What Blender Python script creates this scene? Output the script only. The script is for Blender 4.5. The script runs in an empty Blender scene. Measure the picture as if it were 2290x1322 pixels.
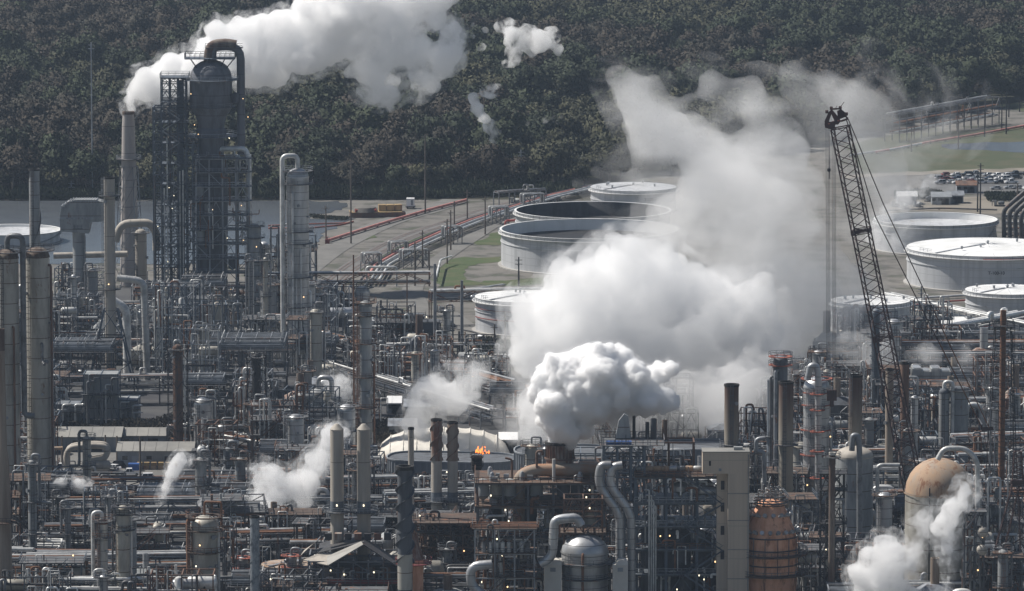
import bpy, bmesh, math, random
import numpy as np
from mathutils import Vector, Matrix, noise
R = math.radians
sc = bpy.context.scene
COL = sc.collection
# ---------------------------------------------------------------- camera
H = 232.0; P = R(7.24); F = 12400.0          # F: focal length in pixels of the 2290 px wide photograph
cam = bpy.data.cameras.new('camera'); cam_o = bpy.data.objects.new('camera', cam); COL.objects.link(cam_o)
cam_o.location = (0, 0, H); cam_o.rotation_euler = (R(90) - P, 0, 0)
cam.sensor_width = 36; cam.lens = 36 * F / 2290; cam.clip_start = 5; cam.clip_end = 30000; sc.camera = cam_o
# ---------------------------------------------------------------- light
SUN_AZ, SUN_EL = R(-66), R(52)               # sun beyond the plant, to the left
w = bpy.data.worlds.new('World'); sc.world = w; w.use_nodes = True
sky = w.node_tree.nodes.new('ShaderNodeTexSky'); sky.sky_type = 'NISHITA'; sky.sun_disc = False
sky.sun_elevation = SUN_EL; sky.sun_rotation = SUN_AZ
w.node_tree.links.new(sky.outputs[0], w.node_tree.nodes['Background'].inputs[0])
w.node_tree.nodes['Background'].inputs[1].default_value = 0.052
sl = bpy.data.lights.new('sun', 'SUN'); sl.energy = 5.0; sl.angle = R(.5); sl.color = (1, .95, .88)
sun_o = bpy.data.objects.new('sun', sl); COL.objects.link(sun_o)
sun_o.location = (0, 1500, 400)
sun_o.rotation_euler = Vector((math.sin(SUN_AZ) * math.cos(SUN_EL), math.cos(SUN_AZ) * math.cos(SUN_EL), math.sin(SUN_EL))).to_track_quat('Z', 'Y').to_euler()
sc.view_settings.view_transform = 'Standard'; sc.view_settings.look = 'None'
sc.view_settings.exposure = 0.2; sc.view_settings.gamma = 1
cy = sc.cycles
cy.max_bounces = 48; cy.diffuse_bounces = 3; cy.glossy_bounces = 3; cy.transmission_bounces = 2
cy.transparent_max_bounces = 8; cy.volume_bounces = 48; cy.volume_step_rate = 1.0
# ---------------------------------------------------------------- picture <-> place
cP, sP = math.cos(P), math.sin(P)
def at(px, py, Y):
    dx = (px - 1145) / F; dy = (661 - py) / F
    v = Vector((dx, cP + dy * sP, -sP + dy * cP)); return Vector((0, 0, H)) + v * (Y / v.y)
def ground(px, py, z=0.0):
    dx = (px - 1145) / F; dy = (661 - py) / F
    v = Vector((dx, cP + dy * sP, -sP + dy * cP)); return Vector((0, 0, H)) + v * ((z - H) / v.z)
def Yrow(row): return ground(1145, row).y
def ppm(Y, z=10): return F / (Y * cP + (H - z) * sP)
def pix(v):
    d = v[1] * cP + (H - v[2]) * sP
    return 1145 + F * v[0] / d, 661 - F * ((v[2] - H) * cP + v[1] * sP) / d
rng = random.Random(11)
U = rng.uniform
# ---------------------------------------------------------------- materials
def mat(name, col, col2=None, rough=.7, metal=0.0, nscale=.35, stretch=(1, 1, .25), amt=(.45, .62), seam=0.0, seamcol=None,
        rust=0.0, rustcol=(.16, .065, .03), emit=None, bump=0.0, rustscale=.5, objrand=0.0):
    m = bpy.data.materials.new(name); m.use_nodes = True; nt = m.node_tree; N = nt.nodes.new; L = nt.links.new
    b = nt.nodes['Principled BSDF']; b.inputs['Roughness'].default_value = rough; b.inputs['Metallic'].default_value = metal
    tc = N('ShaderNodeTexCoord'); oi = N('ShaderNodeObjectInfo')
    add = N('ShaderNodeVectorMath'); add.operation = 'MULTIPLY_ADD'
    L(oi.outputs['Random'], add.inputs[0]); add.inputs[1].default_value = (97, 53, 31); L(tc.outputs['Object'], add.inputs[2])
    mp = N('ShaderNodeMapping'); mp.inputs['Scale'].default_value = stretch; L(add.outputs[0], mp.inputs[0])
    n1 = N('ShaderNodeTexNoise'); n1.inputs['Scale'].default_value = nscale; n1.inputs['Detail'].default_value = 5; n1.inputs['Roughness'].default_value = .65
    L(mp.outputs[0], n1.inputs['Vector'])
    def ramp(src, a, b_):
        r = N('ShaderNodeMapRange'); r.inputs[1].default_value = a; r.inputs[2].default_value = b_; L(src, r.inputs[0]); return r.outputs[0]
    def mix(f, a, b_):
        x = N('ShaderNodeMix'); x.data_type = 'RGBA'; L(f, x.inputs[0])
        for i, c in ((6, a), (7, b_)):
            if isinstance(c, tuple): x.inputs[i].default_value = (*c, 1)
            else: L(c, x.inputs[i])
        return x.outputs[2]
    c = mix(ramp(n1.outputs[0], *amt), col, col2 or tuple(k * .72 for k in col))
    if rust > 0:
        n2 = N('ShaderNodeTexNoise'); n2.inputs['Scale'].default_value = rustscale; n2.inputs['Detail'].default_value = 6; n2.inputs['Roughness'].default_value = .7
        n2.inputs['Distortion'].default_value = .3
        L(mp.outputs[0], n2.inputs['Vector'])
        c = mix(ramp(n2.outputs[0], .72 - rust * .35, .80 - rust * .3), c, rustcol)
    if seam > 0:
        sx = N('ShaderNodeSeparateXYZ'); L(tc.outputs['Object'], sx.inputs[0])
        d = N('ShaderNodeMath'); d.operation = 'DIVIDE'; L(sx.outputs[2], d.inputs[0]); d.inputs[1].default_value = seam
        fr = N('ShaderNodeMath'); fr.operation = 'FRACT'; L(d.outputs[0], fr.inputs[0])
        lt = N('ShaderNodeMath'); lt.operation = 'LESS_THAN'; L(fr.outputs[0], lt.inputs[0]); lt.inputs[1].default_value = .16 / seam
        c = mix(lt.outputs[0], c, seamcol or tuple(k * .35 for k in col))
    if objrand > 0:
        hs = N('ShaderNodeHueSaturation'); mr = N('ShaderNodeMapRange'); L(oi.outputs['Random'], mr.inputs[0])
        mr.inputs[3].default_value = 1 - objrand; mr.inputs[4].default_value = 1 + objrand; L(mr.outputs[0], hs.inputs['Value']); L(c, hs.inputs['Color']); c = hs.outputs[0]
    L(c, b.inputs['Base Color'])
    if emit: b.inputs['Emission Color'].default_value = (*emit[0], 1); b.inputs['Emission Strength'].default_value = emit[1]; m.cycles.emission_sampling = 'NONE'
    if bump:
        bp = N('ShaderNodeBump'); bp.inputs['Distance'].default_value = bump; L(n1.outputs[0], bp.inputs['Height']); L(bp.outputs[0], b.inputs['Normal'])
    return m
M = dict(
    steel=mat('grey_painted_steel', (.125, .135, .15), (.07, .075, .08), rust=.45, objrand=.3),
    bluesteel=mat('blue_grey_steel', (.10, .125, .155), (.065, .08, .10), rust=.25, objrand=.2),
    palesteel=mat('pale_galvanised_steel', (.27, .29, .315), (.16, .165, .175), rough=.5, metal=.3, rust=.3, objrand=.25),
    darksteel=mat('dark_steel', (.035, .035, .04), (.02, .02, .02), rust=.4, rustcol=(.07, .035, .022), objrand=.3),
    brownsteel=mat('brown_rusted_steel', (.15, .088, .062), (.08, .052, .042), rust=.6, objrand=.3),
    cranered=mat('dark_maroon_paint', (.075, .040, .036), (.05, .028, .026)),
    clad=mat('aluminium_cladding', (.50, .51, .52), (.34, .34, .34), rough=.42, metal=.55, seam=2.4, rust=.15, objrand=.15),
    cladmat=mat('weathered_cladding', (.43, .41, .36), (.29, .27, .23), rough=.55, metal=.25, seam=5.2, seamcol=(.10, .06, .04), rust=.35, rustcol=(.17, .10, .06), objrand=.1),
    greyvessel=mat('grey_steel_plate', (.30, .31, .31), (.20, .21, .21), rough=.6, seam=4.3, seamcol=(.09, .06, .05), rust=.3, objrand=.12),
    pipewhite=mat('pale_insulated_pipe', (.66, .66, .64), (.42, .42, .41), rough=.45, metal=.3, rust=.15, stretch=(.4, .4, .4), nscale=.8, objrand=.2),
    pipegrey=mat('grey_pipe', (.21, .22, .23), (.11, .11, .115), rough=.5, metal=.4, rust=.35, stretch=(.4, .4, .4), nscale=.8, objrand=.35),
    pipedark=mat('dark_pipe', (.06, .06, .065), (.03, .03, .03), rough=.6, rust=.4, stretch=(.4, .4, .4), nscale=.8),
    piperust=mat('rusty_pipe', (.20, .095, .05), (.11, .055, .035), rough=.85, rust=.3, stretch=(.4, .4, .4), nscale=.8, objrand=.2),
    pipepink=mat('pink_red_pipe', (.60, .25, .21), (.42, .15, .12), rough=.6),
    pipered=mat('red_pipe', (.36, .05, .04), (.25, .05, .04), rough=.6),
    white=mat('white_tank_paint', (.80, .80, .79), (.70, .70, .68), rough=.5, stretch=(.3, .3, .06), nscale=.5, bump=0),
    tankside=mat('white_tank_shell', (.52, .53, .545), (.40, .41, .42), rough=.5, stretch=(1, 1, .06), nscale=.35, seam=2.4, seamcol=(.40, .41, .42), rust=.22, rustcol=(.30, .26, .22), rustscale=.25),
    ductrust=mat('rust_topped_duct_plate', (.30, .25, .20), (.33, .17, .09), rough=.75, rust=.3, rustscale=.6, nscale=.3, stretch=(.4, 1, 1)),
    dark=mat('soot_black', (.018, .017, .017), (.03, .027, .025), rough=.9),
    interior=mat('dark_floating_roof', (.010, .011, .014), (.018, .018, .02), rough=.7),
    rustvessel=mat('orange_rusted_plate', (.72, .39, .25), (.56, .27, .155), rough=.85, rust=.5, rustcol=(.22, .10, .06), rustscale=.45, nscale=.6, stretch=(1, 1, .3)),
    ochre=mat('ochre_weathered_plate', (.40, .27, .175), (.34, .27, .21), rough=.8, rust=.5, rustcol=(.22, .10, .05), stretch=(1, 1, .3)),
    rustplate=mat('brown_rust_plate', (.17, .08, .05), (.28, .25, .22), rough=.9, rust=.35, stretch=(1, 1, .2), nscale=.6),
    beige=mat('beige_stack_paint', (.42, .38, .325), (.32, .29, .25), rough=.7, stretch=(1, 1, .1), rust=.2, seam=11),
    regen=mat('blue_grey_vessel_plate', (.14, .15, .17), (.09, .095, .105), rough=.8, rust=.2, rustcol=(.12, .08, .06), stretch=(1, 1, .2), seam=6.5, seamcol=(.06, .06, .07)),
    tan=mat('tan_metal_siding', (.55, .46, .365), (.50, .42, .335), rough=.65, seam=7.5, seamcol=(.42, .37, .29), stretch=(3, 3, .05), nscale=.6),
    smokegrey=mat('soot_stained_plate', (.10, .11, .125), (.06, .063, .07), rough=.85, rust=.25, rustcol=(.09, .055, .04), stretch=(1, 1, .2)),
    stackrust=mat('heat_stained_stack', (.10, .065, .05), (.21, .18, .15), rough=.9, stretch=(1, 1, .15), rust=.3),
    stackstain=mat('stained_concrete_stack', (.30, .25, .20), (.20, .15, .115), rough=.9, stretch=(1, 1, .1), rust=.3, rustcol=(.12, .07, .045)),
    darkwall=mat('dark_inner_wall', (.05, .052, .06), (.03, .03, .035), rough=.8),  # plain dark tone for the inside of a tank wall
    galv=mat('mottled_galvanised', (.30, .33, .36), (.14, .16, .18), rough=.5, metal=.4, nscale=1.2, stretch=(1, 1, .5)),
    concrete=mat('concrete', (.34, .33, .31), (.26, .25, .235), rough=.9, stretch=(.2, .2, .2)),
    chimney=mat('grey_concrete_chimney', (.40, .37, .35), (.32, .29, .275), rough=.9, stretch=(1, 1, .15), seam=9),
    roofpale=mat('pale_roof_sheet', (.27, .26, .235), (.20, .195, .18), rough=.6, stretch=(.3, .3, .3)),
    wallgrey=mat('grey_wall_sheet', (.26, .28, .30), (.20, .215, .23), rough=.7),
    ribwall=mat('blue_grey_tank_sheet', (.20, .215, .235), (.15, .165, .18), rough=.6, stretch=(1, 1, .1)),
    fabric=mat('white_fabric_membrane', (.62, .59, .53), (.50, .47, .42), rough=.7, stretch=(.15, .15, .15), rust=.1, rustcol=(.5, .45, .38)),
    orange=mat('orange_red_paint', (.32, .085, .05), (.20, .07, .05), rough=.7),
    redrail=mat('dull_red_paint', (.20, .035, .03), (.12, .03, .03), rough=.7),
    blue=mat('blue_paint', (.03, .10, .32), (.03, .08, .22), rough=.6),
    glass=mat('dark_window_glass', (.02, .025, .03), rough=.1),
    tyre=mat('black_rubber', (.02, .02, .02), rough=.9),
    rim=mat('grey_wheel', (.3, .3, .3), rough=.4, metal=.6),
    wood=mat('weathered_pole_wood', (.15, .125, .105), (.09, .075, .065), rough=.95),
    grate=mat('grating_grey', (.085, .09, .095), (.05, .05, .055), rough=.8, rust=.4, stretch=(1, 1, 1), objrand=.25),
    grateb=mat('grating_brown', (.065, .045, .035), (.10, .07, .052), rough=.9, rust=.5, stretch=(1, 1, 1), objrand=.25),
    finfan=mat('blue_grey_cooler_casing', (.15, .17, .195), (.09, .105, .12), rough=.6, rust=.15, objrand=.15),
    lamp=mat('lit_lamp', (.9, .8, .6), emit=((1, .62, .28), 2.4)),
    lampw=mat('lit_white_lamp', (.9, .9, .8), emit=((1, .86, .6), 2.0)),
    flame=mat('orange_flame', (.9, .3, .05), emit=((1, .22, .04), 2.2)),
    yellow=mat('yellow_brown_deck', (.38, .27, .12), (.2, .13, .08), rough=.9, rust=.4),
    carw=mat('white_car_paint', (.8, .8, .8), rough=.25), carb=mat('black_car_paint', (.02, .02, .025), rough=.25),
    carg=mat('silver_car_paint', (.42, .43, .45), rough=.3, metal=.4), carr=mat('dark_red_car_paint', (.18, .02, .02), rough=.25),
    card=mat('dark_blue_car_paint', (.03, .05, .10), rough=.25),
)
def stain_up(m, lo, hi, col):
    # soot and rust that thickens toward the mouth of a stack
    nt = m.node_tree; N = nt.nodes.new; L = nt.links.new; b = nt.nodes['Principled BSDF']; src = b.inputs['Base Color'].links[0].from_socket
    tc = N('ShaderNodeTexCoord'); sx = N('ShaderNodeSeparateXYZ'); L(tc.outputs['Generated'], sx.inputs[0]); n = N('ShaderNodeTexNoise'); n.inputs['Scale'].default_value = 6; L(tc.outputs['Generated'], n.inputs['Vector'])
    ad = N('ShaderNodeMath'); ad.operation = 'MULTIPLY_ADD'; L(n.outputs[0], ad.inputs[0]); ad.inputs[1].default_value = .12; L(sx.outputs[2], ad.inputs[2])
    r = N('ShaderNodeMapRange'); r.inputs[1].default_value = lo; r.inputs[2].default_value = hi; L(ad.outputs[0], r.inputs[0]); x = N('ShaderNodeMix'); x.data_type = 'RGBA'; L(r.outputs[0], x.inputs[0]); L(src, x.inputs[6]); x.inputs[7].default_value = (*col, 1); L(x.outputs[2], b.inputs['Base Color'])
M['stackgrad'] = mat('rust_topped_stack_plate', (.30, .27, .22), (.23, .20, .165), rough=.9, stretch=(1, 1, .1), rust=.15, rustcol=(.15, .09, .06)); stain_up(M['stackgrad'], .72, 1.02, (.10, .058, .045))
# ---------------------------------------------------------------- mesh builder
class MB:
    def __init__(s): s.v = []; s.f = []; s.s = []
    def add(s, vs, fs, smooth=False):
        o = len(s.v); s.v += [tuple(v) for v in vs]; s.f += [tuple(i + o for i in f) for f in fs]; s.s += [smooth] * len(fs); return s
    def box(s, c, d, rz=0.0):
        x, y, z = d[0] / 2, d[1] / 2, d[2] / 2; ca, sa = math.cos(rz), math.sin(rz)
        vs = [(c[0] + i * x * ca - j * y * sa, c[1] + i * x * sa + j * y * ca, c[2] + k * z) for i in (-1, 1) for j in (-1, 1) for k in (-1, 1)]
        return s.add(vs, [(0, 1, 3, 2), (4, 6, 7, 5), (0, 4, 5, 1), (2, 3, 7, 6), (0, 2, 6, 4), (1, 5, 7, 3)])
    def bx(s, x0, y0, z0, x1, y1, z1): return s.box(((x0 + x1) / 2, (y0 + y1) / 2, (z0 + z1) / 2), (x1 - x0, y1 - y0, z1 - z0))
    def bar(s, p, q, w=.2, h=None):
        p = Vector(p); q = Vector(q); d = q - p
        if d.length < 1e-4: return s
        d.normalize(); up = Vector((0, 0, 1)) if abs(d.z) < .95 else Vector((0, 1, 0))
        a = d.cross(up).normalized(); b = a.cross(d); a *= w / 2; b *= (h or w) / 2
        vs = [p - a - b, p + a - b, p + a + b, p - a + b, q - a - b, q + a - b, q + a + b, q - a + b]
        return s.add(vs, [(0, 3, 2, 1), (4, 5, 6, 7), (0, 1, 5, 4), (1, 2, 6, 5), (2, 3, 7, 6), (3, 0, 4, 7)])
    def tube(s, pts, r, n=8, bend=None, cap=True):
        pts = [Vector(p) for p in pts]; bend = r * 2.2 if bend is None else bend
        P2 = [pts[0]]
        for i in range(1, len(pts) - 1):
            a, b, c = pts[i - 1], pts[i], pts[i + 1]
            u = (a - b); v = (c - b); t = min(bend, u.length * .48, v.length * .48); u.normalize(); v.normalize()
            if u.dot(v) < -.995: P2.append(b); continue
            for k in range(5):
                q = k / 4; P2.append((b + u * t) * (1 - q) ** 2 + b * 2 * q * (1 - q) + (b + v * t) * q * q)
        P2.append(pts[-1]); P3 = [P2[0]]
        for p in P2[1:]:
            if (p - P3[-1]).length > 1e-3: P3.append(p)
        if len(P3) < 2: return s
        rr = r if hasattr(r, '__len__') else None
        T = (P3[1] - P3[0]).normalized(); up = Vector((0, 0, 1)) if abs(T.z) < .9 else Vector((1, 0, 0)); a = T.cross(up).normalized()
        vs = []; fs = []
        for i, p in enumerate(P3):
            t0 = (P3[i] - P3[i - 1]).normalized() if i else (P3[1] - P3[0]).normalized()
            t1 = (P3[i + 1] - P3[i]).normalized() if i < len(P3) - 1 else t0
            T = (t0 + t1); T = T.normalized() if T.length > 1e-6 else t1
            a = (a - T * a.dot(T)); a = a.normalized() if a.length > 1e-6 else T.orthogonal().normalized(); b = T.cross(a)
            for k in range(n):
                an = 2 * math.pi * k / n; vs.append(p + (a * math.cos(an) + b * math.sin(an)) * r)
        for i in range(len(P3) - 1):
            for k in range(n): k2 = (k + 1) % n; fs.append((i * n + k, i * n + k2, (i + 1) * n + k2, (i + 1) * n + k))
        s.add(vs, fs, True)
        if cap:
            s.add(vs[:n], [tuple(range(n - 1, -1, -1))]); s.add(vs[-n:], [tuple(range(n))])
        return s
    def lathe(s, prof, n=24, c=(0, 0, 0), a0=0.0, a1=2 * math.pi, axis='z', closed=False):
        full = abs(a1 - a0) > 6.28; m = n if full else n + 1
        pr = [prof[0]]; brk = []
        segs = []; cur = [prof[0]]
        for i in range(1, len(prof)):
            cur.append(prof[i])
            if i < len(prof) - 1:
                u = Vector((prof[i][0] - prof[i - 1][0], prof[i][1] - prof[i - 1][1])); v = Vector((prof[i + 1][0] - prof[i][0], prof[i + 1][1] - prof[i][1]))
                if u.length < 1e-6 or v.length < 1e-6 or u.angle(v) > R(35): segs.append(cur); cur = [prof[i]]
        segs.append(cur)
        for sg in segs:
            vs = []; fs = []
            for (r, z) in sg:
                for k in range(m):
                    an = a0 + (a1 - a0) * k / n; x, y = r * math.cos(an), r * math.sin(an)
                    vs.append((c[0] + x, c[1] + y, c[2] + z) if axis == 'z' else (c[0] + z, c[1] + x, c[2] + y))
            for i in range(len(sg) - 1):
                for k in range(n):
                    k2 = (k + 1) % m
                    fs.append((i * m + k, i * m + k2, (i + 1) * m + k2, (i + 1) * m + k))
            s.add(vs, fs, True)
        return s
    def rail(s, pts, h=1.15, sp=2.2, w=.09, closed=False):
        pts = [Vector(p) for p in pts]; 
        if closed: pts.append(pts[0])
        for a, b in zip(pts, pts[1:]):
            for k in (.55, 1): s.bar(a + Vector((0, 0, h * k)), b + Vector((0, 0, h * k)), w)
            n = max(1, int((b - a).length / sp))
            for i in range(n): p = a.lerp(b, i / n); s.bar(p, p + Vector((0, 0, h)), w)
        return s
    def ringrail(s, r, z, h=1.15, n=16, a0=0, a1=2 * math.pi, w=.09, c=(0, 0)):
        pts = [(c[0] + r * math.cos(a0 + (a1 - a0) * k / n), c[1] + r * math.sin(a0 + (a1 - a0) * k / n), z) for k in range(n + 1)]
        return s.rail(pts, h, 50, w)
    def poly(s, pts, z=None):
        vs = [(p[0], p[1], p[2] if z is None else z) for p in pts]; return s.add(vs, [tuple(range(len(vs)))])
MESHCACHE = {}
def build(name, mb, m, parent=None, label=None):
    me = bpy.data.meshes.new(name); me.from_pydata(mb.v, [], mb.f)
    me.polygons.foreach_set('use_smooth', mb.s)
    me.materials.append(M[m] if isinstance(m, str) else m); me.update()
    o = bpy.data.objects.new(name, me); COL.objects.link(o)
    if parent is not None: o.parent = parent
    if label: o['label'] = label
    return o
THINGS = []; LANDMARKS = []
def thing(name, label, cat, loc=(0, 0, 0), rz=0.0, group=None, auto=False, lm=None):
    o = bpy.data.objects.new(name, None); COL.objects.link(o); o.location = loc; o.rotation_euler = (0, 0, rz); o.empty_display_size = .1
    return tag(o, label, cat, group, auto, lm)
def tag(o, label, cat, group=None, auto=False, lm=None, pos=None):
    o['label'] = label; o['category'] = cat; o['kind'] = 'thing'
    if group: o['group'] = group
    if auto: THINGS.append((o, label))
    if lm: LANDMARKS.append((lm, o, pos))
    return o
def struct(name, mb, m, kind='structure', label=None, cat=None):
    o = build(name, mb, m); o['kind'] = kind; o['category'] = cat or name.replace('_', ' ')
    o['label'] = label or name.replace('_', ' '); return o
def copy_thing(root, loc, rz=0.0, label=None, group=None, auto=False):
    r = root.copy(); COL.objects.link(r); r.location = loc; r.rotation_euler = (0, 0, rz)
    if label: r['label'] = label
    if group: r['group'] = group
    for ch in list(root.children):
        c = ch.copy(); COL.objects.link(c); c.parent = r
        for g in ch.children:
            d = g.copy(); COL.objects.link(d); d.parent = c
    if auto: THINGS.append((r, label or root['label']))
    return r
# ================================================================ builders
def stair(mb, x0, x1, y, z0, z1, w=.9):
    for dy in (-w / 2, w / 2):
        mb.bar((x0, y + dy, z0), (x1, y + dy, z1), .12, .3); mb.bar((x0, y + dy, z0 + 1.1), (x1, y + dy, z1 + 1.1), .08)
    n = max(3, int(abs(z1 - z0) / .5))
    for i in range(n):
        t = (i + .5) / n; mb.box((x0 + (x1 - x0) * t, y, z0 + (z1 - z0) * t), (.3, w, .06))
def ladder(mb, x, y, z0, z1, cage=True, dirv=(0, -1)):
    for dx in (-.3, .3): mb.bar((x + dx, y, z0), (x + dx, y, z1), .1)
    z = z0
    while z < z1: mb.bar((x - .3, y, z), (x + .3, y, z), .07); z += 1.0
    if cage:
        z = z0 + 2.4
        while z < z1:
            mb.bar((x - .45, y - .1, z), (x - .45, y - .8, z), .08); mb.bar((x + .45, y - .1, z), (x + .45, y - .8, z), .08); mb.bar((x - .45, y - .8, z), (x + .45, y - .8, z), .08); z += 1.6
        if z1 > z0 + 3:
            for dx in (-.42, 0, .42): mb.bar((x + dx, y - .8, z0 + 2.4), (x + dx, y - .8, z1), .06)
def hx(px, row, Y=None):
    """base point from a picture column and either the row of its base or a distance"""
    if Y is None: Y = Yrow(row)
    return at(px, 900, Y).x, Y
def topz(px, row, Y): return at(px, row, Y).z
def column(label, px, top, w, base=None, Y=None, m='cladmat', head='dome', plats=(.97, .75, .5, .25), pm='steel', side=None, lad=True, name='distillation_column',
           cat='column', group=None, auto=False, lm=None, neck=None, narrow=None, nozz=4, headm=None, taper=1.0, lamps=0, arc=None, rail=True, hdr=.75, gm='grate', pw=1.3, rings=0):
    x, Y = hx(px, base, Y); h = topz(px, top, Y); r = w / ppm(Y, h * .6) / 2
    t = thing(name, label, cat, (x, Y, 0), 0, group, auto, lm)
    n = 28 if r > 1.6 else 16
    hd = {'dome': r * hdr, 'cone': r * .8, 'flat': .15, 'open': 0}[head]; rt = r * taper
    if narrow: # (fraction, radius ratio)
        f, q = narrow; prof = [(r, 0), (r, h * f), (r * q, h * f + r * .9), (r * q, h - hd)]; rt = r * q
    else: prof = [(r, 0), (rt, h - hd)]
    sh = MB().lathe(prof, n); 
    for k in range(rings):
        z = h * (k + 1) / (rings + 1.5); sh.lathe([(r + .01, z), (r + .22, z), (r + .22, z + .25), (r + .01, z + .25)], n)
    build('shell', sh, m, t)
    hdm = MB()
    if head == 'dome': hdm.lathe([(rt * math.cos(a), h - hd + hd * math.sin(a)) for a in [i * math.pi / 2 / 6 for i in range(7)]], n); hdm.lathe([(rt * 1.04, h - hd - .3), (rt * 1.04, h - hd)], n)
    elif head == 'cone': hdm.lathe([(rt * 1.05, h - hd), (rt * .3, h), (0.001, h)], n)
    elif head == 'flat': hdm.lathe([(rt, h - hd), (rt, h), (0.001, h)], n)
    else: hdm.lathe([(rt * 1.08, h - .5), (rt * 1.08, h + .02), (rt * .9, h + .02), (rt * .88, h - 5), (.001, h - 5)], n)
    build('head' if head != 'open' else 'stack_rim', hdm, headm or (m if head != 'open' else 'dark'), t)
    for i, f in enumerate(plats):
        z = h * f; a0, a1 = arc if arc else (U(-3.6, -2.6), U(.2, .9)) if f < .93 else (0, 2 * math.pi)
        rr = (rt if (narrow and f > narrow[0]) else r + (rt - r) * f) 
        p = build('platform', MB().lathe([(rr + .03, z), (rr + pw, z), (rr + pw, z + .18), (rr + .03, z + .18)], 14, a0=a0, a1=a1), gm, t)
        if rail: build('railing', MB().ringrail(rr + pw - .06, z + .15, n=10, a0=a0, a1=a1), pm, p)
    if lad and h > 8:
        mb = MB(); ladder(mb, 0, -r * 1.02 - .2, 1, h - hd); mb2 = MB(); an = U(-1.2, .2); ca, sa = math.cos(an), math.sin(an)
        mb.v = [(x_ * ca - y_ * sa, x_ * sa + y_ * ca, z_) for x_, y_, z_ in mb.v]; build('ladder', mb, pm, t)
    if neck:   # overhead pipe: (side, pipe radius, drop fraction, material)
        sd, pr, dr, pmm = neck
        up = r * .9 + pr
        build('overhead_pipe', MB().tube([(0, 0, h - .3), (0, 0, h + up), (sd * (r + pr + .45), -.3 * r, h + up), (sd * (r + pr + .45), -.3 * r, h * dr), (sd * (r + pr + 3), -.3 * r, h * dr - .01)], pr, 10), pmm, t)
    if side:
        for (an, pr, z0, z1, pmm) in side:
            a = R(an); cx, cy = (r + pr + .3) * math.cos(a), (r + pr + .3) * math.sin(a); ex, ey = math.cos(a), math.sin(a)
            build('riser_pipe', MB().tube([(r * .8 * ex, r * .8 * ey, h * z1), (cx, cy, h * z1), (cx, cy, h * z0), (cx + 2 * ex, cy + 2 * ey, h * z0 - .5)], pr, 8), pmm, t)
    for k in range(nozz):
        a = U(-2.8, -.3); z = U(.15, .9) * h; rn = U(.2, .4)
        if narrow and z / h > narrow[0]: q = rt
        else: q = r + (rt - r) * z / h
        e = (math.cos(a), math.sin(a)); build('nozzle', MB().tube([(q * .9 * e[0], q * .9 * e[1], z), ((q + .5) * e[0], (q + .5) * e[1], z)], rn, 8).tube([((q + .45) * e[0], (q + .45) * e[1], z), ((q + .62) * e[0], (q + .62) * e[1], z)], rn * 1.4, 8), 'palesteel', t)
    for k in range(lamps // 2):
        z = h * U(.3, 1); build('lamp', MB().lathe([(.001, .2), (.16, .1), (.16, -.1), (.001, -.2)], 6, c=(r * U(-1.1, 1.1), -r - 1.2, z)), 'lamp', t)
    return t, r, h
def strake(t, r, h0, h1, turns, m, off=.0, w=.5, n=1):
    mb = MB(); N = int(turns * 20)
    for s_ in range(n):
        vs = []; fs = []
        for i in range(N + 1):
            a = off + s_ * 2 * math.pi / n + turns * 2 * math.pi * i / N; z = h0 + (h1 - h0) * i / N
            for rr, dz in ((r * .98, -.06), (r + w, -.06), (r + w, .06), (r * .98, .06)): vs.append((rr * math.cos(a), rr * math.sin(a), z + dz))
        for i in range(N):
            for k in range(4): k2 = (k + 1) % 4; fs.append((i * 4 + k, i * 4 + k2, i * 4 + 4 + k2, i * 4 + 4 + k))
        mb.add(vs, fs)
    return build('spiral_strake', mb, m, t)
def drum(mb, x, y, z, r, L, axis='x', n=14):
    pr = [(.001, -L / 2 - r * .5), (r * .5, -L / 2 - r * .42), (r * .85, -L / 2 - r * .22), (r, -L / 2), (r, L / 2), (r * .85, L / 2 + r * .22), (r * .5, L / 2 + r * .42), (.001, L / 2 + r * .5)]
    if axis == 'x': mb.lathe(pr, n, (x, y, z), axis='x')
    else:
        o = len(mb.v); mb.lathe(pr, n, (0, 0, 0), axis='x')
        for i in range(o, len(mb.v)): a, b, c = mb.v[i]; mb.v[i] = (x - b, y + a, z + c)
def frame_mesh(W, D, zs, nx, ny, cs=.35, bs=.3, brace=.4, rg=None, base=0):
    rg = rg or rng; mb = MB(); xs = [-W / 2 + W * i / nx for i in range(nx + 1)]; ys = [-D / 2 + D * i / ny for i in range(ny + 1)]
    top = zs[-1]
    for x in xs:
        for y in ys: mb.bx(x - cs / 2, y - cs / 2, base, x + cs / 2, y + cs / 2, top)
    for z in zs:
        for y in ys: mb.bx(-W / 2, y - bs / 2.2, z - bs, W / 2, y + bs / 2.2, z - .02)
        for x in xs: mb.bx(x - bs / 2.2, -D / 2, z - bs, x + bs / 2.2, D / 2, z - .02)
    zz = [base] + list(zs)
    for k in range(len(zz) - 1):
        for i in range(nx):
            for y in (ys[0], ys[-1]):
                if rg.random() < brace:
                    a, b = (xs[i], xs[i + 1]) if rg.random() < .5 else (xs[i + 1], xs[i])
                    if rg.random() < .45:
                        mid = (a + b) / 2; mb.bar((a, y, zz[k]), (mid, y, zz[k + 1] - bs), .2); mb.bar((b, y, zz[k]), (mid, y, zz[k + 1] - bs), .2)
                    else: mb.bar((a, y, zz[k]), (b, y, zz[k + 1] - bs), .2)
    return mb
LAMPS = []
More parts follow.
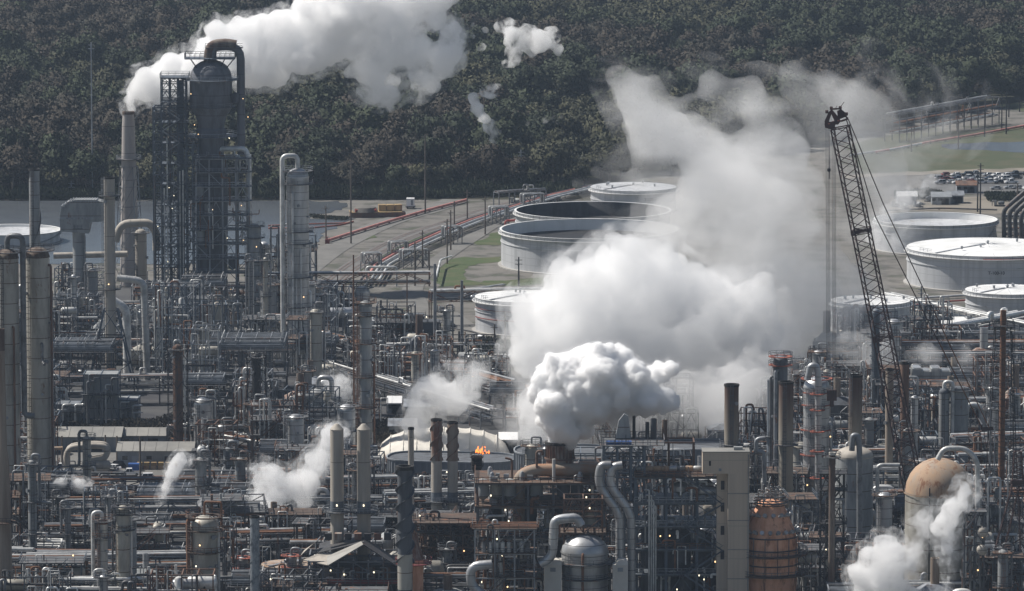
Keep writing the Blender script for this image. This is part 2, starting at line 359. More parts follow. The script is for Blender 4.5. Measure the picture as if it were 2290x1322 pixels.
def structure(label, px0, px1, top, base=None, Y=None, D=10, levels=4, nx=3, ny=2, m='steel', dm='grate', deckp=.8, brace=.5, name='process_structure', cat='process structure',
              group=None, auto=False, lm=None, seed=0, cs=.35, bs=.3, railm=None, fill=True, stairs=True, topdeck=True, lamps=2, rz=0.0, pipes=8, pm=('pipegrey', 'pipewhite', 'pipedark', 'piperust'), zbase=0, vessels=2, vm='greyvessel'):
    rg = random.Random(seed); x, Y = hx((px0 + px1) / 2, base, Y); h = topz((px0 + px1) / 2, top, Y); W = (px1 - px0) / ppm(Y, h * .7)
    t = thing(name, label, cat, (x, Y + D / 2, 0), rz, group, auto, lm)
    if isinstance(levels, int): zs = [zbase + (h - zbase) * (i + 1) / levels for i in range(levels)]
    else: zs = [topz(px0, r_, Y) for r_ in levels]
    build('steel_frame', frame_mesh(W, D, zs, nx, ny, cs, bs, brace, rg, zbase), m, t)
    for i, z in enumerate(zs):
        if (i == len(zs) - 1 and not topdeck): continue
        if rg.random() < deckp or i == len(zs) - 1:
            x0, x1 = -W / 2 - .6, W / 2 + .6
            if fill == 'risers' and rg.random() < .5: x1 = -W / 2 + W * rg.uniform(.3, .7)
            elif rg.random() < .35 and i < len(zs) - 1: x0 = -W / 2 + W * rg.randint(0, nx - 1) / nx
            d = build('deck', MB().bx(x0, -D / 2 - .6, z, x1, D / 2, z + .12), dm, t)
            build('railing', MB().rail([(x0, D / 2, z + .1), (x0, -D / 2 - .5, z + .1), (x1, -D / 2 - .5, z + .1), (x1, D / 2, z + .1)], 1.15, 2), railm or m, d)
            if stairs and i > 0 and rg.random() < .6:
                mb = MB(); s0 = rg.uniform(-W / 2, W / 2 - 4); dz = zs[i] - zs[i - 1]; run = min(dz * 1.1, W * .6); sgn = 1 if s0 < 0 else -1
                stair(mb, s0, s0 + sgn * run, -D / 2 - 1.2, zs[i - 1] + .1, zs[i] + .1); build('stair', mb, railm or m, t)
    zz = [zbase] + zs
    if fill == 'risers':   # bundles of upright pipes with crossovers
        for k in range(rg.randint(3, 7)):
            xx = rg.uniform(-W / 2, W / 2); y = -D / 2 - rg.uniform(.2, .9); zt = h * rg.uniform(.6, 1.18); rr = rg.choice((.1, .14, .2, .3)); x2 = xx + rg.choice((-1, 1)) * rg.uniform(.8, 3)
            build('riser_pipe', MB().tube([(xx, y, .2), (xx, y, zt), (x2, y, zt), (x2, y, zt - rg.uniform(1, h * .7))], rr, 6), rg.choice(('pipewhite', 'pipewhite', 'pipegrey')), t)
    for k in range(pipes):   # pipework winding through the frame
        pr = rg.choice((.12, .16, .22, .32)); lv = rg.randint(0, len(zs) - 1); z0 = zz[lv] + rg.uniform(.6, max(.8, (zz[lv + 1] - zz[lv]) * .8)); y = rg.uniform(-D / 2 - .4, D / 2 * .3)
        xa, xb = -W / 2 * rg.uniform(.2, 1.05), W / 2 * rg.uniform(.2, 1.05); z1 = min(z0 + rg.uniform(1, 7), h + 1.5)
        pt = [(xa, y, z1), (xa, y, z0), (xb, y, z0), (xb, y - rg.uniform(-.5, 1), z0), (xb, y, max(.3, z0 - rg.uniform(1, 6)))]
        if rg.random() < .4: pt = [(xa, y, zz[max(lv - 1, 0)]), (xa, y, z1), (xa + rg.uniform(.8, 2.5), y, z1), (xa + rg.uniform(.8, 2.5), y, zz[max(lv - 1, 0)])]
        build('pipe', MB().tube(pt, pr, 7), rg.choice(pm), t)
    for k in range(vessels):
        lv = rg.randint(0, len(zs) - 1); z0 = zz[lv] + .15; hh = zz[lv + 1] - zz[lv]; r = min(rg.uniform(.6, 1.5), hh * .3, D * .25); mb = MB()
        xx, yy = rg.uniform(-W / 2 + r + .5, W / 2 - r - .5), rg.uniform(-D / 2 + r, 0)
        if rg.random() < .5:
            drum(mb, xx, yy, z0 + r + .7, r, min(r * 4, W * .4)); 
            for q in (-1, 1): mb.box((xx + q * r, yy, z0 + .4), (.3, r * 1.4, .8))
            build('drum', mb, rg.choice((vm, 'pipewhite', 'cladmat')), t)
        else:
            mb.lathe([(r * .2, 0), (r * .2, .8), (r, 1.2), (r, hh * .7), (r * .7, hh * .8), (.001, hh * .85)], 14, (xx, yy, z0)); build('vessel', mb, rg.choice((vm, 'pipewhite', 'cladmat')), t)
    for k in range(lamps):
        xx, z = rg.uniform(-W / 2, W / 2), rg.choice(zs) + 1.9
        mb = MB().lathe([(.001, .2), (.15, .1), (.15, -.1), (.001, -.2)], 6, c=(xx, -D / 2 - .7, z)); build('lamp', mb, rg.choice(('lamp', 'lampw')), t)
    return t, W, h, zs
def rack(label, a, b, z, W=6, levels=2, np_=6, m='steel', pm=('pipewhite', 'pipegrey', 'pipegrey', 'piperust'), bay=7.0, name='pipe_rack', cat='pipe rack', truss=False, auto=False, lm=None, group=None, seed=0, dz=2.2, pr=(.15, .4), curve=None, base=0, cs=.32):
    rg = random.Random(seed); a = Vector((a[0], a[1], 0)); b = Vector((b[0], b[1], 0)); d = b - a; L = d.length; rz = math.atan2(d.y, d.x)
    t = thing(name, label, cat, a, rz, group, auto, lm); n = max(1, round(L / bay)); mb = MB()
    zs = [z - dz * k for k in range(levels)]
    for i in range(n + 1):
        x = L * i / n
        if not truss or i % 3 == 0:
            for y in (-W / 2, W / 2): mb.bx(x - cs / 2, y - cs / 2, base, x + cs / 2, y + cs / 2, z)
        for zz in zs: mb.bx(x - .14, -W / 2, zz - .35, x + .14, W / 2, zz - .03)
    for zz in zs:
        for y in (-W / 2, W / 2): mb.bx(0, y - .13, zz - .32, L, y + .13, zz - .06)
    if truss or levels > 1:
        for i in range(n):
            for y in (-W / 2, W / 2):
                if truss or rg.random() < .3:
                    x0, x1 = L * i / n, L * (i + 1) / n; mb.bar((x0 if i % 2 else x1, y, zs[-1] - .3), (x1 if i % 2 else x0, y, z - .3), .22)
    build('steel_frame', mb, m, t)
    for k in range(levels):
        for j in range(np_):
            r = rg.uniform(*pr); y = -W / 2 + W * (j + .5) / np_; x0 = 0 if rg.random() < .75 else rg.uniform(0, L * .4); x1 = L if rg.random() < .75 else rg.uniform(L * .6, L)
            pt = [(x0, y, zs[k] + r), (x1, y, zs[k] + r)]
            if rg.random() < .3:
                q = rg.uniform(.2, .7) * L; s_ = rg.uniform(1.5, 3); hh = rg.uniform(1, 2.2); pt = [pt[0], (q, y, zs[k] + r), (q, y, zs[k] + r + hh), (q + s_, y, zs[k] + r + hh), (q + s_, y, zs[k] + r), pt[1]]
            elif rg.random() < .4 and x1 < L: pt.append((x1, y, max(1, zs[k] - 4)))
            build('pipe', MB().tube(pt, r, 7), rg.choice(pm), t)
    return t, L
def cooler(label, px0, px1, top, base=None, Y=None, D=12, auto=False, lm=None, m='finfan', group=None, seed=0, slope=0):
    """air cooled exchanger bank: casing on legs, louvres on top, header boxes and pipe runs"""
    rg = random.Random(seed); x, Y = hx((px0 + px1) / 2, base, Y); h = topz(px0, top, Y); W = (px1 - px0) / ppm(Y, h)
    t = thing('air_cooler', label, 'air cooler', (x, Y + D / 2, 0), slope, group, auto, lm); nb = max(2, round(W / 4.5))
    build('steel_frame', frame_mesh(W, D, [h * .45, h - 1.9], nb, 2, .3, .3, .5, rg), 'steel', t)
    c = MB(); c.bx(-W / 2, -D / 2, h - 1.9, W / 2, D / 2, h - .35); build('casing', c, m, t)
    lv = MB(); n = int(D / .8)
    for i in range(n): y = -D / 2 + D * (i + .5) / n; lv.bx(-W / 2 + .3, y - .12, h - .33, W / 2 - .3, y + .12, h - .05)
    for i in range(nb + 1): xx = -W / 2 + W * i / nb; lv.bx(xx - .12, -D / 2, h - .34, xx + .12, D / 2, h + .05)
    build('louvre', lv, 'palesteel' if rg.random() < .4 else 'steel', t)
    for s_ in (-1, 1):
        y = s_ * (D / 2 + .4); build('header_box', MB().bx(-W / 2 + .2, y - .35, h - 1.5, W / 2 - .2, y + .35, h - .7), m, t)
    w_ = build('walkway', MB().bx(-W / 2 - .9, -D / 2 - 1.8, h - 2.3, W / 2 + .9, -D / 2 - .8, h - 2.15), 'grate', t)
    build('railing', MB().rail([(-W / 2 - .9, -D / 2 - 1.75, h - 2.2), (W / 2 + .9, -D / 2 - 1.75, h - 2.2)], 1.15, 1.8), 'palesteel', w_)
    for k in range(nb * 2):
        xx = -W / 2 + W * (k + .5) / nb / 2; build('riser_pipe', MB().tube([(xx, -D / 2 - .4, h - .7), (xx, -D / 2 - .4, h + .5), (xx, -D / 2 + 1.6, h + .5 + rg.uniform(0, .5)), (xx, D / 2, h + .6)] if rg.random() < .4 else [(xx, -D / 2 - .4, h - 1.4), (xx, -D / 2 - 1, h - 3.2), (xx, -D / 2 - 1, h * .3)], .13, 6), rg.choice(('pipewhite', 'pipegrey', 'pipegrey')), t)
    build('manifold_pipe', MB().tube([(-W / 2, -D / 2 + 1.8, h + .75), (W / 2, -D / 2 + 1.8, h + .75)], .3, 8), 'pipegrey', t)
    for k in range(nb): build('fan_ring', MB().lathe([(1.6, 0), (1.6, .7), (1.5, .7), (1.5, 0)], 14, (-W / 2 + W * (k + .5) / nb, 0, h - 2.7)), 'steel', t)
    return t
def tank(label, px, w, rim, base, kind='cone', m='tankside', lm=None, text=None, lines=(), group=None, depth=2.5, inner='interior', girder=True, Y=None, rm='white', iw='white'):
    x, Y = hx(px, base, Y); h = topz(px, rim, Y); r = w / ppm(Y, h * .5) / 2; n = 72
    t = thing('storage_tank', label, 'storage tank', (x, Y, 0), 0, group, False, lm)
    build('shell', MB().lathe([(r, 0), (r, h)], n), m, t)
    if kind == 'cone':
        rs_ = MB()
        for k in range(16):
            a = k * math.pi / 8; rs_.bar((r * .06 * math.cos(a), r * .06 * math.sin(a), h + r * .045), (r * .98 * math.cos(a), r * .98 * math.sin(a), h + .16), .16, .08)
        build('roof_seam', rs_, 'tankside', t); build('roof_walkway', MB().bar((-r * .7, -r * .69, h + .35), (-1, -1, h + r * .045 + .2), .9, .12), 'palesteel', t)
        for k in range(5): a = U(0, 6.28); q = r * U(.3, .85); build('roof_hatch', MB().lathe([(.35, 0), (.35, .9), (.6, .9), (.001, 1.1)], 8, (q * math.cos(a), q * math.sin(a), h + r * .04)), 'palesteel', t)
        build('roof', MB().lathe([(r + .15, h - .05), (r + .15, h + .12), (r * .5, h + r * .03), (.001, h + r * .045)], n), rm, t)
        g = MB(); g.rail([(r * .96 * math.cos(a), r * .96 * math.sin(a), h + .15) for a in (R(205), R(210), R(215), R(220))], 1.1, 1.5); build('railing', g, 'palesteel', t)
        build('vent', MB().lathe([(.4, 0), (.4, .8), (.7, .8), (.001, 1.3)], 10, (0, 0, h + r * .045)), 'palesteel', t)
    else:
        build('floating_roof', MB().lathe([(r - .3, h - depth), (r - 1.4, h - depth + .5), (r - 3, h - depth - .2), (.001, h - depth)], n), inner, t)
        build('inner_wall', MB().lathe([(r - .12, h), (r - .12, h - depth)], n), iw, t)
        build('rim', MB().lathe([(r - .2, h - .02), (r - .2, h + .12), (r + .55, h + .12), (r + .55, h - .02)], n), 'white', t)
    if girder:
        gd = build('wind_girder', MB().lathe([(r + .02, h - 1.15), (r + 1.1, h - 1.15), (r + 1.1, h - 1.0), (r + .02, h - 1.0)], n), 'white', t)
        build('railing', MB().ringrail(r + 1.05, h - 1.0, n=60), 'palesteel', gd)
        build('stiffener_ring', MB().lathe([(r + .02, h - 4.2), (r + .25, h - 4.2), (r + .25, h - 4), (r + .02, h - 4)], n), 'tankside', t)
    for (z, mm, pr, a0, a1) in lines:
        build('spray_ring', MB().tube([((r + .4) * math.cos(R(a0 + (a1 - a0) * k / 30)), (r + .4) * math.sin(R(a0 + (a1 - a0) * k / 30)), z * h) for k in range(31)] + [((r + .4) * math.cos(R(a1)), (r + .4) * math.sin(R(a1)), .3)], pr, 6), mm, t)
    sm = MB(); a0 = R(-70)
    for k in range(24):
        a = a0 + k * .035 * 30 / max(r, 10); z = h * k / 24; sm.box(((r + .5) * math.cos(a), (r + .5) * math.sin(a), z + .2), (.9, 1.0, .1), a)
    build('spiral_stair', sm, 'palesteel', t)
    build('foundation_ring', MB().lathe([(r + 1.2, -.2), (r + 1.2, .35), (r, .4)], n), 'concrete', t)
    if text:
        s, apx, arow, size = text
        tx = at(apx, arow, Y - r); lx = tx.x - x; ang = math.asin(max(-1, min(1, lx / r))); cu = bpy.data.curves.new('tank_number', 'FONT'); cu.body = s; cu.size = size; cu.align_x = 'CENTER'; cu.extrude = .03
        o = bpy.data.objects.new('tank_number', cu); COL.objects.link(o); mt_ = bpy.data.meshes.new_from_object(o.evaluated_get(bpy.context.evaluated_depsgraph_get())); bpy.data.objects.remove(o); mt_.materials.clear(); mt_.materials.append(M['dark']); o = bpy.data.objects.new('tank_number', mt_); COL.objects.link(o); o.parent = t
        zz = at(apx, arow, Y - r * math.cos(ang)).z
        o.location = ((r + .25) * math.sin(ang), -(r + .25) * math.cos(ang), zz); o.rotation_euler = (R(90), 0, ang)
    return t
def lattice(mb, p0, p1, w0, w1, seg, cw=.3, bw=.14, up=(0, 1, 0)):
    p0 = Vector(p0); p1 = Vector(p1); d = (p1 - p0).normalized(); a = d.cross(Vector(up)).normalized(); b = a.cross(d).normalized(); C = ((1, 1), (1, -1), (-1, -1), (-1, 1)); prev = None
    for i in range(seg + 1):
        t = i / seg; c = p0.lerp(p1, t); wd = (w0 + (w1 - w0) * t) / 2; cur = [c + a * (i_ * wd) + b * (j_ * wd) for i_, j_ in C]
        if prev:
            for k in range(4):
                k2 = (k + 1) % 4; mb.bar(prev[k], cur[k], cw)
                if i % 2: mb.bar(prev[k], cur[k2], bw)
                else: mb.bar(prev[k2], cur[k], bw)
        prev = cur
        if i in (0, seg):
            for k in range(4): mb.bar(cur[k], cur[(k + 1) % 4], cw * .8)
def gable(label, px0, px1, row_top, base, D, wallh, m='wallgrey', rm='roofpale', auto=False, lm=None, rz=0.0, name='warehouse', cat='building', rise=1.5, group=None, doors=2, wins=3):
    x, Y = hx((px0 + px1) / 2, base); W = (px1 - px0) / ppm(Y, 3)
    t = thing(name, label, cat, (x, Y + D / 2, 0), rz, group, auto, lm)
    wl = MB().bx(-W / 2, -D / 2, 0, W / 2, D / 2, wallh)
    for s_ in (-1, 1): wl.add([(s_ * W / 2, -D / 2, wallh), (s_ * W / 2, D / 2, wallh), (s_ * W / 2, 0, wallh + rise)], [(0, 1, 2)])
    for k in range(int(W / 1.2)): wl.bx(-W / 2 + k * 1.2, -D / 2 - .06, 0, -W / 2 + k * 1.2 + .15, -D / 2, wallh)
    build('wall', wl, m, t)
    rf = MB()
    for s_ in (-1, 1):
        vs = [(-W / 2 - .4, s_ * (D / 2 + .5), wallh - .1), (W / 2 + .4, s_ * (D / 2 + .5), wallh - .1), (W / 2 + .4, 0, wallh + rise), (-W / 2 - .4, 0, wallh + rise)]
        rf.add(vs + [(v[0], v[1], v[2] + .18) for v in vs], [(0, 1, 2, 3), (7, 6, 5, 4), (0, 4, 5, 1), (2, 6, 7, 3), (1, 5, 6, 2), (0, 3, 7, 4)])
    for k in range(int(W / 3)): 
        xx = -W / 2 + k * 3 + 1
        for s_ in (-1, 1): rf.bar((xx, s_ * (D / 2 + .5), wallh + .12), (xx, 0, wallh + rise + .2), .12)
    build('roof', rf, rm, t)
    for k in range(doors):
        xx = -W / 2 + W * (k + .6) / (doors + .3); d = build('door', MB().bx(xx - 1.4, -D / 2 - .1, 0, xx + 1.4, -D / 2 - .02, min(3.2, wallh * .8)), 'darksteel' if k else 'palesteel', t)
    for k in range(wins):
        xx = -W / 2 + W * (k + .3) / (wins + .1); build('window', MB().bx(xx - .7, -D / 2 - .1, wallh * .5, xx + .7, -D / 2 - .02, wallh * .5 + 1), 'glass', t)
    return t
# ================================================================ the setting
def sheet(name, pts, z, m, label=None, cat=None):
    W_ = [ground(px, py) for px, py in pts]; Q = []
    for a, b in zip(W_, W_[1:] + W_[:1]):
        n = max(1, min(60, int((b - a).length / 4)))
        for i in range(n):
            q = a.lerp(b, i / n); j = 1.8 if m in ('grass', 'berm', 'water', 'dirt') else .6; q = q + Vector((noise.noise(q * .13), noise.noise(q * .13 + Vector((9, 9, 9))) * 1.5, 0)) * j * 2; Q.append((q.x, q.y, z))
    me = bpy.data.meshes.new(name); bm = bmesh.new(); bm.faces.new([bm.verts.new(q) for q in Q]); bmesh.ops.triangulate(bm, faces=bm.faces[:]); bm.normal_update()
    mb_ = MB(); bm.verts.index_update(); mb_.add([tuple(v.co) for v in bm.verts], [tuple(v.index for v in (f.verts if f.normal.z > 0 else reversed(f.verts))) for f in bm.faces]); bm.free()
    return struct(name, mb_, m, label=label, cat=cat)
def ribbon(mb, pts, wd, z, off=0.0):
    P_ = [ground(px, py) for px, py in pts]; Q = []
    for i in range(len(P_) - 1):   # smooth
        p0 = P_[max(i - 1, 0)]; p1, p2 = P_[i], P_[i + 1]; p3 = P_[min(i + 2, len(P_) - 1)]
        for k in range(8):
            t = k / 8; Q.append(.5 * ((2 * p1) + (p2 - p0) * t + (2 * p0 - 5 * p1 + 4 * p2 - p3) * t * t + (3 * p1 - p0 - 3 * p2 + p3) * t ** 3))
    Q.append(P_[-1]); vs = []
    for i, q in enumerate(Q):
        d = (Q[min(i + 1, len(Q) - 1)] - Q[max(i - 1, 0)]).normalized(); nrm = Vector((-d.y, d.x, 0)); c = q + nrm * off
        vs += [tuple((c + nrm * wd / 2).xy) + (z,), tuple((c - nrm * wd / 2).xy) + (z,)]
    mb.add(vs, [(2 * i, 2 * i + 1, 2 * i + 3, 2 * i + 2) for i in range(len(Q) - 1)]); return [q + Vector((0, 0, 0)) for q in Q]
M['ground'] = mat('gravel_and_dirt', (.145, .136, .122), (.08, .076, .07), nscale=.09, stretch=(1, 1, 1), rough=1, rust=.55, rustcol=(.06, .066, .042), rustscale=.09)
M['plantground'] = mat('oil_stained_concrete', (.06, .06, .06), (.03, .03, .035), nscale=.05, stretch=(1, 1, 1), rough=.9, rust=.2, rustcol=(.19, .18, .165), rustscale=.06)
M['floor'] = mat('forest_floor_earth', (.035, .032, .018), (.025, .028, .014), nscale=.03, stretch=(1, 1, 1), rough=1)
M['grass'] = mat('rough_grass', (.050, .062, .028), (.075, .074, .04), nscale=.06, stretch=(1, 1, 1), rough=1, rust=.3, rustcol=(.10, .09, .06), rustscale=.05)
M['berm'] = mat('green_bank_grass', (.048, .072, .022), (.075, .082, .035), nscale=.12, stretch=(1, 1, 1), rough=1)
M['asphalt'] = mat('worn_asphalt', (.13, .13, .13), (.09, .09, .09), nscale=.05, stretch=(1, 1, 1), rough=.95)
M['road'] = mat('pale_gravel_road', (.155, .15, .14), (.115, .112, .105), nscale=.06, stretch=(1, 1, 1), rough=.95)
M['dirt'] = mat('tan_dirt', (.22, .195, .16), (.15, .135, .11), nscale=.06, stretch=(1, 1, 1), rough=1)
M['ballast'] = mat('railway_ballast', (.15, .145, .14), (.11, .105, .10), nscale=.3, stretch=(1, 1, 1), rough=1)
M['water'] = mat('still_grey_water', (.085, .095, .105), (.07, .078, .09), bump=.15, nscale=.12, stretch=(1, 1, 1), rough=.25)
struct('ground', MB().poly([(-6000, -500, -.05), (6000, -500, -.05), (6000, 12000, -.05), (-6000, 12000, -.05)]), 'ground', label='gravel and dirt ground of the refinery', cat='ground')
struct('terrain', MB().poly([(-3000, Yrow(446), 0), (60, Yrow(446), 0), tuple(ground(1300, 425).xy) + (0,), tuple(ground(1700, 350).xy) + (0,), tuple(ground(2000, 285).xy) + (0,), tuple(ground(2290, 226).xy) + (0,), tuple(ground(2600, 170).xy) + (0,), (3000, 3000, 0), (3000, 9000, 0), (-3000, 9000, 0)]), 'floor', label='dark forest floor under the trees', cat='forest floor')
PG = [(-250, 700), (300, 640), (620, 640), (760, 655), (870, 735), (1000, 785), (1180, 850), (1300, 930), (1750, 800), (1990, 740), (2550, 740), (2700, 1500), (-400, 1500)]
sheet('yard', PG, 0, 'plantground', 'dark stained paving under the process units', 'paving')
sheet('water', [(-700, 449), (640, 449), (764, 450), (778, 462), (770, 470), (700, 480), (690, 488), (790, 490), (772, 497), (716, 530), (690, 560), (560, 590), (-700, 590)], .06, 'water', 'calm grey canal water in front of the forest', 'water')
sheet('pond', [(2105, 324), (2210, 319), (2600, 314), (2600, 338), (2290, 341), (2200, 336), (2120, 334)], .06, 'water', 'narrow pale pond in the green field', 'water')['kind'] = 'structure'
sheet('field', [(1890, 325), (2000, 300), (2290, 285), (2600, 262), (2600, 392), (2290, 378), (2100, 384), (1930, 392)], .02, 'grass', 'green field beyond the car park', 'field')
sheet('field', [(2230, 236), (2600, 180), (2600, 240), (2290, 250)], .02, 'grass', 'green field beside the far pipe racks', 'field')
sheet('path', [(1890, 392), (2100, 382), (2290, 376), (2600, 372), (2600, 378), (2290, 383), (2100, 389), (1890, 400)], .10, 'dirt', 'tan dirt track along the field edge', 'path')
sheet('car_park', [(2070, 390), (2290, 384), (2600, 380), (2600, 432), (2290, 432), (2050, 436)], .08, 'asphalt', 'asphalt car park in front of the green field', 'car park')
sheet('yard', [(1990, 440), (2600, 440), (2600, 475), (1980, 480)], .04, 'dirt', 'dry dirt yard with low sheds behind the open tank', 'yard')
for i, (pts, lb) in enumerate(((((985, 588), (1030, 576), (1125, 572), (1125, 586), (1060, 590), (1040, 604), (1035, 625), (1080, 632), (1080, 640), (985, 642), (970, 618)), 'green grass bank beside the large white tank'),
                              (((1060, 540), (1120, 515), (1125, 548), (1062, 548)), 'small green bank beside the track'),
                              (((1080, 630), (1215, 622), (1215, 636), (1080, 642)), 'green verge in front of the large white tank'),
                              (((780, 595), (850, 555), (1000, 500), (1090, 470), (1095, 474), (1000, 510), (860, 572), (800, 604)), 'grass strip beside the railway'),
                              (((790, 532), (830, 522), (836, 530), (800, 541)), 'small green patch beside the utility pole'))):
    sheet('verge', pts, .03 + .01 * i, 'berm', lb, 'grass verge')
mb = MB(); ribbon(mb, [(640, 640), (740, 560), (860, 500), (960, 470), (1010, 452), (1020, 446)], 11, .08); struct('road', mb, 'road', label='pale service road beside the pink pipeline', cat='road')
mb = MB(); ribbon(mb, [(930, 780), (935, 690), (925, 640), (985, 580), (1090, 510), (1130, 490), (1160, 470), (1330, 420)], 7, .12); struct('road', mb, 'road', label='pale road curving under the pipe bridge', cat='road')
mb = MB(); ribbon(mb, [(1000, 700), (1090, 760), (1200, 800), (1300, 830)], 7, .14); struct('road', mb, 'road', label='gravel road in front of the low white tank', cat='road')
mb = MB(); ribbon(mb, [(735, 640), (800, 590), (900, 535), (1000, 500), (1120, 462), (1250, 432)], 8.5, .17); struct('railway', mb, 'ballast', label='grey ballast bed of the two curving railway tracks', cat='railway bed')
mb = MB()
for o in (-2.9, -1.5, 1.5, 2.9): ribbon(mb, [(735, 640), (800, 590), (900, 535), (1000, 500), (1120, 462), (1250, 432)], .28, .34, o)
struct('railway_rails', mb, 'brownsteel', label='rusty steel rails of the two railway tracks', cat='railway rails')
sheet('yard', [(120, 992), (330, 1020), (440, 1045), (440, 1090), (250, 1090), (120, 1060)], .05, 'road', 'pale yard with the parked pickups', 'yard')
# ================================================================ tanks
tank('large open white tank, sides pale grey, in front of the darker open tank', 1318, 396, 512, 592, 'open', lm='the large open white tank', depth=4.2)
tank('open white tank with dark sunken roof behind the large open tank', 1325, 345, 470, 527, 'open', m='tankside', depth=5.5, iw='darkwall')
tank('closed grey white tank marked T-100-3 behind two open tanks', 1415, 190, 418, 468, 'cone', text=('T-100-3', 1454, 449, 1.5), lm='the tank marked T-100-3', rm='tankside')
tank('pale open tank beyond the crane pendants with a light floating roof', 2088, 270, 490, 556, 'open', inner='tankside', depth=2.6, lm='the light roofed open tank')
tank('huge white tank with a flat bright roof marked T-100-10', 2205, 360, 553, 632, 'cone', text=('T-100-10', 2228, 614, 1.5), lines=((.93, 'pipered', .12, 262, 330),), lm='the tank marked T-100-10')
tank('white roofed tank cut by the frame edge in front of the huge tank', 2250, 186, 648, 700, 'cone')
tank('small white tank with a thin red line behind the crane boom', 1945, 174, 672, 738, 'cone', lines=((.55, 'pipered', .1, 200, 330),), lm='the small tank behind the boom')
tank('low white tank with dull red piping beside the steam cloud', 1172, 218, 663, 738, 'cone', lines=((.45, 'redrail', .18, 195, 285), (.72, 'redrail', .12, 195, 300)), lm='the low white tank')
tank('white rimmed open tank at the water edge behind the spiral stack', 30, 216, 514, 540, 'open', depth=1.2, inner='tankside', girder=False)
tank('cream roofed round tank beside the furnace shed', 640, 112, 1262, None, 'cone', Y=1290, m='beige', rm='ochre', girder=False)
# ================================================================ far bank, poles, pipelines
def pole(px, top, base, arms=1, label=None, auto=True, r=.22, m='wood', group='tall utility poles', name='utility_pole'):
    Y = Yrow(base); x = at(px, base, Y).x; h = topz(px, top, Y)
    t = thing(name, label or 'tall weathered utility pole', 'utility pole', (x, Y, 0), 0, group, auto)
    build('pole', MB().lathe([(r * 1.4, 0), (r, h), (.001, h)], 8), m, t)
    for k in range(arms): build('crossarm', MB().bar((-1.2, 0, h - 1 - 1.4 * k), (1.2, 0, h - 1 - 1.4 * k), .2).bar((-.6, 0, h - 1 - 1.4 * k), (0, 0, h - 2 - 1.4 * k), .1), m, t)
    return h
for px, top, base, mm in ((207, 95, 440, 'palesteel'), (785, 358, 545, 'wood'), (951, 300, 478, 'wood'), (729, 460, 542, 'wood'), (708, 540, 640, 'wood'), (1045, 425, 502, 'wood'), (1085, 440, 525, 'wood'), (1000, 490, 590, 'wood'),
                          (1008, 470, 560, 'wood'), (960, 560, 640, 'wood'), (928, 540, 640, 'wood'), (1165, 335, 430, 'palesteel'), (1208, 322, 422, 'palesteel'), (1125, 375, 430, 'wood'), (160, 405, 445, 'palesteel'),
                          (945, 515, 600, 'wood'), (1016, 450, 520, 'wood'), (1160, 575, 640, 'darksteel'), (2192, 365, 480, 'darksteel'), (2186, 382, 474, 'darksteel'), (2202, 240, 306, 'darksteel'), (2250, 205, 300, 'darksteel'),
                          (2240, 215, 290, 'darksteel'), (2275, 410, 480, 'wood'), (1855, 300, 400, 'wood'), (2143, 270, 330, 'wood'), (2038, 285, 340, 'wood'), (2263, 600, 650, 'darksteel'), (2245, 605, 640, 'wood'), (2060, 640, 700, 'palesteel'),
                          (1936, 705, 760, 'palesteel'), (1130, 700, 790, 'wood'), (1165, 735, 815, 'wood'), (1106, 725, 800, 'wood'), (1065, 755, 812, 'wood'), (2256, 230, 262, 'darksteel'), (2280, 215, 250, 'darksteel')):
    pole(px, top, base, 1 if mm == 'wood' else 2, {'wood': 'weathered wooden utility pole', 'palesteel': 'pale tall steel power pole', 'darksteel': 'dark slim power pole'}[mm], m=mm)
for px, top, base in ((973, 590, 815), (1033, 627, 815)):
    pole(px, top, base, 0, 'tall pale tapered steel mast', m='palesteel', r=.42, group='tall pale steel masts', name='steel_mast')
for px, top, base, in ((314, 975, 1085), (262, 975, 1040), (236, 973, 1030), (139, 975, 1040)): pole(px, top, base, 0, 'wooden pole beside the pickups', group='poles by the pickups')
def pipeline(label, pts, r, z, m, name='pipeline', cat='pipeline', auto=False, lm=None, offs=(0,), bend=4, sup=12, group=None, Y=None):
    t = thing(name, label, cat, ground(*pts[0]), 0, group, auto, lm); o0 = ground(*pts[0]); mbs = MB()
    P_ = [ground(px, py) - o0 for px, py in pts]
    for o in offs:
        Q = []
        for i, p in enumerate(P_):
            d = (P_[min(i + 1, len(P_) - 1)] - P_[max(i - 1, 0)]).normalized(); Q.append(p + Vector((-d.y, d.x, 0)) * o + Vector((0, 0, z)))
        build('pipe', MB().tube(Q, r, 8, bend=bend), m[offs.index(o) % len(m)] if isinstance(m, (tuple, list)) else m, t)
    for p, q in zip(P_, P_[1:]):
        n = int((q - p).length / sup)
        for i in range(n):
            c = p.lerp(q, i / max(n, 1)); mbs.bar(c + Vector((min(offs) - .5, 0, z - r)), c + Vector((max(offs) + .5, 0, z - r)), .25); mbs.bar(c, c + Vector((0, 0, z - r)), .3)
    if mbs.v: build('pipe_support', mbs, 'darksteel', t)
    return t
pipeline('long pink pipeline beside the service road, red valve at its end', [(733, 543), (870, 500), (960, 474), (1044, 452)], .55, .9, 'pipepink', lm='the pink pipeline')
v0 = ground(732, 545); t = thing('valve_box', 'dark red valve box ending the pink pipeline', 'valve box', v0); build('body', MB().box((0, 0, .8), (1.6, 1.2, 1.6)).bar((0, 0, 1.6), (0, 0, 2.4), .3), 'redrail', t); build('handwheel', MB().lathe([(.5, 0), (.5, .12), (.001, .12)], 12, (0, 0, 2.4)), 'redrail', t)
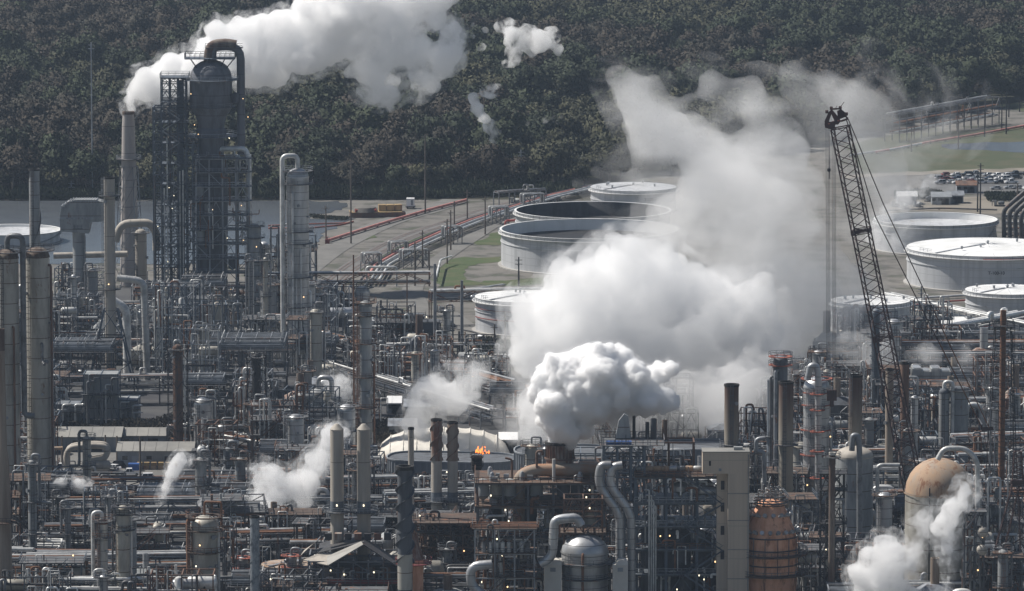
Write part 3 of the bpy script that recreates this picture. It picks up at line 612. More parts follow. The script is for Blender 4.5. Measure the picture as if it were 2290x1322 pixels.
pipeline('curving pipe bundle of white and pink pipes beside the railway', [(828, 640), (850, 606), (920, 566), (1000, 530), (1060, 506), (1130, 483), (1230, 452), (1330, 428)], .42, 2.2, ('pipewhite', 'pipegrey', 'pipewhite', 'pipepink', 'pipedark'), offs=(-3, -1.6, -.2, 1.6, 3), lm='the curving pipe bundle')
pipeline('thin orange boom floating across the canal', [(600, 512), (690, 512), (760, 505), (790, 497)], .3, .25, 'orange', sup=1e9)
pipeline('second thin orange boom floating on the canal', [(600, 506), (700, 502), (776, 500)], .22, .25, 'orange', sup=1e9)
pipeline('pink pipeline at the foot of the far pipe rack', [(1960, 345), (2080, 322), (2180, 306), (2290, 286), (2400, 270)], .5, .9, 'pipepink')
pipeline('white pipe on sleepers below the far rack', [(1900, 352), (2000, 338), (2060, 326)], .5, .9, 'pipewhite')
rack('long tall pipe rack on the far bank beyond the field', ground(1995, 318), ground(2218, 276), 12, W=7, levels=3, np_=4, seed=5, dz=4, m='steel', lm='the far pipe rack')
rack('grey pipe rack with white pipes before the forest edge', ground(1110, 462), ground(1215, 455), 5.5, W=4, levels=1, np_=4, seed=6, m='steel')
for i, (px, row, wpx) in enumerate(((925, 598, 60), (830, 606, 40), (1010, 545, 40), (1115, 500, 40), (1190, 470, 50), (890, 580, 40))):
    g = ground(px, row); Wd = wpx / ppm(g.y); t = thing('pipe_gantry', 'small steel pipe gantry over the pipe bundle', 'pipe gantry', g, .4, 'gantries over the pipe bundle', True)
    build('steel_frame', frame_mesh(Wd, 4, [3, 6], 2, 1, .25, .25, .5), 'steel', t)
    for k in range(4): build('pipe', MB().tube([(-Wd / 2, -1.5 + k, 3.3), (-Wd / 2, -1.5 + k, 6.4), (Wd / 2, -1.5 + k, 6.4), (Wd / 2, -1.5 + k, 2)], .22, 7), ('pipewhite', 'pipegrey', 'pipegrey')[k % 3], t)
t = thing('pipe_arch', 'white square pipe arch beside the curving pipe bundle', 'pipe arch', ground(840, 640)); build('pipe', MB().tube([(-3, 0, 0), (-3, 0, 6.5), (7, 0, 6.5), (7, 0, 0)], .4, 8), 'pipewhite', t)
t = thing('pipe_arch', 'dark red bent pipe beside the open tank edge', 'pipe arch', ground(1130, 512)); build('pipe', MB().tube([(0, 0, 0), (0, 0, 3), (5, 2, 3)], .4, 8), 'pipered', t)
# barge with equipment on the bank
g = ground(840, 484); t = thing('work_barge', 'rust and yellow work barge moored at the bank', 'barge', g, .12, None, False, 'the yellow work barge')
build('hull', MB().box((0, 0, .9), (19, 7, 1.8)).box((10, 0, 1.2), (2, 6, 1)), 'brownsteel', t); build('deck', MB().box((0, 0, 1.9), (19.4, 7.2, .15)), 'yellow', t)
build('rubble_load', MB().lathe([(5, 0), (4, 1.6), (2, 2.3), (.001, 2.5)], 9, (-4, 0, 1.9)), 'ground', t)
for k in range(3): build('container', MB().box((2.5 + k * 3, .5, 3.2), (2.7, 3.5, 2.4)), 'yellow', t)
for k in range(3): build('winch', MB().lathe([(.6, -1), (.9, -.9), (.5, -.8), (.5, .8), (.9, .9), (.6, 1)], 10, (-7 + k * 3, -2.6, 2.6), axis='x'), 'pipered', t)
g = ground(918, 466); t = thing('generator_unit', 'white boxy generator unit on a dark trailer at the bank', 'generator', g)
build('housing', MB().box((0, 0, 2.4), (3, 3.2, 3)), 'white', t); build('trailer', MB().box((0, 0, .7), (3.6, 3.4, .5)), 'darksteel', t); build('door', MB().box((.6, -1.65, 2.3), (.8, .06, 2)), 'wallgrey', t)
for s_ in (-1, 1): build('wheel', MB().lathe([(.001, -.2), (.5, -.2), (.5, .2), (.001, .2)], 12, (s_ * 1.1, -1.5, .5), axis='x'), 'tyre', t)
for i, (lb, pts_, r_, z_, m_) in enumerate((
    ('thin white pipe run crossing the gravel beside the large open tank', [(985, 655), (1060, 650), (1130, 640)], .25, .6, 'pipewhite'), ('thin dark pipe run along the gravel road', [(940, 760), (1000, 735), (1060, 745), (1120, 775)], .25, .5, 'pipedark'),
    ('rusty pipe run between the low white tank and the road', [(1010, 770), (1090, 765), (1160, 770)], .3, .6, 'piperust'), ('white pipe rising from the bridge toward the tanks', [(975, 640), (985, 600), (1010, 592)], .35, 3, 'pipewhite'),
    ('pale pipes in front of the huge white tank', [(1985, 690), (2060, 672), (2170, 665), (2300, 690)], .35, .8, 'pipewhite'), ('red pipe in front of the huge white tank', [(1990, 700), (2070, 682), (2180, 675), (2300, 700)], .25, .7, 'pipered'),
    ('dark pipe run behind the light roofed open tank', [(1980, 476), (2100, 470), (2230, 474)], .3, .8, 'pipedark'), ('grey pipes beside the dark duct row', [(2222, 520), (2226, 560), (2260, 600)], .35, .8, 'pipegrey'))):
    pipeline(lb, pts_, r_, z_, m_, offs=(0, 1.1) if i in (0, 4) else (0,))
for i in range(26):
    px, row = [(U(2000, 2280), U(446, 474)), (U(985, 1110), U(660, 790)), (U(1120, 1300), U(448, 466)), (U(2180, 2290), U(700, 745))][i % 4]; g = ground(px, row)
    t = thing('equipment_skid', 'small %s equipment skid on open ground' % ('grey', 'pale', 'dark')[i % 3], 'equipment skid', g, U(0, 3), 'small equipment skids', True)
    build('base', MB().box((0, 0, .3), (4, 2, .5)), 'darksteel', t); mb = MB(); drum(mb, -.5, 0, 1.4, .7, 1.8); build('drum', mb, ('greyvessel', 'clad', 'smokegrey')[i % 3], t); build('pipe', MB().tube([(1.2, 0, .5), (1.2, 0, 2.2), (3, 0, 2.2), (3, 0, .2)], .15, 6), 'pipegrey', t); build('panel', MB().box((1.7, .8, 1.3), (.8, .3, 1.6)), 'palesteel', t)
# ================================================================ vehicles
def car(label, px, row, rz, kind='sedan', m='carw', group=None, auto=True, proto={}):
    g = ground(px, row); g = Vector((g.x, g.y, .12)); cat = {'pickup': 'pickup truck', 'suv': 'suv', 'sedan': 'car'}[kind]
    if (kind, m) in proto:
        o = copy_thing(proto[kind, m], g, rz, label, group, auto); o['category'] = cat; return o
    t = thing('parked_pickup' if kind == 'pickup' else 'parked_car', label, cat, g, rz, group, auto); proto[kind, m] = t
    L, Wd = {'pickup': (5.8, 2.0), 'suv': (5.0, 1.95), 'sedan': (4.7, 1.8)}[kind]; l = L / 2; hz = {'pickup': 1.05, 'suv': 1.0, 'sedan': .85}[kind]; top = {'pickup': 1.9, 'suv': 1.8, 'sedan': 1.42}[kind]
    b = MB(); pr = [(-l, .35), (-l + .05, hz - .1), (-l + .9, hz), (l - .3, hz), (l, hz - .25), (l, .35)]
    for y0, y1 in ((-Wd / 2, Wd / 2),):
        n = len(pr); b.add([(x, y0, z) for x, z in pr] + [(x, y1, z) for x, z in pr], [tuple(range(n)), tuple(range(2 * n - 1, n - 1, -1))] + [(i, i + n, (i + 1) % n + n, (i + 1) % n) for i in range(n)])
    build('body', b, m, t)
    c0, c1 = {'pickup': (-1.4, 1.0), 'suv': (-1.2, 2.3), 'sedan': (-1.1, 1.7)}[kind]
    def cab(x0, x1, z0, z1, ins, w_): 
        vs = [(x0, -w_, z0), (x1, -w_, z0), (x1, w_, z0), (x0, w_, z0), (x0 + ins * 1.6, -w_ + .2, z1), (x1 - ins, -w_ + .2, z1), (x1 - ins, w_ - .2, z1), (x0 + ins * 1.6, w_ - .2, z1)]
        return MB().add(vs, [(0, 1, 5, 4), (1, 2, 6, 5), (2, 3, 7, 6), (3, 0, 4, 7), (4, 5, 6, 7)])
    build('window', cab(c0, c1, hz, top - .1, .4, Wd / 2 - .02), 'glass', t); ro = MB(); ro.bx(c0 + .6, -Wd / 2 + .2, top - .1, c1 - .38, Wd / 2 - .2, top)
    for xx in (c0 + .62, (c0 + c1) / 2 + .1, c1 - .35):
        for s_ in (-1, 1): ro.bar((xx - (.5 if xx < c0 + 1 else 0), s_ * (Wd / 2 - .01), hz), (xx, s_ * (Wd / 2 - .19), top - .05), .1)
    build('roof', ro, m, t)
    if kind == 'pickup': build('cargo_bed', MB().bx(c1 + .1, -Wd / 2 + .12, hz - .28, l - .15, Wd / 2 - .12, hz + .004), 'darksteel', t)
    for x in (-l + .95, l - 1.05):
        for s_ in (-1, 1):
            wh = MB(); wh.lathe([(.001, -.12), (.36, -.12), (.36, .12), (.001, .12)], 14, axis='x'); wh.v = [(x + v[1], s_ * (Wd / 2 - .08) + v[0], .36 + v[2]) for v in wh.v]; w_ = build('wheel', wh, 'tyre', t)
            rm = MB(); rm.lathe([(.001, -.14), (.2, -.14), (.2, .14), (.001, .14)], 10, axis='x'); rm.v = [(x + v[1], s_ * (Wd / 2 - .08) + v[0], .36 + v[2]) for v in rm.v]; build('rim', rm, 'rim', w_)
    for s_ in (-1, 1): build('headlight', MB().box((-l - .01, s_ * (Wd / 2 - .3), hz - .28), (.06, .36, .18)), 'white', t); build('taillight', MB().box((l + .01, s_ * (Wd / 2 - .2), hz - .28), (.06, .2, .3)), 'redrail', t)
    return t
car('white pickup truck with open bed parked behind the wooden pole', 290, 1064, .12, 'pickup', 'carw', auto=False)
car('white suv parked in front of the white pickup', 325, 1074, .12, 'suv', 'carw', auto=False)
car('white sedan parked behind the white pickup, angled away', 252, 1051, -.5, 'sedan', 'carw', auto=False)
car('black suv parked behind the white pickup truck', 262, 1046, -.4, 'suv', 'carb', auto=False)
car('white car between the twin clad columns and yard', 122, 1052, .1, 'suv', 'carw', auto=False)
car('white pickup far behind on the warehouse forecourt', 284, 992, .1, 'pickup', 'carw', auto=False)
for i in range(34):
    row = (393, 402, 411, 423)[i % 4] + U(-1.5, 1.5); px = (2118, 2100, 2105, 2230)[i % 4] + (i // 4) * (22 if i % 4 < 3 else 24) + U(-4, 4)
    if px > 2330: continue
    mm = rng.choice(('carw', 'carw', 'carb', 'carg', 'card', 'carg', 'carr', 'carb')); k = rng.choice(('sedan', 'suv', 'pickup', 'sedan'))
    car({'carw': 'white', 'carb': 'black', 'carg': 'silver', 'card': 'dark blue', 'carr': 'dark red'}[mm] + {'sedan': ' sedan', 'suv': ' suv', 'pickup': ' pickup'}[k] + ' in the far car park', px, row, U(.1, .5) + (0 if rng.random() < .5 else math.pi), k, mm, 'cars in the far car park')
# ================================================================ low buildings
for a in ((
    'low pale roofed warehouse beside the twin clad columns', 95, 268, 0, 1010, 16, 4, 'wallgrey', 'roofpale'), ('long grey warehouse with pale roof behind the pickups', 262, 430, 0, 1047, 12, 4.6, 'wallgrey', 'roofpale'),
    ('blue grey shed row behind the long warehouse', 272, 372, 0, 1004, 9, 3.6, 'finfan', 'roofpale'), ('small pale shed behind the open tank beyond the crane', 2004, 2046, 0, 458, 7, 3.2, 'wallgrey', 'white'), ('low grey hut between the shed and the car park', 2080, 2122, 0, 458, 6, 3.0, 'wallgrey', 'wallgrey'),
    ('brown roofed bus shelter at the car park edge', 2135, 2180, 0, 432, 5, 3, 'wallgrey', 'brownsteel'), ('small white flat building behind the crane pendants', 2103, 2160, 0, 752, 8, 4, 'wallgrey', 'white'), ('tiny hut between the hut and tall racks', 2115, 2150, 0, 455, 5, 3, 'wallgrey', 'palesteel'),
    ('dark green equipment shed in front of the rusty pipe trench', 905, 960, 0, 945, 8, 4.5, 'ribwall', 'palesteel'), ('small white roofed hut beside the tall grey ladder column', 868, 896, 0, 925, 6, 3, 'wallgrey', 'white'), ('blue grey container shed behind the fabric building', 870, 930, 0, 985, 7, 4, 'wallgrey', 'palesteel'), ('pale cabin beside the fabric building end', 1118, 1155, 0, 1012, 6, 3.5, 'wallgrey', 'white'),
    ('dark brick shed beside the tall ladder column', 690, 780, 0, 1010, 8, 5, 'brownsteel', 'rustplate'), ('red brown low hut in the tank yard', 760, 800, 0, 700, 6, 3, 'rustplate', 'palesteel')):
    gable(a[0], a[1], a[2], a[3], a[4], a[5], a[6], a[7], a[8])
g = ground(300, 1053); t = thing('dumpster', 'blue steel waste skip behind the white pickup', 'dumpster', g); build('bin', MB().box((0, 0, 1), (3, 2, 1.8)), 'blue', t); build('lid', MB().box((0, .2, 1.95), (3.1, 1.7, .12)), 'blue', t)
g = ground(345, 1050); 
for k in range(6): 
    t = thing('pallet_stack', 'yellow crate stack along the warehouse wall', 'crate stack', (g.x - 4 + k * 1.9, g.y, 0), 0, 'crates along the warehouse', True); build('crate', MB().box((0, 0, .5), (1.4, 1.2, 1)), 'ochre', t); build('crate', MB().box((.1, 0, 1.5), (1.4, 1.2, .9)), 'yellow', t)
# fabric building
def fabric():
    Y = Yrow(1040); xc = at(990, 1040, Y).x; s = ppm(Y, 4); W = 300 / s; D = 34; hh = topz(990, 962, Y + 18)
    t = thing('fabric_building', 'long white arched fabric membrane building with soot marks', 'fabric building', (xc, Y + 20, 0), 0, None, False, 'the white fabric building')
    mb = MB(); n = 30; mS = 14; vs = []; fs = []
    for i in range(n + 1):
        u = -1 + 2 * i / n; e = (1 - abs(u) ** 2.6) ** .5 if abs(u) < 1 else 0; sc_ = .25 + .75 * e
        for k in range(mS + 1):
            a = math.pi * k / mS; rib = .22 * (1 if i % 3 == 0 else 0); r = (1 * sc_)
            vs.append((u * W / 2, -math.cos(a) * (D / 2 * sc_ + rib), math.sin(a) ** .8 * ((hh - .3) * e + rib) if e > 0 else 0))
    for i in range(n):
        for k in range(mS): fs.append((i * (mS + 1) + k, (i + 1) * (mS + 1) + k, (i + 1) * (mS + 1) + k + 1, i * (mS + 1) + k + 1))
    mb.add(vs, fs, True); build('membrane', mb, 'fabric', t)
    for i in range(3, n, 3):
        u = -1 + 2 * i / n; e = (1 - abs(u) ** 2.6) ** .5; sc_ = .25 + .75 * e
        build('rib', MB().tube([(u * W / 2, -math.cos(math.pi * k / 12) * (D / 2 * sc_ + .3), math.sin(math.pi * k / 12) ** .8 * ((hh - .3) * e + .3)) for k in range(13)], .16, 6, bend=.1), 'fabric', t)
fabric()
# ribbed grey tanks in front of the fabric building
def ribtank(label, px, w, rim, Y, lm=None, D=9, tilt=0.0):
    h = topz(px, rim, Y); W = w / ppm(Y, h) / 2; x = at(px, rim, Y).x; t = thing('panelled_tank', label, 'storage tank', (x, Y, 0), tilt, None, False, lm)
    ol = []
    for k in range(48): a = 2 * math.pi * k / 48; c, q = math.cos(a), math.sin(a); ol.append((W * math.copysign(abs(c) ** .45, c), D * math.copysign(abs(q) ** .8, q)))
    n = len(ol); build('shell', MB().add([(a, b, 0) for a, b in ol] + [(a, b, h) for a, b in ol], [(i, (i + 1) % n, (i + 1) % n + n, i + n) for i in range(n)]), 'ribwall', t)
    build('roof', MB().add([(a * .995, b * .995, h - .3) for a, b in ol], [tuple(range(n))]), 'smokegrey', t); rb = MB()
    for i in range(n):
        a, b = ol[i], ol[(i + 1) % n]; m_ = max(1, int(math.hypot(a[0] - b[0], a[1] - b[1]) / 1.7))
        for j in range(m_): f = j / m_; c = (a[0] + (b[0] - a[0]) * f, a[1] + (b[1] - a[1]) * f); rb.bar((*c, 0), (*c, h + .1), .26)
        rb.bar((*a, h), (*b, h), .35)
    build('stiffener', rb, 'wallgrey', t)
ribtank('wide blue grey ribbed tank in front of the fabric building', 1010, 290, 1022, 1440, 'the ribbed grey tank', tilt=-.15)
ribtank('blue grey ribbed tank behind the rusty steam stack', 1260, 220, 1006, 1420)
ribtank('dark blue ribbed tank behind the tan lift tower', 1560, 290, 994, 1440, tilt=.1)
# ================================================================ main process equipment, left side
def profile(px, Y, rows, zbase=None):
    """turn (row, half width in picture columns) pairs at a distance into a lathe profile (r, z)"""
    return [(hw / ppm(Y, topz(px, row, Y)), topz(px, row, Y)) for row, hw in rows]
def ringdeck(t, r0, r1, z, m='grate', rm='steel', a0=0.0, a1=2 * math.pi, c=(0, 0), n=20):
    p = build('platform', MB().lathe([(r0, z), (r1, z), (r1, z + .2), (r0, z + .2)], n, (c[0], c[1], 0), a0, a1), m, t)
    build('railing', MB().ringrail(r1 - .05, z + .15, n=n, a0=a0, a1=a1, c=c), rm, p); return p
column('big clad column with dark domed head, cut by the frame edge', 20, 556, 50, base=1128, m='cladmat', plats=(.985,), headm='stackrust', pm='darksteel', gm='darksteel', neck=(1, .75, .35, 'pipegrey'), lm='the twin clad columns', side=((-60, .3, .0, .7, 'piperust'),), lamps=1)
column('big clad column with dark rusty head and caged platform beside the frame edge column', 87, 552, 54, base=1112, m='cladmat', plats=(.985,), headm='stackrust', pm='darksteel', gm='darksteel', side=((-20, .35, .02, .93, 'brownsteel'), (-5, .25, .02, .8, 'palesteel'), (-70, .4, .55, .62, 'pipegrey')), lamps=1)
def strstack(label, px, top, w, base=None, Y=None, m='beige', turns=4, h0=.5, sm='darksteel', n=1, w_=.5, lm=None, **k):
    t, r, h = column(label, px, top, w, base=base, Y=Y, m=m, head='open', name='spiral_stack', cat='stack', nozz=0, lm=lm, **k)
    strake(t, r, h * h0, h * .985, turns, sm, w=w_, n=n); return t, r, h
strstack('slender pale helical stack beside the arched duct', 82, 378, 24, base=702, m='greyvessel', turns=1.6, h0=.1, sm='pipedark', plats=(), w_=.4)
column('slim cream stack on braced legs with a ringed platform', 249, 396, 24, base=860, m='beige', head='open', plats=(.91, .46), name='stack', cat='stack', nozz=2, pm='palesteel', lm='the slim cream stack', pw=1.6, lamps=2)
# legs of the slim cream stack
Y = Yrow(872); x = at(249, 800, Y).x; t = thing('braced_base', 'steel pyramid base around the slim cream stack', 'steel base', (x, Y, 0), 0, None); mb = MB(); zt = topz(249, 690, Y)
for a, b in ((-1, -1), (1, -1), (1, 1), (-1, 1)):
    mb.bar((a * 7, b * 5, 0), (a * 1.9, b * 1.9, zt), .4)
    for k in range(3): f, g_ = k / 3, (k + 1) / 3; q = lambda f, a, b: (a * (7 + (1.9 - 7) * f), b * (5 + (1.9 - 5) * f), zt * f); mb.bar(q(f, a, b), q(g_, a * (-1 if b < 0 else 1), b * (1 if b < 0 else -1)), .22)
    for f in (.33, .66): mb.bar(q(f, -1, b), q(f, 1, b), .25); mb.bar(q(f, a, -1), q(f, a, 1), .25)
build('steel_frame', mb, 'bluesteel', t)
def ductline(label, pts, hw, Y, m='clad', name='duct', cat='duct', lm=None, seamr=True, base=None, n=14, tilt=0.0, cap=True):
    P0 = at(pts[0][0], pts[0][1], Y); P_ = [at(px, py, Y + (dy[0] if dy else 0)) for px, py, *dy in pts]; r = hw / ppm(Y, P_[0].z); o = Vector((P_[-1].x, P_[-1].y, 0))
    t = thing(name, label, cat, o, 0, None, False, lm); L = [p - o for p in P_]
    rg_ = MB().tube(L, r, n, bend=r * 2.6)
    for a, b in zip(L, L[1:]):
        d = (b - a); k = int(d.length / 2.6)
        for i in range(1, k): c = a + d * i / k; dn = d.normalized(); rg_.tube([c - dn * .09, c + dn * .09], r * 1.06, n)
    build('body', rg_, m, t)
    return t, r
Yd = Yrow(850)
ductline('tall white duct from the cream stack bending down beside a second duct', [(262, 622), (322, 628), (332, 925)], 8, Yd, 'pipewhite')
ductline('shorter white duct from the cream stack into a flared box', [(252, 672), (283, 690), (285, 845)], 9.5, Yd - 2, 'pipewhite')
Y = Yd - 2; x0, x1 = at(274, 870, Y).x, at(296, 870, Y).x; t = thing('flared_duct_box', 'grey flared box under the shorter white duct', 'duct box', ((x0 + x1) / 2, Y, 0)); w_ = x1 - x0
z0, z1, z2, z3 = [topz(285, r_, Y) for r_ in (920, 868, 848, 838)]
mb = MB(); c = lambda w, d, z: [(-w, -d, z), (w, -d, z), (w, d, z), (-w, d, z)]
for a, b in (((w_ * .85, 2, z1), (w_ * .38, 1.1, z2)), ((w_ * .85, 2, z0), (w_ * .85, 2, z1))): mb.add(c(*a) + c(*b), [(0, 1, 5, 4), (1, 2, 6, 5), (2, 3, 7, 6), (3, 0, 4, 7)])
build('hopper', mb, 'greyvessel', t); build('leg', frame_mesh(w_ * 1.4, 3, [z0], 1, 1), 'steel', t)
build('outlet_pipe', MB().tube([(w_ * .4, -2, z0 + 1), (w_ * 1.4, -2.4, z0), (w_ * 1.4, -2.4, .5), (0, -2.4, .4)], .8, 10), 'clad', t)
for i, (a, b, tp, bs, mm, lb) in enumerate(((190, 262, 838, 948, 'finfan', 'blue grey boiler casing under the cream stack'), (262, 306, 895, 945, 'greyvessel', 'grey boiler casing under the flared duct'), (128, 176, 905, 945, 'palesteel', 'pale cabin on steel legs beside the clad column'))):
    Y = Yrow(bs); W = (b - a) / ppm(Y); h = topz(a, tp, Y); x = at((a + b) / 2, 900, Y).x; t = thing('boiler_casing', lb, 'boiler', (x, Y + 4, 0)); cs_ = MB().bx(-W / 2, -4, h * .12, W / 2, 4, h); 
    for k in range(int(W / 2) + 1): cs_.bx(-W / 2 + 2 * k - .08, -4.15, h * .12, -W / 2 + 2 * k + .08, -4, h)
    build('casing', cs_, 'greyvessel' if mm == 'finfan' else mm, t)
    for k in range(9): xx = U(-W / 2, W / 2); hh_ = h * U(.4, 1.1); build('pipe', MB().tube([(xx, -4.9, .3), (xx, -4.9, hh_), (xx + U(1, 3), -4.9, hh_), (xx + 2, -4, hh_)], rng.choice((.12, .2, .3)), 7), rng.choice(('pipewhite', 'pipegrey', 'pipegrey')), t)
    build('leg', frame_mesh(W + .6, 8.6, [h * .12, h * .6, h + .2], 2, 1), 'bluesteel', t); d = build('walkway', MB().bx(-W / 2 - 1, -5.6, h * .6, W / 2 + 1, -4.4, h * .6 + .15), 'grate', t); build('railing', MB().rail([(-W / 2 - 1, -5.5, h * .6), (W / 2 + 1, -5.5, h * .6)]), 'palesteel', d)
    build('hatch', MB().bx(-.8, -4.3, h * .3, .8, -4.1, h * .5), 'darksteel', t)
# steaming concrete chimney
Y = Yrow(640); t = thing('concrete_chimney', 'tall slender tapered chimney steaming at its top', 'chimney', (at(290, 600, Y).x, Y, 0), 0, None, False, 'the tapered steaming chimney')
pr = profile(290, Y, [(640, 22), (480, 19), (370, 16.5), (285, 14.5), (283, 14.5), (250, 12.5)])
build('shaft', MB().lathe(pr, 28), 'chimney', t); build('stack_rim', MB().lathe([(pr[-1][0] * .9, pr[-1][1] - 3), (pr[-1][0] * .9, pr[-1][1] + .1), (pr[-1][0] * 1.12, pr[-1][1] + .1), (pr[-1][0] * 1.12, pr[-1][1] - .8)], 28), 'stackrust', t)
ringdeck(t, 2.3, 4.2, topz(290, 356, Y), 'grate', 'palesteel'); lt = MB(); zz = topz(290, 372, Y)
for a in range(6):
    a0 = a * math.pi / 3; e = (math.cos(a0), math.sin(a0)); e2 = (math.cos(a0 + math.pi / 3), math.sin(a0 + math.pi / 3)); lt.bar((5.2 * e[0], 5.2 * e[1], 0), (3 * e[0], 3 * e[1], zz), .25)
    for k in range(6): f, g_ = k / 6, (k + 1) / 6; q = lambda f, e: ((5.2 - 2.2 * f) * e[0], (5.2 - 2.2 * f) * e[1], zz * f); lt.bar(q(f, e), q(g_, e2), .16); lt.bar(q(g_, e), q(g_, e2), .16)
build('support_lattice', lt, 'palesteel', t)
# arched duct house
Y = Yrow(720); t = thing('arched_duct', 'big grey arched convection duct standing on a round leg', 'duct', (at(178, 700, Y).x, Y, 0), 0, None, False, 'the grey arched duct')
s = ppm(Y, 30); X = lambda px: at(px, 500, Y).x - t.location.x; Z = lambda r: topz(178, r, Y)
mb = MB(); outer = [(X(136), Z(515)), (X(136), Z(478)), (X(141), Z(462)), (X(153), Z(450)), (X(170), Z(445)), (X(215), Z(445)), (X(240), Z(452)), (X(240), Z(492)), (X(205), Z(495)), (X(200), Z(520))]
n = len(outer); mb.add([(x, -3.2, z) for x, z in outer] + [(x, 3.2, z) for x, z in outer], [tuple(range(n - 1, -1, -1)), tuple(range(n, 2 * n))] + [(i, (i + 1) % n, (i + 1) % n + n, i + n) for i in range(n)]); build('casing', mb, 'greyvessel', t)
rb = MB(); 
for i in range(14): x, z = X(140 + i * 6), Z(447 if i > 3 else 461 - i * 4); rb.box((x, -3.3, z), (.25, .5, .9)); rb.box((x, 0, z + .3), (.2, 6.6, .25))
rb.bx(X(136) - .2, -3.4, Z(488), X(210), -3.1, Z(484)); build('stiffener', rb, 'palesteel', t)
build('round_leg', MB().lathe([(14 / s, 0), (14 / s, Z(520)), (20 / s, Z(512))], 24, (X(176), 0, 0)), 'greyvessel', t); build('side_ladder', (lambda m_: (ladder(m_, X(190), -2.4, 1, Z(525)), m_)[1])(MB()), 'steel', t)
ringdeck(t, 2.1, 3.6, Z(510), c=(X(176), 0))
ductline('weathered cream pipe arch beside the tapered chimney', [(258, 540), (270, 500), (335, 498), (350, 520), (350, 560)], 9, Yrow(700), 'beige')
column('short cream silo leg under the pipe arch', 318, 512, 26, base=690, m='beige', plats=(.95,), nozz=2)
ductline('long cream drum line behind the slim stack', [(120, 572), (285, 568)], 7, Yrow(690), 'beige')
# ---- regenerator tower
Y = 1776.0; cx = 474; ox = at(cx, 500, Y).x; T = thing('regenerator_tower', 'tall dark regenerator vessel with cone bottom on an open steel frame', 'process tower', (ox, Y, 0), 0, None, False, 'the dark regenerator tower')
sR = lambda row: ppm(Y, topz(cx, row, Y)); X = lambda px: at(px, 400, Y).x - ox; Z = lambda r: topz(cx, r, Y)
build('vessel', MB().lathe(profile(cx, Y, [(640, 18), (620, 34), (372, 37), (356, 28), (304, 28), (300, 34), (290, 34), (285, 29), (262, 34), (240, 47.5), (176, 47.5), (160, 44), (147, 36), (138, 23), (133, 8), (132, .1)]), 40), 'regen', T)
build('overhead_duct', MB().tube([(X(477), 0, Z(138)), (X(477), 0, Z(105)), (X(540), 0, Z(103)), (X(540), 0, Z(345))], 9 / 6.7, 14, bend=5), 'regen', T)
build('top_duct', MB().tube([(X(468), 0, Z(136)), (X(472), 0, Z(101)), (X(505), 0, Z(97)), (X(530), 0, Z(101))], 11 / 6.7, 12, bend=4), 'stackrust', T)
for r_, hw0, hw1 in ((178, 47, 62), (238, 47, 54), (304, 33, 58)): ringdeck(T, hw0 / 6.7, hw1 / 6.7, Z(r_), 'bluesteel', 'palesteel')
d = build('platform', MB().bx(X(416), -4, Z(131), X(528), 4, Z(129)), 'bluesteel', T); build('railing', MB().rail([(X(416), -4, Z(129)), (X(528), -4, Z(129)), (X(528), 4, Z(129)), (X(416), 4, Z(129))], 1.6, 1.6, .12, True), 'steel', d)
d = build('platform', MB().bx(X(462), -2.5, Z(107), X(545), 2.5, Z(106)), 'darksteel', T); build('railing', MB().rail([(X(462), -2.5, Z(106)), (X(545), -2.5, Z(106))], 1.4, 1.6, .12), 'steel', d)
for px in (430, 470, 505, 525): build('bracket', MB().bar((X(px), -3.4, Z(131)), (X(474) + (X(px) - X(474)) * .7, -3.4, Z(150)), .35), 'darksteel', T)
build('side_drum', MB().lathe([(.001, -2), (1.1, -1.4), (1.1, 1.4), (.001, 2)], 14, (X(528), -2.5, Z(218))), 'smokegrey', T)
build('crown_duct', MB().tube([(X(468), -2, Z(352)), (X(468), -2, Z(338)), (X(498), -2, Z(331)), (X(552), -2, Z(331)), (X(557), -2, Z(360)), (X(557), -2, Z(640))], 6 / 6.8, 12, bend=3), 'pipewhite', T)
rg = random.Random(4)
def frame_at(T, a, b, zs, y0, y1, nx, ny, m, base=0, cs=.4, bs=.35, brace=.7, nm='steel_frame'):
    f = frame_mesh(b - a, y1 - y0, zs, nx, ny, cs, bs, brace, rg, base); f.v = [(v[0] + (a + b) / 2, v[1] + (y0 + y1) / 2, v[2]) for v in f.v]; return build(nm, f, m, T)
zs = [Z(r_) for r_ in (668, 636, 604, 572, 540, 508, 476, 444, 412, 380, 350)]
frame_at(T, X(441), X(559), zs, -7, 7, 4, 2, 'palesteel', brace=.5, cs=.5)
for i, z in enumerate(zs):
    d = build('deck', MB().bx(X(441) - 1, -8, z, X(559) + 1, -4.5, z + .15), 'bluesteel', T); build('railing', MB().rail([(X(441) - 1, -7.9, z + .1), (X(559) + 1, -7.9, z + .1)], 1.2, 2, .1), 'palesteel', d)
frame_at(T, X(418), X(446), [Z(r_) for r_ in range(680, 300, -24)], -4, 4, 2, 1, 'bluesteel', brace=.7)
for k in range(26):
    a = rg.uniform(425, 560); r0 = rg.uniform(360, 640); r1 = r0 - rg.uniform(20, 90); b = a + rg.uniform(-25, 25); y = rg.uniform(-8.5, -5)
    build('pipe', MB().tube([(X(a), y, Z(r0)), (X(a), y, Z(max(r1, 345))), (X(b), y, Z(max(r1, 345))), (X(b), y, Z(max(r1, 345) - 10))], rg.choice((.14, .2, .3)), 7), rg.choice(('pipewhite', 'pipegrey', 'pipedark', 'pipegrey', 'piperust')), T)
for k in range(5):
    a, r0 = rg.choice((450, 468, 490, 520, 545)), rg.choice((600, 540, 480, 440)); build('drum', MB().lathe([(.001, 0), (1.3, .8), (1.3, 4), (.001, 4.8)], 14, (X(a), -5.2, Z(r0))), rg.choice(('greyvessel', 'smokegrey')), T)
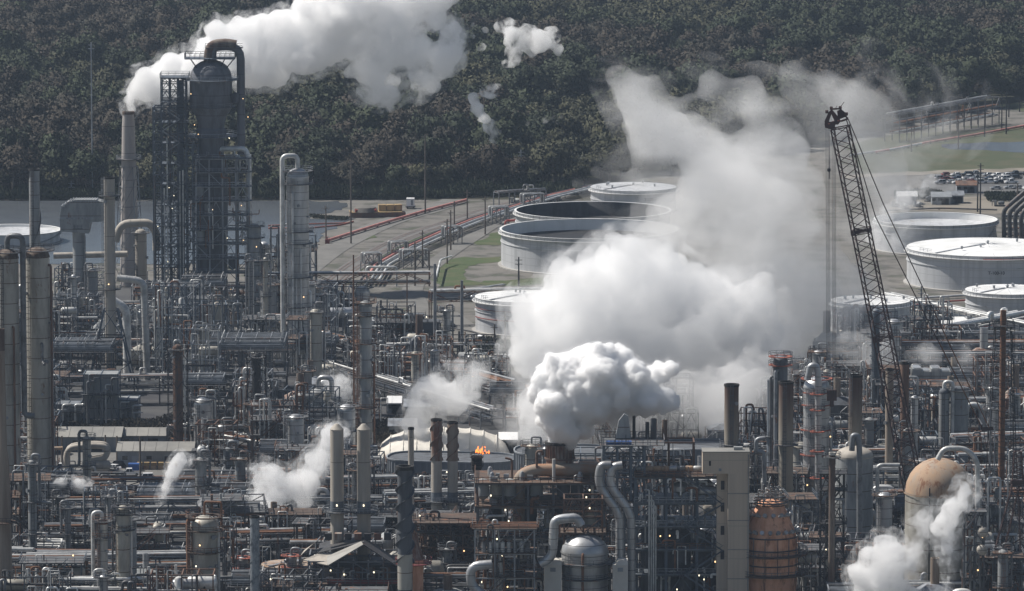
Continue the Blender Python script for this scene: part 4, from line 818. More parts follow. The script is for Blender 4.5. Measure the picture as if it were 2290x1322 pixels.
for k in range(13):
    a, r0 = rg.uniform(425, 560), rg.uniform(180, 650); build('lamp', MB().lathe([(.001, .16), (.13, .07), (.13, -.07), (.001, -.16)], 6, c=(X(a), -8.3, Z(r0))), rg.choice(('lamp', 'lampw')), T)
S2 = thing('stair_tower', 'tall open steel lattice lift tower beside the regenerator', 'stair tower', (at(382, 500, Y).x, Y, 0), 0, None, False, 'the lattice lift tower'); ox2 = S2.location.x; X2 = lambda px: at(px, 400, Y).x - ox2
frame_at(S2, X2(345), X2(418), [Z(r_) for r_ in range(686, 236, -23)] + [Z(237)], -4, 4, 4, 1, 'bluesteel', brace=1, cs=.45, bs=.35)
frame_at(S2, X2(363), X2(418), [Z(r_) for r_ in range(220, 172, -18)] + [Z(172)], -3.5, 3.5, 3, 1, 'bluesteel', brace=1, base=Z(237), cs=.4)
for i in range(18):
    r0 = 680 - i * 26; mb = MB(); stair(mb, X2(366 if i % 2 else 405), X2(405 if i % 2 else 366), -4.6, Z(r0), Z(r0 - 26)); build('stair', mb, 'palesteel', S2)
for r_ in range(640, 200, -46): d = build('deck', MB().bx(X2(363), -5, Z(r_), X2(424), 3, Z(r_) + .15), 'bluesteel', S2); build('railing', MB().rail([(X2(363), -5, Z(r_)), (X2(424), -5, Z(r_))]), 'steel', d)
build('lift_shaft', MB().bx(X2(398), -2, 0, X2(412), 2, Z(180)), 'bluesteel', S2)
d = build('deck', MB().bx(X2(361), -4.5, Z(172), X2(425), 4.5, Z(171)), 'bluesteel', S2); build('railing', MB().rail([(X2(361), -4.5, Z(171)), (X2(425), -4.5, Z(171)), (X2(425), 4.5, Z(171)), (X2(361), 4.5, Z(171))], 1.3, 2, .1, True), 'palesteel', d)
for k in range(10): build('pipe', MB().tube([(X2(rg.uniform(350, 415)), -4.7, 2), (X2(rg.uniform(350, 415)), -4.7, 2.01), ] if 0 else [(X2(348 + k * 7), -4.4, 1), (X2(348 + k * 7), -4.4, Z(rg.uniform(250, 600)))], rg.choice((.15, .25)), 7), rg.choice(('pipegrey', 'pipedark', 'pipewhite')), S2)
for k in range(5): build('lamp', MB().lathe([(.001, .16), (.13, .07), (.13, -.07), (.001, -.16)], 6, c=(X2(rg.uniform(345, 420)), -5, Z(rg.uniform(240, 640)))), 'lampw', S2)
# ---- middle columns
column('tall white column wrapped in risers with a gooseneck on top', 668, 376, 50, base=818, m='clad', plats=(.985, .92, .68, .62, .45, .3, .15), neck=(-1, .75, .02, 'pipewhite'), side=((-110, .35, .0, .88, 'pipewhite'), (-75, .22, .0, .6, 'pipewhite'), (-95, .22, .0, .45, 'pipewhite'), (-20, .4, .1, .38, 'pipewhite')), lm='the gooseneck white column', pm='palesteel', nozz=8, lamps=3)
column('grey ringed column between the regenerator and the gooseneck column', 571, 500, 30, base=712, m='greyvessel', plats=(.97, .85, .6, .45, .2), side=((200, .35, .1, .62, 'pipewhite'), (-30, .25, .0, .8, 'pipegrey')), pm='palesteel', lamps=2, lm='the grey ringed column')
column('shorter pale column just behind the grey ringed column', 592, 540, 22, base=695, m='clad', plats=(.9, .5))
column('pale stout vessel in front of the gooseneck column', 685, 722, 26, base=812, m='clad', plats=(.9,), neck=(-1, .3, .4, 'pipewhite'))
column('tall grey column with caged ladder and a brown side platform run', 818, 672, 29, base=1015, m='greyvessel', plats=(.985, .9, .72, .5, .3), pm='brownsteel', gm='grateb', side=((-15, .3, .05, .6, 'piperust'), (185, .14, 0, .99, 'piperust')), lm='the tall grey ladder column', nozz=6, lamps=1)
pole(792, 570, 1010, 0, 'thin rusty mast beside the tall grey ladder column', m='piperust', r=.2, auto=False)
for px, top, w_, base, lb in ((398, 770, 22, 1010, 'dark rust brown guyed column wrapped in scaffold above the pickups'), (574, 790, 20, 985, 'black scaffolded column between coolers')):
    t, r, h = column(lb, px, top, w_, base=base, m='brownsteel' if px < 500 else 'darksteel', plats=(.95,), name='scaffolded_column', lm='the scaffolded brown column' if px < 500 else 'the black scaffolded column', pm='darksteel', nozz=2, lad=False)
    f = frame_mesh(r * 2 + 2.6, r * 2 + 2.6, [h * (k + 1) / 15 for k in range(15)], 2, 2, .12, .1, .4); build('scaffold', f, 'darksteel', t)
    build('riser_pipe', MB().tube([(r + .6, -.8, 0), (r + .6, -.8, h)], .22, 7), 'pipewhite', t)
column('grey domed reactor vessel on a skirt under the small steam wisp', 712, 868, 42, base=985, m='greyvessel', plats=(.93, .4), neck=(1, .7, .8, 'clad'), lm='the domed reactor under the wisp', pm='steel')
for a in ((448, 1022, 26, 1180, 'greyvessel', 'grey ringed column beside the big wind bent steam plume'), (193, 975, 19, 1140, 'cladmat', 'slim clad column with big curved exchanger pipes'), (70, 1028, 19, 1265, 'greyvessel', 'slim grey column in front of the twin clad columns'), (149, 1130, 14, 1290, 'greyvessel', 'short slim column beside the small steam puff'),
          (655, 945, 24, 1060, 'cladmat', 'grey column between the steam wisps'), (510, 1000, 22, 1070, 'wallgrey', 'pale square edged column under the walkway'), (361, 700, 46, 790, 'clad', 'stout pale drum behind the cooler row'), (322, 690, 30, 780, 'clad', 'pale upright drum beside the tall white duct'),
          (540, 1245, 26, 1420, 'clad', 'small capped column beside the mottled spiral stack'), (650, 1240, 24, 1420, 'clad', 'small capped column with red ringed platforms'), (1000, 1225, 20, 1400, 'greyvessel', 'short grey column behind the spiral black stack')):
    column(a[5], a[0], a[1], a[2], base=a[3] if a[3] < 1400 else None, Y=1285 if a[3] >= 1400 else None, m=a[4], plats=(.96, .6, .3), pm='steel', gm='orange' if 'red ringed' in a[5] or 'small capped column beside' in a[5] else 'grate', neck=(-1 if a[0] % 2 else 1, .35, .6, 'pipegrey'), lamps=1)
# curved cream exchanger beside the slim clad column
g = ground(185, 1100); t = thing('curved_exchanger', 'cream rust edged curved exchanger pipes on a high rack by the yard', 'exchanger', g, 0, None, False, 'the cream curved exchanger'); zc = topz(185, 1030, g.y)
build('steel_frame', frame_mesh(18, 6, [zc * .45, zc * .75], 3, 1), 'steel', t)
for y in (-2, 1): build('pipe', MB().tube([(-4, y, zc * .8), (-4, y, zc + 3.6), (3, y, zc + 4.3), (6.5, y, zc + 4), (6.5, y, zc + 1), (1, y, zc)], .8, 10, bend=2.4), 'beige', t)
build('drum', (lambda m_: (drum(m_, 4.5, -2.6, zc * .9, 1.2, 5), m_)[1])(MB()), 'beige', t); build('pipe', MB().tube([(-14, -1, zc + 3.2), (-5, -1, zc + 3.4)], .45, 8), 'ochre', t)
# ---- foreground left
Y0 = 1235.0
t = thing('rusty_stack', 'tall rusty stack at the frame edge, widening toward its foot', 'stack', (at(8, 1200, Y0).x, Y0, 0), 0, None, False, 'the rusty edge stack'); pr = profile(8, Y0, [(1340, 24), (1290, 22), (1270, 19), (1040, 15), (1000, 10), (735, 7)])
pr[0] = (pr[0][0], 0); build('shell', MB().lathe(pr, 24), 'stackstain', t); build('stack_rim', MB().lathe([(pr[-1][0], pr[-1][1] - 12), (pr[-1][0] * 1.08, pr[-1][1] - 12), (pr[-1][0] * 1.08, pr[-1][1]), (pr[-1][0] * .8, pr[-1][1]), (pr[-1][0] * .8, pr[-1][1] - 3)], 24), 'stackrust', t); ringdeck(t, 1.9, 3, topz(8, 1168, Y0), 'grateb', 'darksteel')
column('pale streaked column with a white riser and rust stained head', 226, 1160, 24, Y=1250, m='clad', plats=(.97, .8), neck=(-1, .45, .0, 'pipewhite'), headm='rustplate', pm='brownsteel', lm='the pale streaked column')
column('taller clad column with scaffold like platforms beside the pale streaked column', 273, 1130, 30, Y=1245, m='cladmat', plats=(.99, .92, .78), side=((-20, .22, 0, .95, 'pipewhite'),), pm='darksteel', gm='darksteel')
column('thick clad tower with round manways, caged platforms and rusty gooseneck', 456, 1152, 62, Y=1240, m='cladmat', plats=(.985, .86, .66), side=((200, .5, .0, .97, 'piperust'), (-30, .3, .05, .9, 'pipewhite'), (185, .3, 0, .9, 'pipewhite')), neck=(1, .25, .9, 'piperust'), pm='brownsteel', gm='grateb', nozz=10, lm='the thick clad tower', lamps=2)
strstack('mottled galvanised spiral stack in front of the bent steam plume', 568, 1153, 21, Y=1225, m='galv', turns=5, h0=.2, sm='galv', plats=(), w_=.12, lad=False, lm='the mottled spiral stack')
t1, r1, h1 = strstack('thick soot black stack with bold spiral fins in front of the furnace shed', 905, 1042, 33, Y=1215, m='smokegrey', turns=2.6, h0=.45, sm='smokegrey', plats=(), w_=.55, n=2, lad=False, lm='the black spiral stack')
build('flange', MB().lathe([(r1, h1 * .62), (r1 * 1.12, h1 * .62), (r1 * 1.12, h1 * .63), (r1, h1 * .63)], 24), 'smokegrey', t1); build('crown_flange', MB().lathe([(r1 * .9, h1 - .8), (r1 * 1.25, h1 - .8), (r1 * 1.25, h1), (r1 * .9, h1)], 24), 'dark', t1); build('band', MB().lathe([(r1 + .02, h1 * .30), (r1 + .04, h1 * .30), (r1 + .04, h1 * .5), (r1 + .02, h1 * .5)], 24), 'cladmat', t1)
for px, lb in ((753, 'beige stack with capped head and dark band, first from the mottled spiral stack'), (813, 'beige stack with capped head and dark band beside the black spiral stack')):
    t, r, h = column(lb, px, 948, 30, Y=1262, m='beige', head='cone', headm='beige', plats=(), name='furnace_stack', cat='stack', nozz=0, lm='the twin beige stacks' if px < 800 else None, lad=False, group='twin beige furnace stacks')
    z0, z1 = topz(px, 1145, 1262), topz(px, 1120, 1262); build('dark_band', MB().lathe([(r + .02, z0), (r + .05, z0), (r + .05, z1), (r + .02, z1)], 28), 'finfan', t); ringdeck(t, r + .03, r + 1.7, z0, 'grate', 'palesteel')
    build('lamp', MB().box((0, -r - .3, z0 + 1.8), (.3, .3, .4)), 'lampw', t)
column('slender pale stack with bolted collar behind the black spiral stack', 919, 956, 13, Y=1300, m='beige', head='open', plats=(), name='slender_stack', cat='stack', nozz=0, lad=False)
for px, tp, w_, lb in ((976, 937, 24, 'rusty brown spiral stack, taller of the two beside the flame tip'), (1012, 943, 23, 'pale spiral stack with rust streaks beside the flame tip')):
    Yq = 1335; t, r, h = column(lb, px, tp, w_, Y=Yq, m='beige', head='open', plats=(), name='spiral_stack', cat='stack', nozz=0, lad=False, group='pair of spiral stacks', lm='the rusty spiral stacks' if px < 1000 else None)
    z = topz(px, 1030, Yq); build('stained_top', MB().lathe([(r + .02, z), (r + .04, z), (r + .04, h - .3), (r + .02, h - .3)], 28), 'rustplate' if px < 1000 else 'stackstain', t); strake(t, r, z, h * .99, 1.3, 'rustplate', w=.35, n=2)
    z0, z1 = topz(px, 1122, Yq), topz(px, 1100, Yq); build('dark_band', MB().lathe([(r + .02, z0), (r + .05, z0), (r + .05, z1), (r + .02, z1)], 28), 'finfan', t); ringdeck(t, r, r + 1.4, z0, 'grate', 'palesteel')
# furnace shed with twin stacks
Y = 1258.0; T = thing('furnace_shed', 'dark open furnace shed with pale patched gable roof and red railings', 'furnace', (at(785, 1300, Y).x, Y, 0), 0, None, False, 'the furnace shed'); ox = T.location.x; X = lambda px: at(px, 1260, Y).x - ox; Z = lambda r: topz(785, r, Y)
zD = Z(1290); zE = Z(1243); zRg = Z(1212); frame_at(T, X(692), X(892), [zD, (zD + zE) / 2, zE], -7, 9, 6, 2, 'steel', brace=.3, cs=.35)
build('furnace_box', MB().bx(X(700), -4, 0, X(885), 8, zE - 1.5), 'darksteel', T)
for k in range(5): build('rust_panel', MB().bx(X(718 + k * 34), -4.3, zD + .4, X(738 + k * 34), -4.02, zE - 2), 'rustplate', T)
mb = MB(); xr = X(815)
def slab(mb, p, th=.2): mb.add(list(p) + [(a, b, c - th) for a, b, c in p], [(0, 1, 2, 3), (7, 6, 5, 4), (0, 4, 5, 1), (1, 5, 6, 2), (2, 6, 7, 3), (3, 7, 4, 0)])
slab(mb, [(X(738), -9, zE - .5), (xr, -9, zRg + 1), (xr - .6, -5, zRg + 1), (X(712), -5, zE - .2)]); build('roof', mb, 'roofpale', T)
mb = MB(); slab(mb, [(X(673), -3, zE + .6), (X(700), -3, zE + 3.2), (X(712), 2, zE + 3.4), (X(680), 2, zE + 1)]); slab(mb, [(X(680), -5.2, zE), (X(735), -8.8, zE - .6), (X(760), -4, zE + 1.5), (X(712), -4, zE + 1.2)]); build('roof', mb, 'beige', T)
mb = MB(); slab(mb, [(xr, -9, zRg + 1), (X(893), -9, zE - 1), (X(893), 0, zE - 1), (xr, 0, zRg + 1)]); slab(mb, [(X(712), -4, zE + 1.4), (xr, -4.9, zRg + .8), (xr, 9, zRg + .8), (X(712), 9, zE + 1.4)]); build('roof', mb, 'darksteel', T)
for k in range(7): build('roof_vent', MB().box((X(735 + k * 22), -1, zRg + 1.5), (1.6, 2, 1.5)), 'rustplate' if k % 2 else 'darksteel', T)
d = build('deck', MB().bx(X(688), -10.5, zD, X(896), -7, zD + .2), 'grateb', T); build('railing', MB().rail([(X(688), -7, zD + .1), (X(688), -10.4, zD + .1), (X(896), -10.4, zD + .1)], 1.3, 1.7, .12), 'steel', d); build('red_panel', MB().bx(X(735), -10.3, zD + .2, X(896), -10.2, zD + 1.1), 'redrail', T)
for k in range(26): a, z = U(700, 880), U(0, 1); build('pipe', MB().tube([(X(a), -7.8, zD + .3), (X(a), -7.8, zD + 1 + z * 2.5), (X(a + U(-18, 18)), -7.8, zD + 1 + z * 2.5)], rng.choice((.1, .15, .2)), 6), rng.choice(('pipegrey', 'pipewhite', 'pipedark')), T)
build('air_duct', MB().tube([(X(675), -11, -2), (X(675), -11, Z(1312)), (X(790), -11, Z(1310)), (X(790), -11.2, Z(1310) - .01)], 11 / 9.7, 14), 'rustplate', T)
for a, r_ in ((772, 1271), (838, 1266), (742, 1262), (790, 1290), (845, 1290)): build('lamp', MB().box((X(a), -8.2, Z(r_)), (.3, .3, .3)), 'lampw', T)
# heavy duct box right of the black spiral stack
structure('dark rusty heater block with red walkway behind the black spiral stack', 925, 1062, 1170, Y=1290, D=14, levels=5, nx=5, m='brownsteel', dm='grateb', seed=71, vm='rustplate', pipes=26, vessels=5, lamps=3, lm='the dark rusty heater block', railm='darksteel', brace=.7)
structure('rust brown heater wall below the pair of spiral stacks', 936, 1040, 1195, Y=1325, D=10, levels=4, nx=6, m='brownsteel', dm='grateb', seed=72, vm='rustplate', pipes=14, vessels=3, lamps=2)
Yh = 1252; x = at(925, 1300, Yh).x; h = topz(925, 1250, Yh); t = thing('heater_duct', 'orange rusted square duct beside the black spiral stack foot', 'duct', (x, Yh, 0)); build('casing', MB().bx(-2, -2, 0, 2.2, 2, h).bx(-2.3, -2.3, h - 1.2, 2.5, 2.3, h - .7), 'rustvessel', t); build('hopper', MB().lathe([(2.4, h), (1.3, h + 3.5), (.9, h + 6)], 16), 'rustplate', t)
ringdeck(t, 2.6, 4.2, h - 1, 'redrail', 'redrail')
# flare tip with flame
Yf = 1318.0; t, r, h = column('slim dark burner pipe with open platforms and orange flame', 1066, 1020, 12, Y=Yf, m='smokegrey', head='open', plats=(.985, .9, .6), name='burner_stack', cat='stack', nozz=0, pm='darksteel', pw=1, gm='darksteel', lm='the flame tip')
build('burner_head', MB().lathe([(.8, h - 4), (1.3, h - 3), (1.3, h)], 16), 'dark', t)
mb = MB(); rf = random.Random(8)
for k in range(26):
    bx_, by_, bz = rf.uniform(-.4, 3.0), rf.uniform(-.8, .8), rf.uniform(.1, 1.8); a = rf.uniform(.2, .6); mb.lathe([(.001, -a * .5), (a * .32, -a * .1), (a * .22, a * .5), (.001, a * 1.1)], 6, (bx_ + bz * .3, by_, bz))
fl = build('gas_flame', mb, 'flame'); fl.location = (at(1066, 1020, Yf).x, Yf, h + .4); tag(fl, 'ragged orange flame above the slim burner pipe', 'flame')
# ================================================================ centre: the cracking unit
Y = 1262.0; T = thing('cracking_unit', 'brown decked steel structure carrying a big horizontal duct', 'process structure', (at(1205, 1200, Y).x, Y, 0), 0, None, False, 'the brown decked unit'); ox = T.location.x
X = lambda px: at(px, 1100, Y).x - ox; Z = lambda r: topz(1205, r, Y)
zs = [Z(1330), Z(1262), Z(1190), Z(1120), Z(1068)]; frame_at(T, X(1068), X(1350), zs, -8, 9, 5, 3, 'steel', brace=.75, cs=.5, bs=.5)
for i, z in enumerate(zs):
    d = build('deck', MB().bx(X(1062), -9.3, z, X(1354), 9, z + .25), 'grateb' if i > 2 else 'grate', T); build('railing', MB().rail([(X(1062), 9, z + .2), (X(1062), -9.2, z + .2), (X(1354), -9.2, z + .2)], 1.3, 1.8, .12), 'brownsteel', d)
build('horizontal_duct', MB().tube([(X(1160), -3, Z(1200)), (X(1160), -3, Z(1062)), (X(1190), -3, Z(1047)), (X(1345), -3, Z(1045))], 14 / 9.7, 18, bend=3.5), 'ductrust', T)
build('rust_drum', MB().lathe([(25 / 9.7, 0), (25 / 9.7, Z(1037) - Z(1066)), (22 / 9.7, Z(1034) - Z(1066)), (.001, Z(1033) - Z(1066))], 26, (X(1316), 0, Z(1066))), 'ductrust', T)
for k in range(46):
    z = rng.choice(zs[1:]); a = U(1070, 1345); y = U(-8.5, 2); q = rng.random()
    if q < .4: build('motor', MB().box((X(a), y, z + .8), (U(.8, 1.8), U(.6, 1.4), U(.7, 1.4))), rng.choice(('greyvessel', 'rustplate', 'palesteel', 'blue', 'pipewhite')), T)
    elif q < .7: build('valve_stem', MB().tube([(X(a), y, z + .2), (X(a), y, z + U(1.5, 3)), (X(a) + U(-2, 2), y, z + 2)], .15, 6), rng.choice(('pipewhite', 'pipegrey')), T)
    else: build('small_vessel', MB().lathe([(.6, 0), (.6, 1.6), (.3, 2.1), (.001, 2.2)], 10, (X(a), y, z + .2)), rng.choice(('clad', 'greyvessel', 'pipewhite')), T)
for k in range(40):
    a = rng.choice(range(1072, 1350, 9)); r0 = U(1130, 1320); r1 = r0 - U(15, 60); y = U(-9.8, -6); b = a + U(-40, 40)
    build('pipe', MB().tube([(X(a), y, Z(r0)), (X(a), y, Z(r1)), (X(b), y, Z(r1)), (X(b), y + 3, Z(r1))], rng.choice((.14, .2, .3, .4)), 8), rng.choice(('pipegrey', 'pipedark', 'pipewhite', 'piperust', 'pipegrey')), T)
for k in range(9):
    a, r0 = 1080 + k * 30, rng.choice((1190, 1262, 1120)); build('vessel', MB().lathe([(.3, 0), (.3, .6), (1.5, 1.6), (1.5, 4.6), (1, 5.4), (.001, 5.7)], 16, (X(a), -4.5, Z(r0) + .3)), rng.choice(('greyvessel', 'smokegrey', 'cladmat')), T)
for k in range(8): build('lamp', MB().box((X(U(1070, 1345)), -9.5, Z(U(1060, 1300))), (.3, .3, .35)), 'lampw', T)
for k, (a, rr, r_) in enumerate(((1110, 2.6, 1140), (1180, 2.2, 1090), (1250, 3.0, 1130), (1320, 2.6, 1100))): build('big_vessel', MB().lathe([(rr, 0), (rr, Z(r_ + 25)), (rr * .5, Z(r_ + 5)), (.001, Z(r_))], 24, (X(a), 4, 0)), 'smokegrey' if k % 2 else 'darksteel', T)
build('white_vent', MB().tube([(X(1238), -7, Z(1075)), (X(1238), -7, Z(1016))], .38, 8), 'pipewhite', T)
build('swan_neck_vent', MB().tube([(X(1200), -4, Z(1066)), (X(1200), -4, Z(1003)), (X(1213), -4, Z(1003)), (X(1213), -4, Z(1012))], .28, 8).tube([(X(1145), -4, Z(1066)), (X(1145), -4, Z(1022)), (X(1130), -4, Z(1018))], .25, 8), 'brownsteel', T)
t = thing('steam_stack', 'short wide rusty stack pouring out the brightest steam cloud', 'stack', (at(1252, 1000, Y).x, Y, 0), 0, None, False, 'the rusty steam stack'); r = 31 / 9.8
build('shell', MB().lathe([(r, Z(1068)), (r, Z(990)), (r * .93, Z(990)), (r * .93, Z(1008)), (.001, Z(1008))], 36), 'rustplate', t); build('stack_rim', MB().lathe([(r + .02, Z(993)), (r + .35, Z(993)), (r + .35, Z(987)), (r - .3, Z(987)), (r - .3, Z(990))], 36), 'dark', t)
build('lower_flange', MB().lathe([(r + .02, Z(1026)), (r + .4, Z(1026)), (r + .4, Z(1023)), (r + .02, Z(1023))], 36), 'brownsteel', t); rb = MB()
for k in range(24): a = k * math.pi / 12; rb.bar(((r + .1) * math.cos(a), (r + .1) * math.sin(a), Z(1022)), ((r + .1) * math.cos(a), (r + .1) * math.sin(a), Z(994)), .18)
build('stiffener', rb, 'stackrust', t)
# blue grey frame with stairs and S ducts
Y = 1246.0; T = thing('reactor_structure', 'tall blue grey reactor frame packed with pipes, stairs and decks', 'process structure', (at(1525, 1200, Y).x, Y, 0), 0, None, False, 'the blue grey reactor frame'); ox = T.location.x
X = lambda px: at(px, 1150, Y).x - ox; Z = lambda r: topz(1525, r, Y)
zs = [Z(r_) for r_ in (1390, 1330, 1275, 1219, 1168, 1116, 1058)]
frame_at(T, X(1420), X(1626), zs, -5, 9, 3, 2, 'bluesteel', brace=.5, cs=.6, bs=.55)
for i, z in enumerate(zs):
    d = build('deck', MB().bx(X(1418), -6.4, z, X(1628), 8, z + .2), 'grateb' if i == 6 else 'finfan', T); build('railing', MB().rail([(X(1418), -6.3, z + .2), (X(1628), -6.3, z + .2)], 1.25, 1.7, .12), 'brownsteel' if i in (1, 3, 6) else 'palesteel', d)
    if i:
        mb = MB(); s_ = 1 if i % 2 else -1; stair(mb, X(1572) - s_ * 4, X(1572) + s_ * 4.4, -7.2, zs[i - 1] + .2, z + .2, 1.0); build('stair', mb, 'bluesteel', T)
frame_at(T, X(1350), X(1440), [Z(r_) for r_ in (1058, 1020, 988)], -5, 6, 3, 2, 'bluesteel', base=Z(1110), brace=.9, cs=.45)
frame_at(T, X(1440), X(1552), [Z(r_) for r_ in (1058, 990)], 1, 8, 2, 1, 'brownsteel', base=Z(1058) - .1, brace=.1, cs=.35)
frame_at(T, X(1396), X(1424), [Z(r_) for r_ in range(1390, 1060, -44)], -4, 5, 1, 1, 'bluesteel', brace=1, cs=.5)
d = build('deck', MB().bx(X(1340), -6.5, Z(988), X(1484), 6, Z(987)), 'grate', T); build('railing', MB().rail([(X(1340), -6.4, Z(987)), (X(1484), -6.4, Z(987)), (X(1484), 6, Z(987)), (X(1340), 6, Z(987))], 1.3, 1.6, .12, True), 'steel', d)
for k in range(6): build('blue_pump', MB().lathe([(.5, -.6), (.5, .6), (.001, .6)], 10, (X(1360 + k * 9), -4.8, Z(983)), axis='x').box((X(1360 + k * 9), -4.8, Z(986)), (.9, .8, .6)), 'blue', T)
for k in range(5): px_ = (1375, 1398, 1420, 1447, 1466)[k]; build('thin_mast', MB().bar((X(px_), -5.5, Z(987)), (X(px_), -5.5, Z(956 + (k % 2) * 8)), .16), 'steel', T)
for px, tp, w_, mm in ((1462, 942, 14, 'smokegrey'), (1487, 945, 12, 'stackrust'), (1448, 950, 9, 'darksteel'), (1418, 936, 7, 'dark')):
    build('vent_stack', MB().lathe([(w_ / 19.6, Z(990)), (w_ / 19.6, Z(tp)), (w_ / 24, Z(tp)), (w_ / 24, Z(tp + 12)), (.001, Z(tp + 12))], 16, (X(px), 4, 0)), mm, T)
build('vent_hood', MB().add([(X(1376), 3, Z(985)), (X(1412), 3, Z(985)), (X(1405), 3, Z(935)), (X(1396), 3, Z(930)), (X(1384), 3, Z(945)), (X(1376), 5, Z(985)), (X(1412), 5, Z(985)), (X(1405), 5, Z(935)), (X(1396), 5, Z(930)), (X(1384), 5, Z(945))], [(0, 1, 2, 3, 4), (9, 8, 7, 6, 5), (0, 5, 6, 1), (1, 6, 7, 2), (2, 7, 8, 3), (3, 8, 9, 4), (4, 9, 5, 0)]), 'greyvessel', T)
for k in range(70):
    a = rng.choice(range(1424, 1622, 6)); r0 = rng.choice((1390, 1330, 1275, 1219, 1168, 1116)) - U(4, 25); r1 = r0 - U(12, 70); r1 = max(r1, 1035); y = U(-7, -3); b = a + U(-30, 30)
    build('pipe', MB().tube([(X(a), y, Z(r0)), (X(a), y, Z(r1)), (X(b), y, Z(r1)), (X(b), y, Z(r1 + 8))], rng.choice((.12, .16, .22, .3)), 7), rng.choice(('pipegrey', 'pipedark', 'pipewhite', 'pipegrey', 'piperust', 'pipewhite')), T)
for k in range(4): build('pipe', MB().tube([(X(1450 + k * 5), -6.6, 0), (X(1450 + k * 5), -6.6, Z(1085 + k * 12)), (X(1440 + k * 3), -6.6, Z(1085 + k * 12))], .2, 7), 'pipewhite', T)
for k, (a, r_, rr, hh, mm) in enumerate(((1520, 1110, 1.9, 3.6, 'clad'), (1500, 1182, 1.3, 3, 'clad'), (1580, 1110, 1.5, 4, 'cladmat'), (1520, 1268, 1.8, 8, 'smokegrey'), (1560, 1215, 1.6, 3.6, 'greyvessel'), (1530, 1330, 2.2, 5, 'smokegrey'), (1480, 1330, 1.4, 4, 'smokegrey'))):
    build('vessel', MB().lathe([(rr * .2, 0), (rr * .3, .8), (rr, 1.6), (rr, hh * .75), (rr * .8, hh * .9), (rr * .4, hh), (.001, hh)], 20, (X(a), -1.5, Z(r_))), mm, T)
for k, (a, rr) in enumerate(((1460, 2.6), (1515, 3.2), (1580, 2.8))): build('big_vessel', MB().lathe([(rr, 0), (rr, Z(1180 + k * 20)), (rr * .6, Z(1160 + k * 20)), (.001, Z(1155 + k * 20))], 24, (X(a), 3.5, 0)), 'smokegrey', T)
for k in range(9): mb = MB(); drum(mb, X(1432 + k * 18), -3.4, Z(1052) + 1, .6, 1.4); build('drum', mb, rng.choice(('pipewhite', 'clad', 'ochre', 'pipegrey')), T)
mb = MB(); drum(mb, X(1578), -4, Z(1092), 1.0, 5); build('drum', mb, 'clad', T)
for k in range(7): build('lamp', MB().box((X(U(1345, 1620)), -7, Z(U(1000, 1310))), (.25, .25, .3)), rng.choice(('lampw', 'lamp')), T)
for i, (dx, lb) in enumerate(((0, 'silver bent S shaped duct, first from the rusty steam stack'), (26, 'silver bent S shaped duct against the blue grey frame'))):
    ductline(lb, [(1366 + dx, 1040), (1343 + dx, 1040 + i * 4), (1338 + dx, 1072 + i * 4), (1345 + dx, 1095), (1378 + dx, 1138), (1386 + dx, 1160), (1386 + dx, 1370)], 9.5, 1238, 'clad')
# tan lift tower
Y = 1238.0; T = thing('lift_tower', 'tan sided lift tower with an overhanging top cabin', 'tower building', (at(1650, 1200, Y).x, Y, 0), 0, None, False, 'the tan lift tower'); ox = T.location.x; X = lambda px: at(px, 1150, Y).x - ox; Z = lambda r: topz(1650, r, Y)
build('shaft', MB().bx(X(1627), -2.5, 0, X(1674.5), 3, Z(1056)), 'tan', T); hd = build('top_cabin', MB().bx(X(1570), -2.5 if 0 else -2.503, Z(1056), X(1674.6), 3, Z(1008)), 'tan', T)
build('cabin_roof', MB().bx(X(1569), -2.7, Z(1008), X(1675.5), 3.2, Z(1006)), 'roofpale', T); build('inner_wall', MB().bx(X(1603), .5, 0, X(1626.8), 2.9, Z(1057)), 'tan', T)
build('window', MB().bx(X(1584), -2.56, Z(1038), X(1589), -2.505, Z(1027)), 'glass', T); build('vent', MB().bx(X(1606), -2.58, Z(1050), X(1612), -2.505, Z(1044)), 'wallgrey', T)
mb = MB()
for k in range(int((X(1674) - X(1627)) / .55)): xx = X(1627) + .3 + k * .55; mb.bx(xx, -2.56, 0, xx + .09, -2.498, Z(1010))
for k in range(int((X(1627) - X(1570)) / .55)): xx = X(1570) + .2 + k * .55; mb.bx(xx, -2.56, Z(1055), xx + .09, -2.498, Z(1010))
build('siding_rib', mb, 'tan', T); mb = MB()
for r_ in (1100, 1160, 1225, 1290): mb.bx(X(1627) - .06, -2.6, Z(r_) - .1, X(1674.5) + .06, -2.49, Z(r_) + .1)
build('flashing', mb, 'roofpale', T); build('rooftop_unit', MB().box((X(1650), 0, Z(1004)), (2, 1.4, 1)), 'greyvessel', T); build('drain_pipe', MB().tube([(X(1672), -2.75, .3), (X(1672), -2.75, Z(1012))], .1, 6), 'palesteel', T); build('cabin_light', MB().box((X(1598), -2.7, Z(1060)), (.4, .3, .3)), 'greyvessel', T)
for r_ in (1096, 1145, 1197, 1252): build('door', MB().bx(X(1612), .4, Z(r_), X(1620), .5, Z(r_ - 20)), 'darksteel', T)
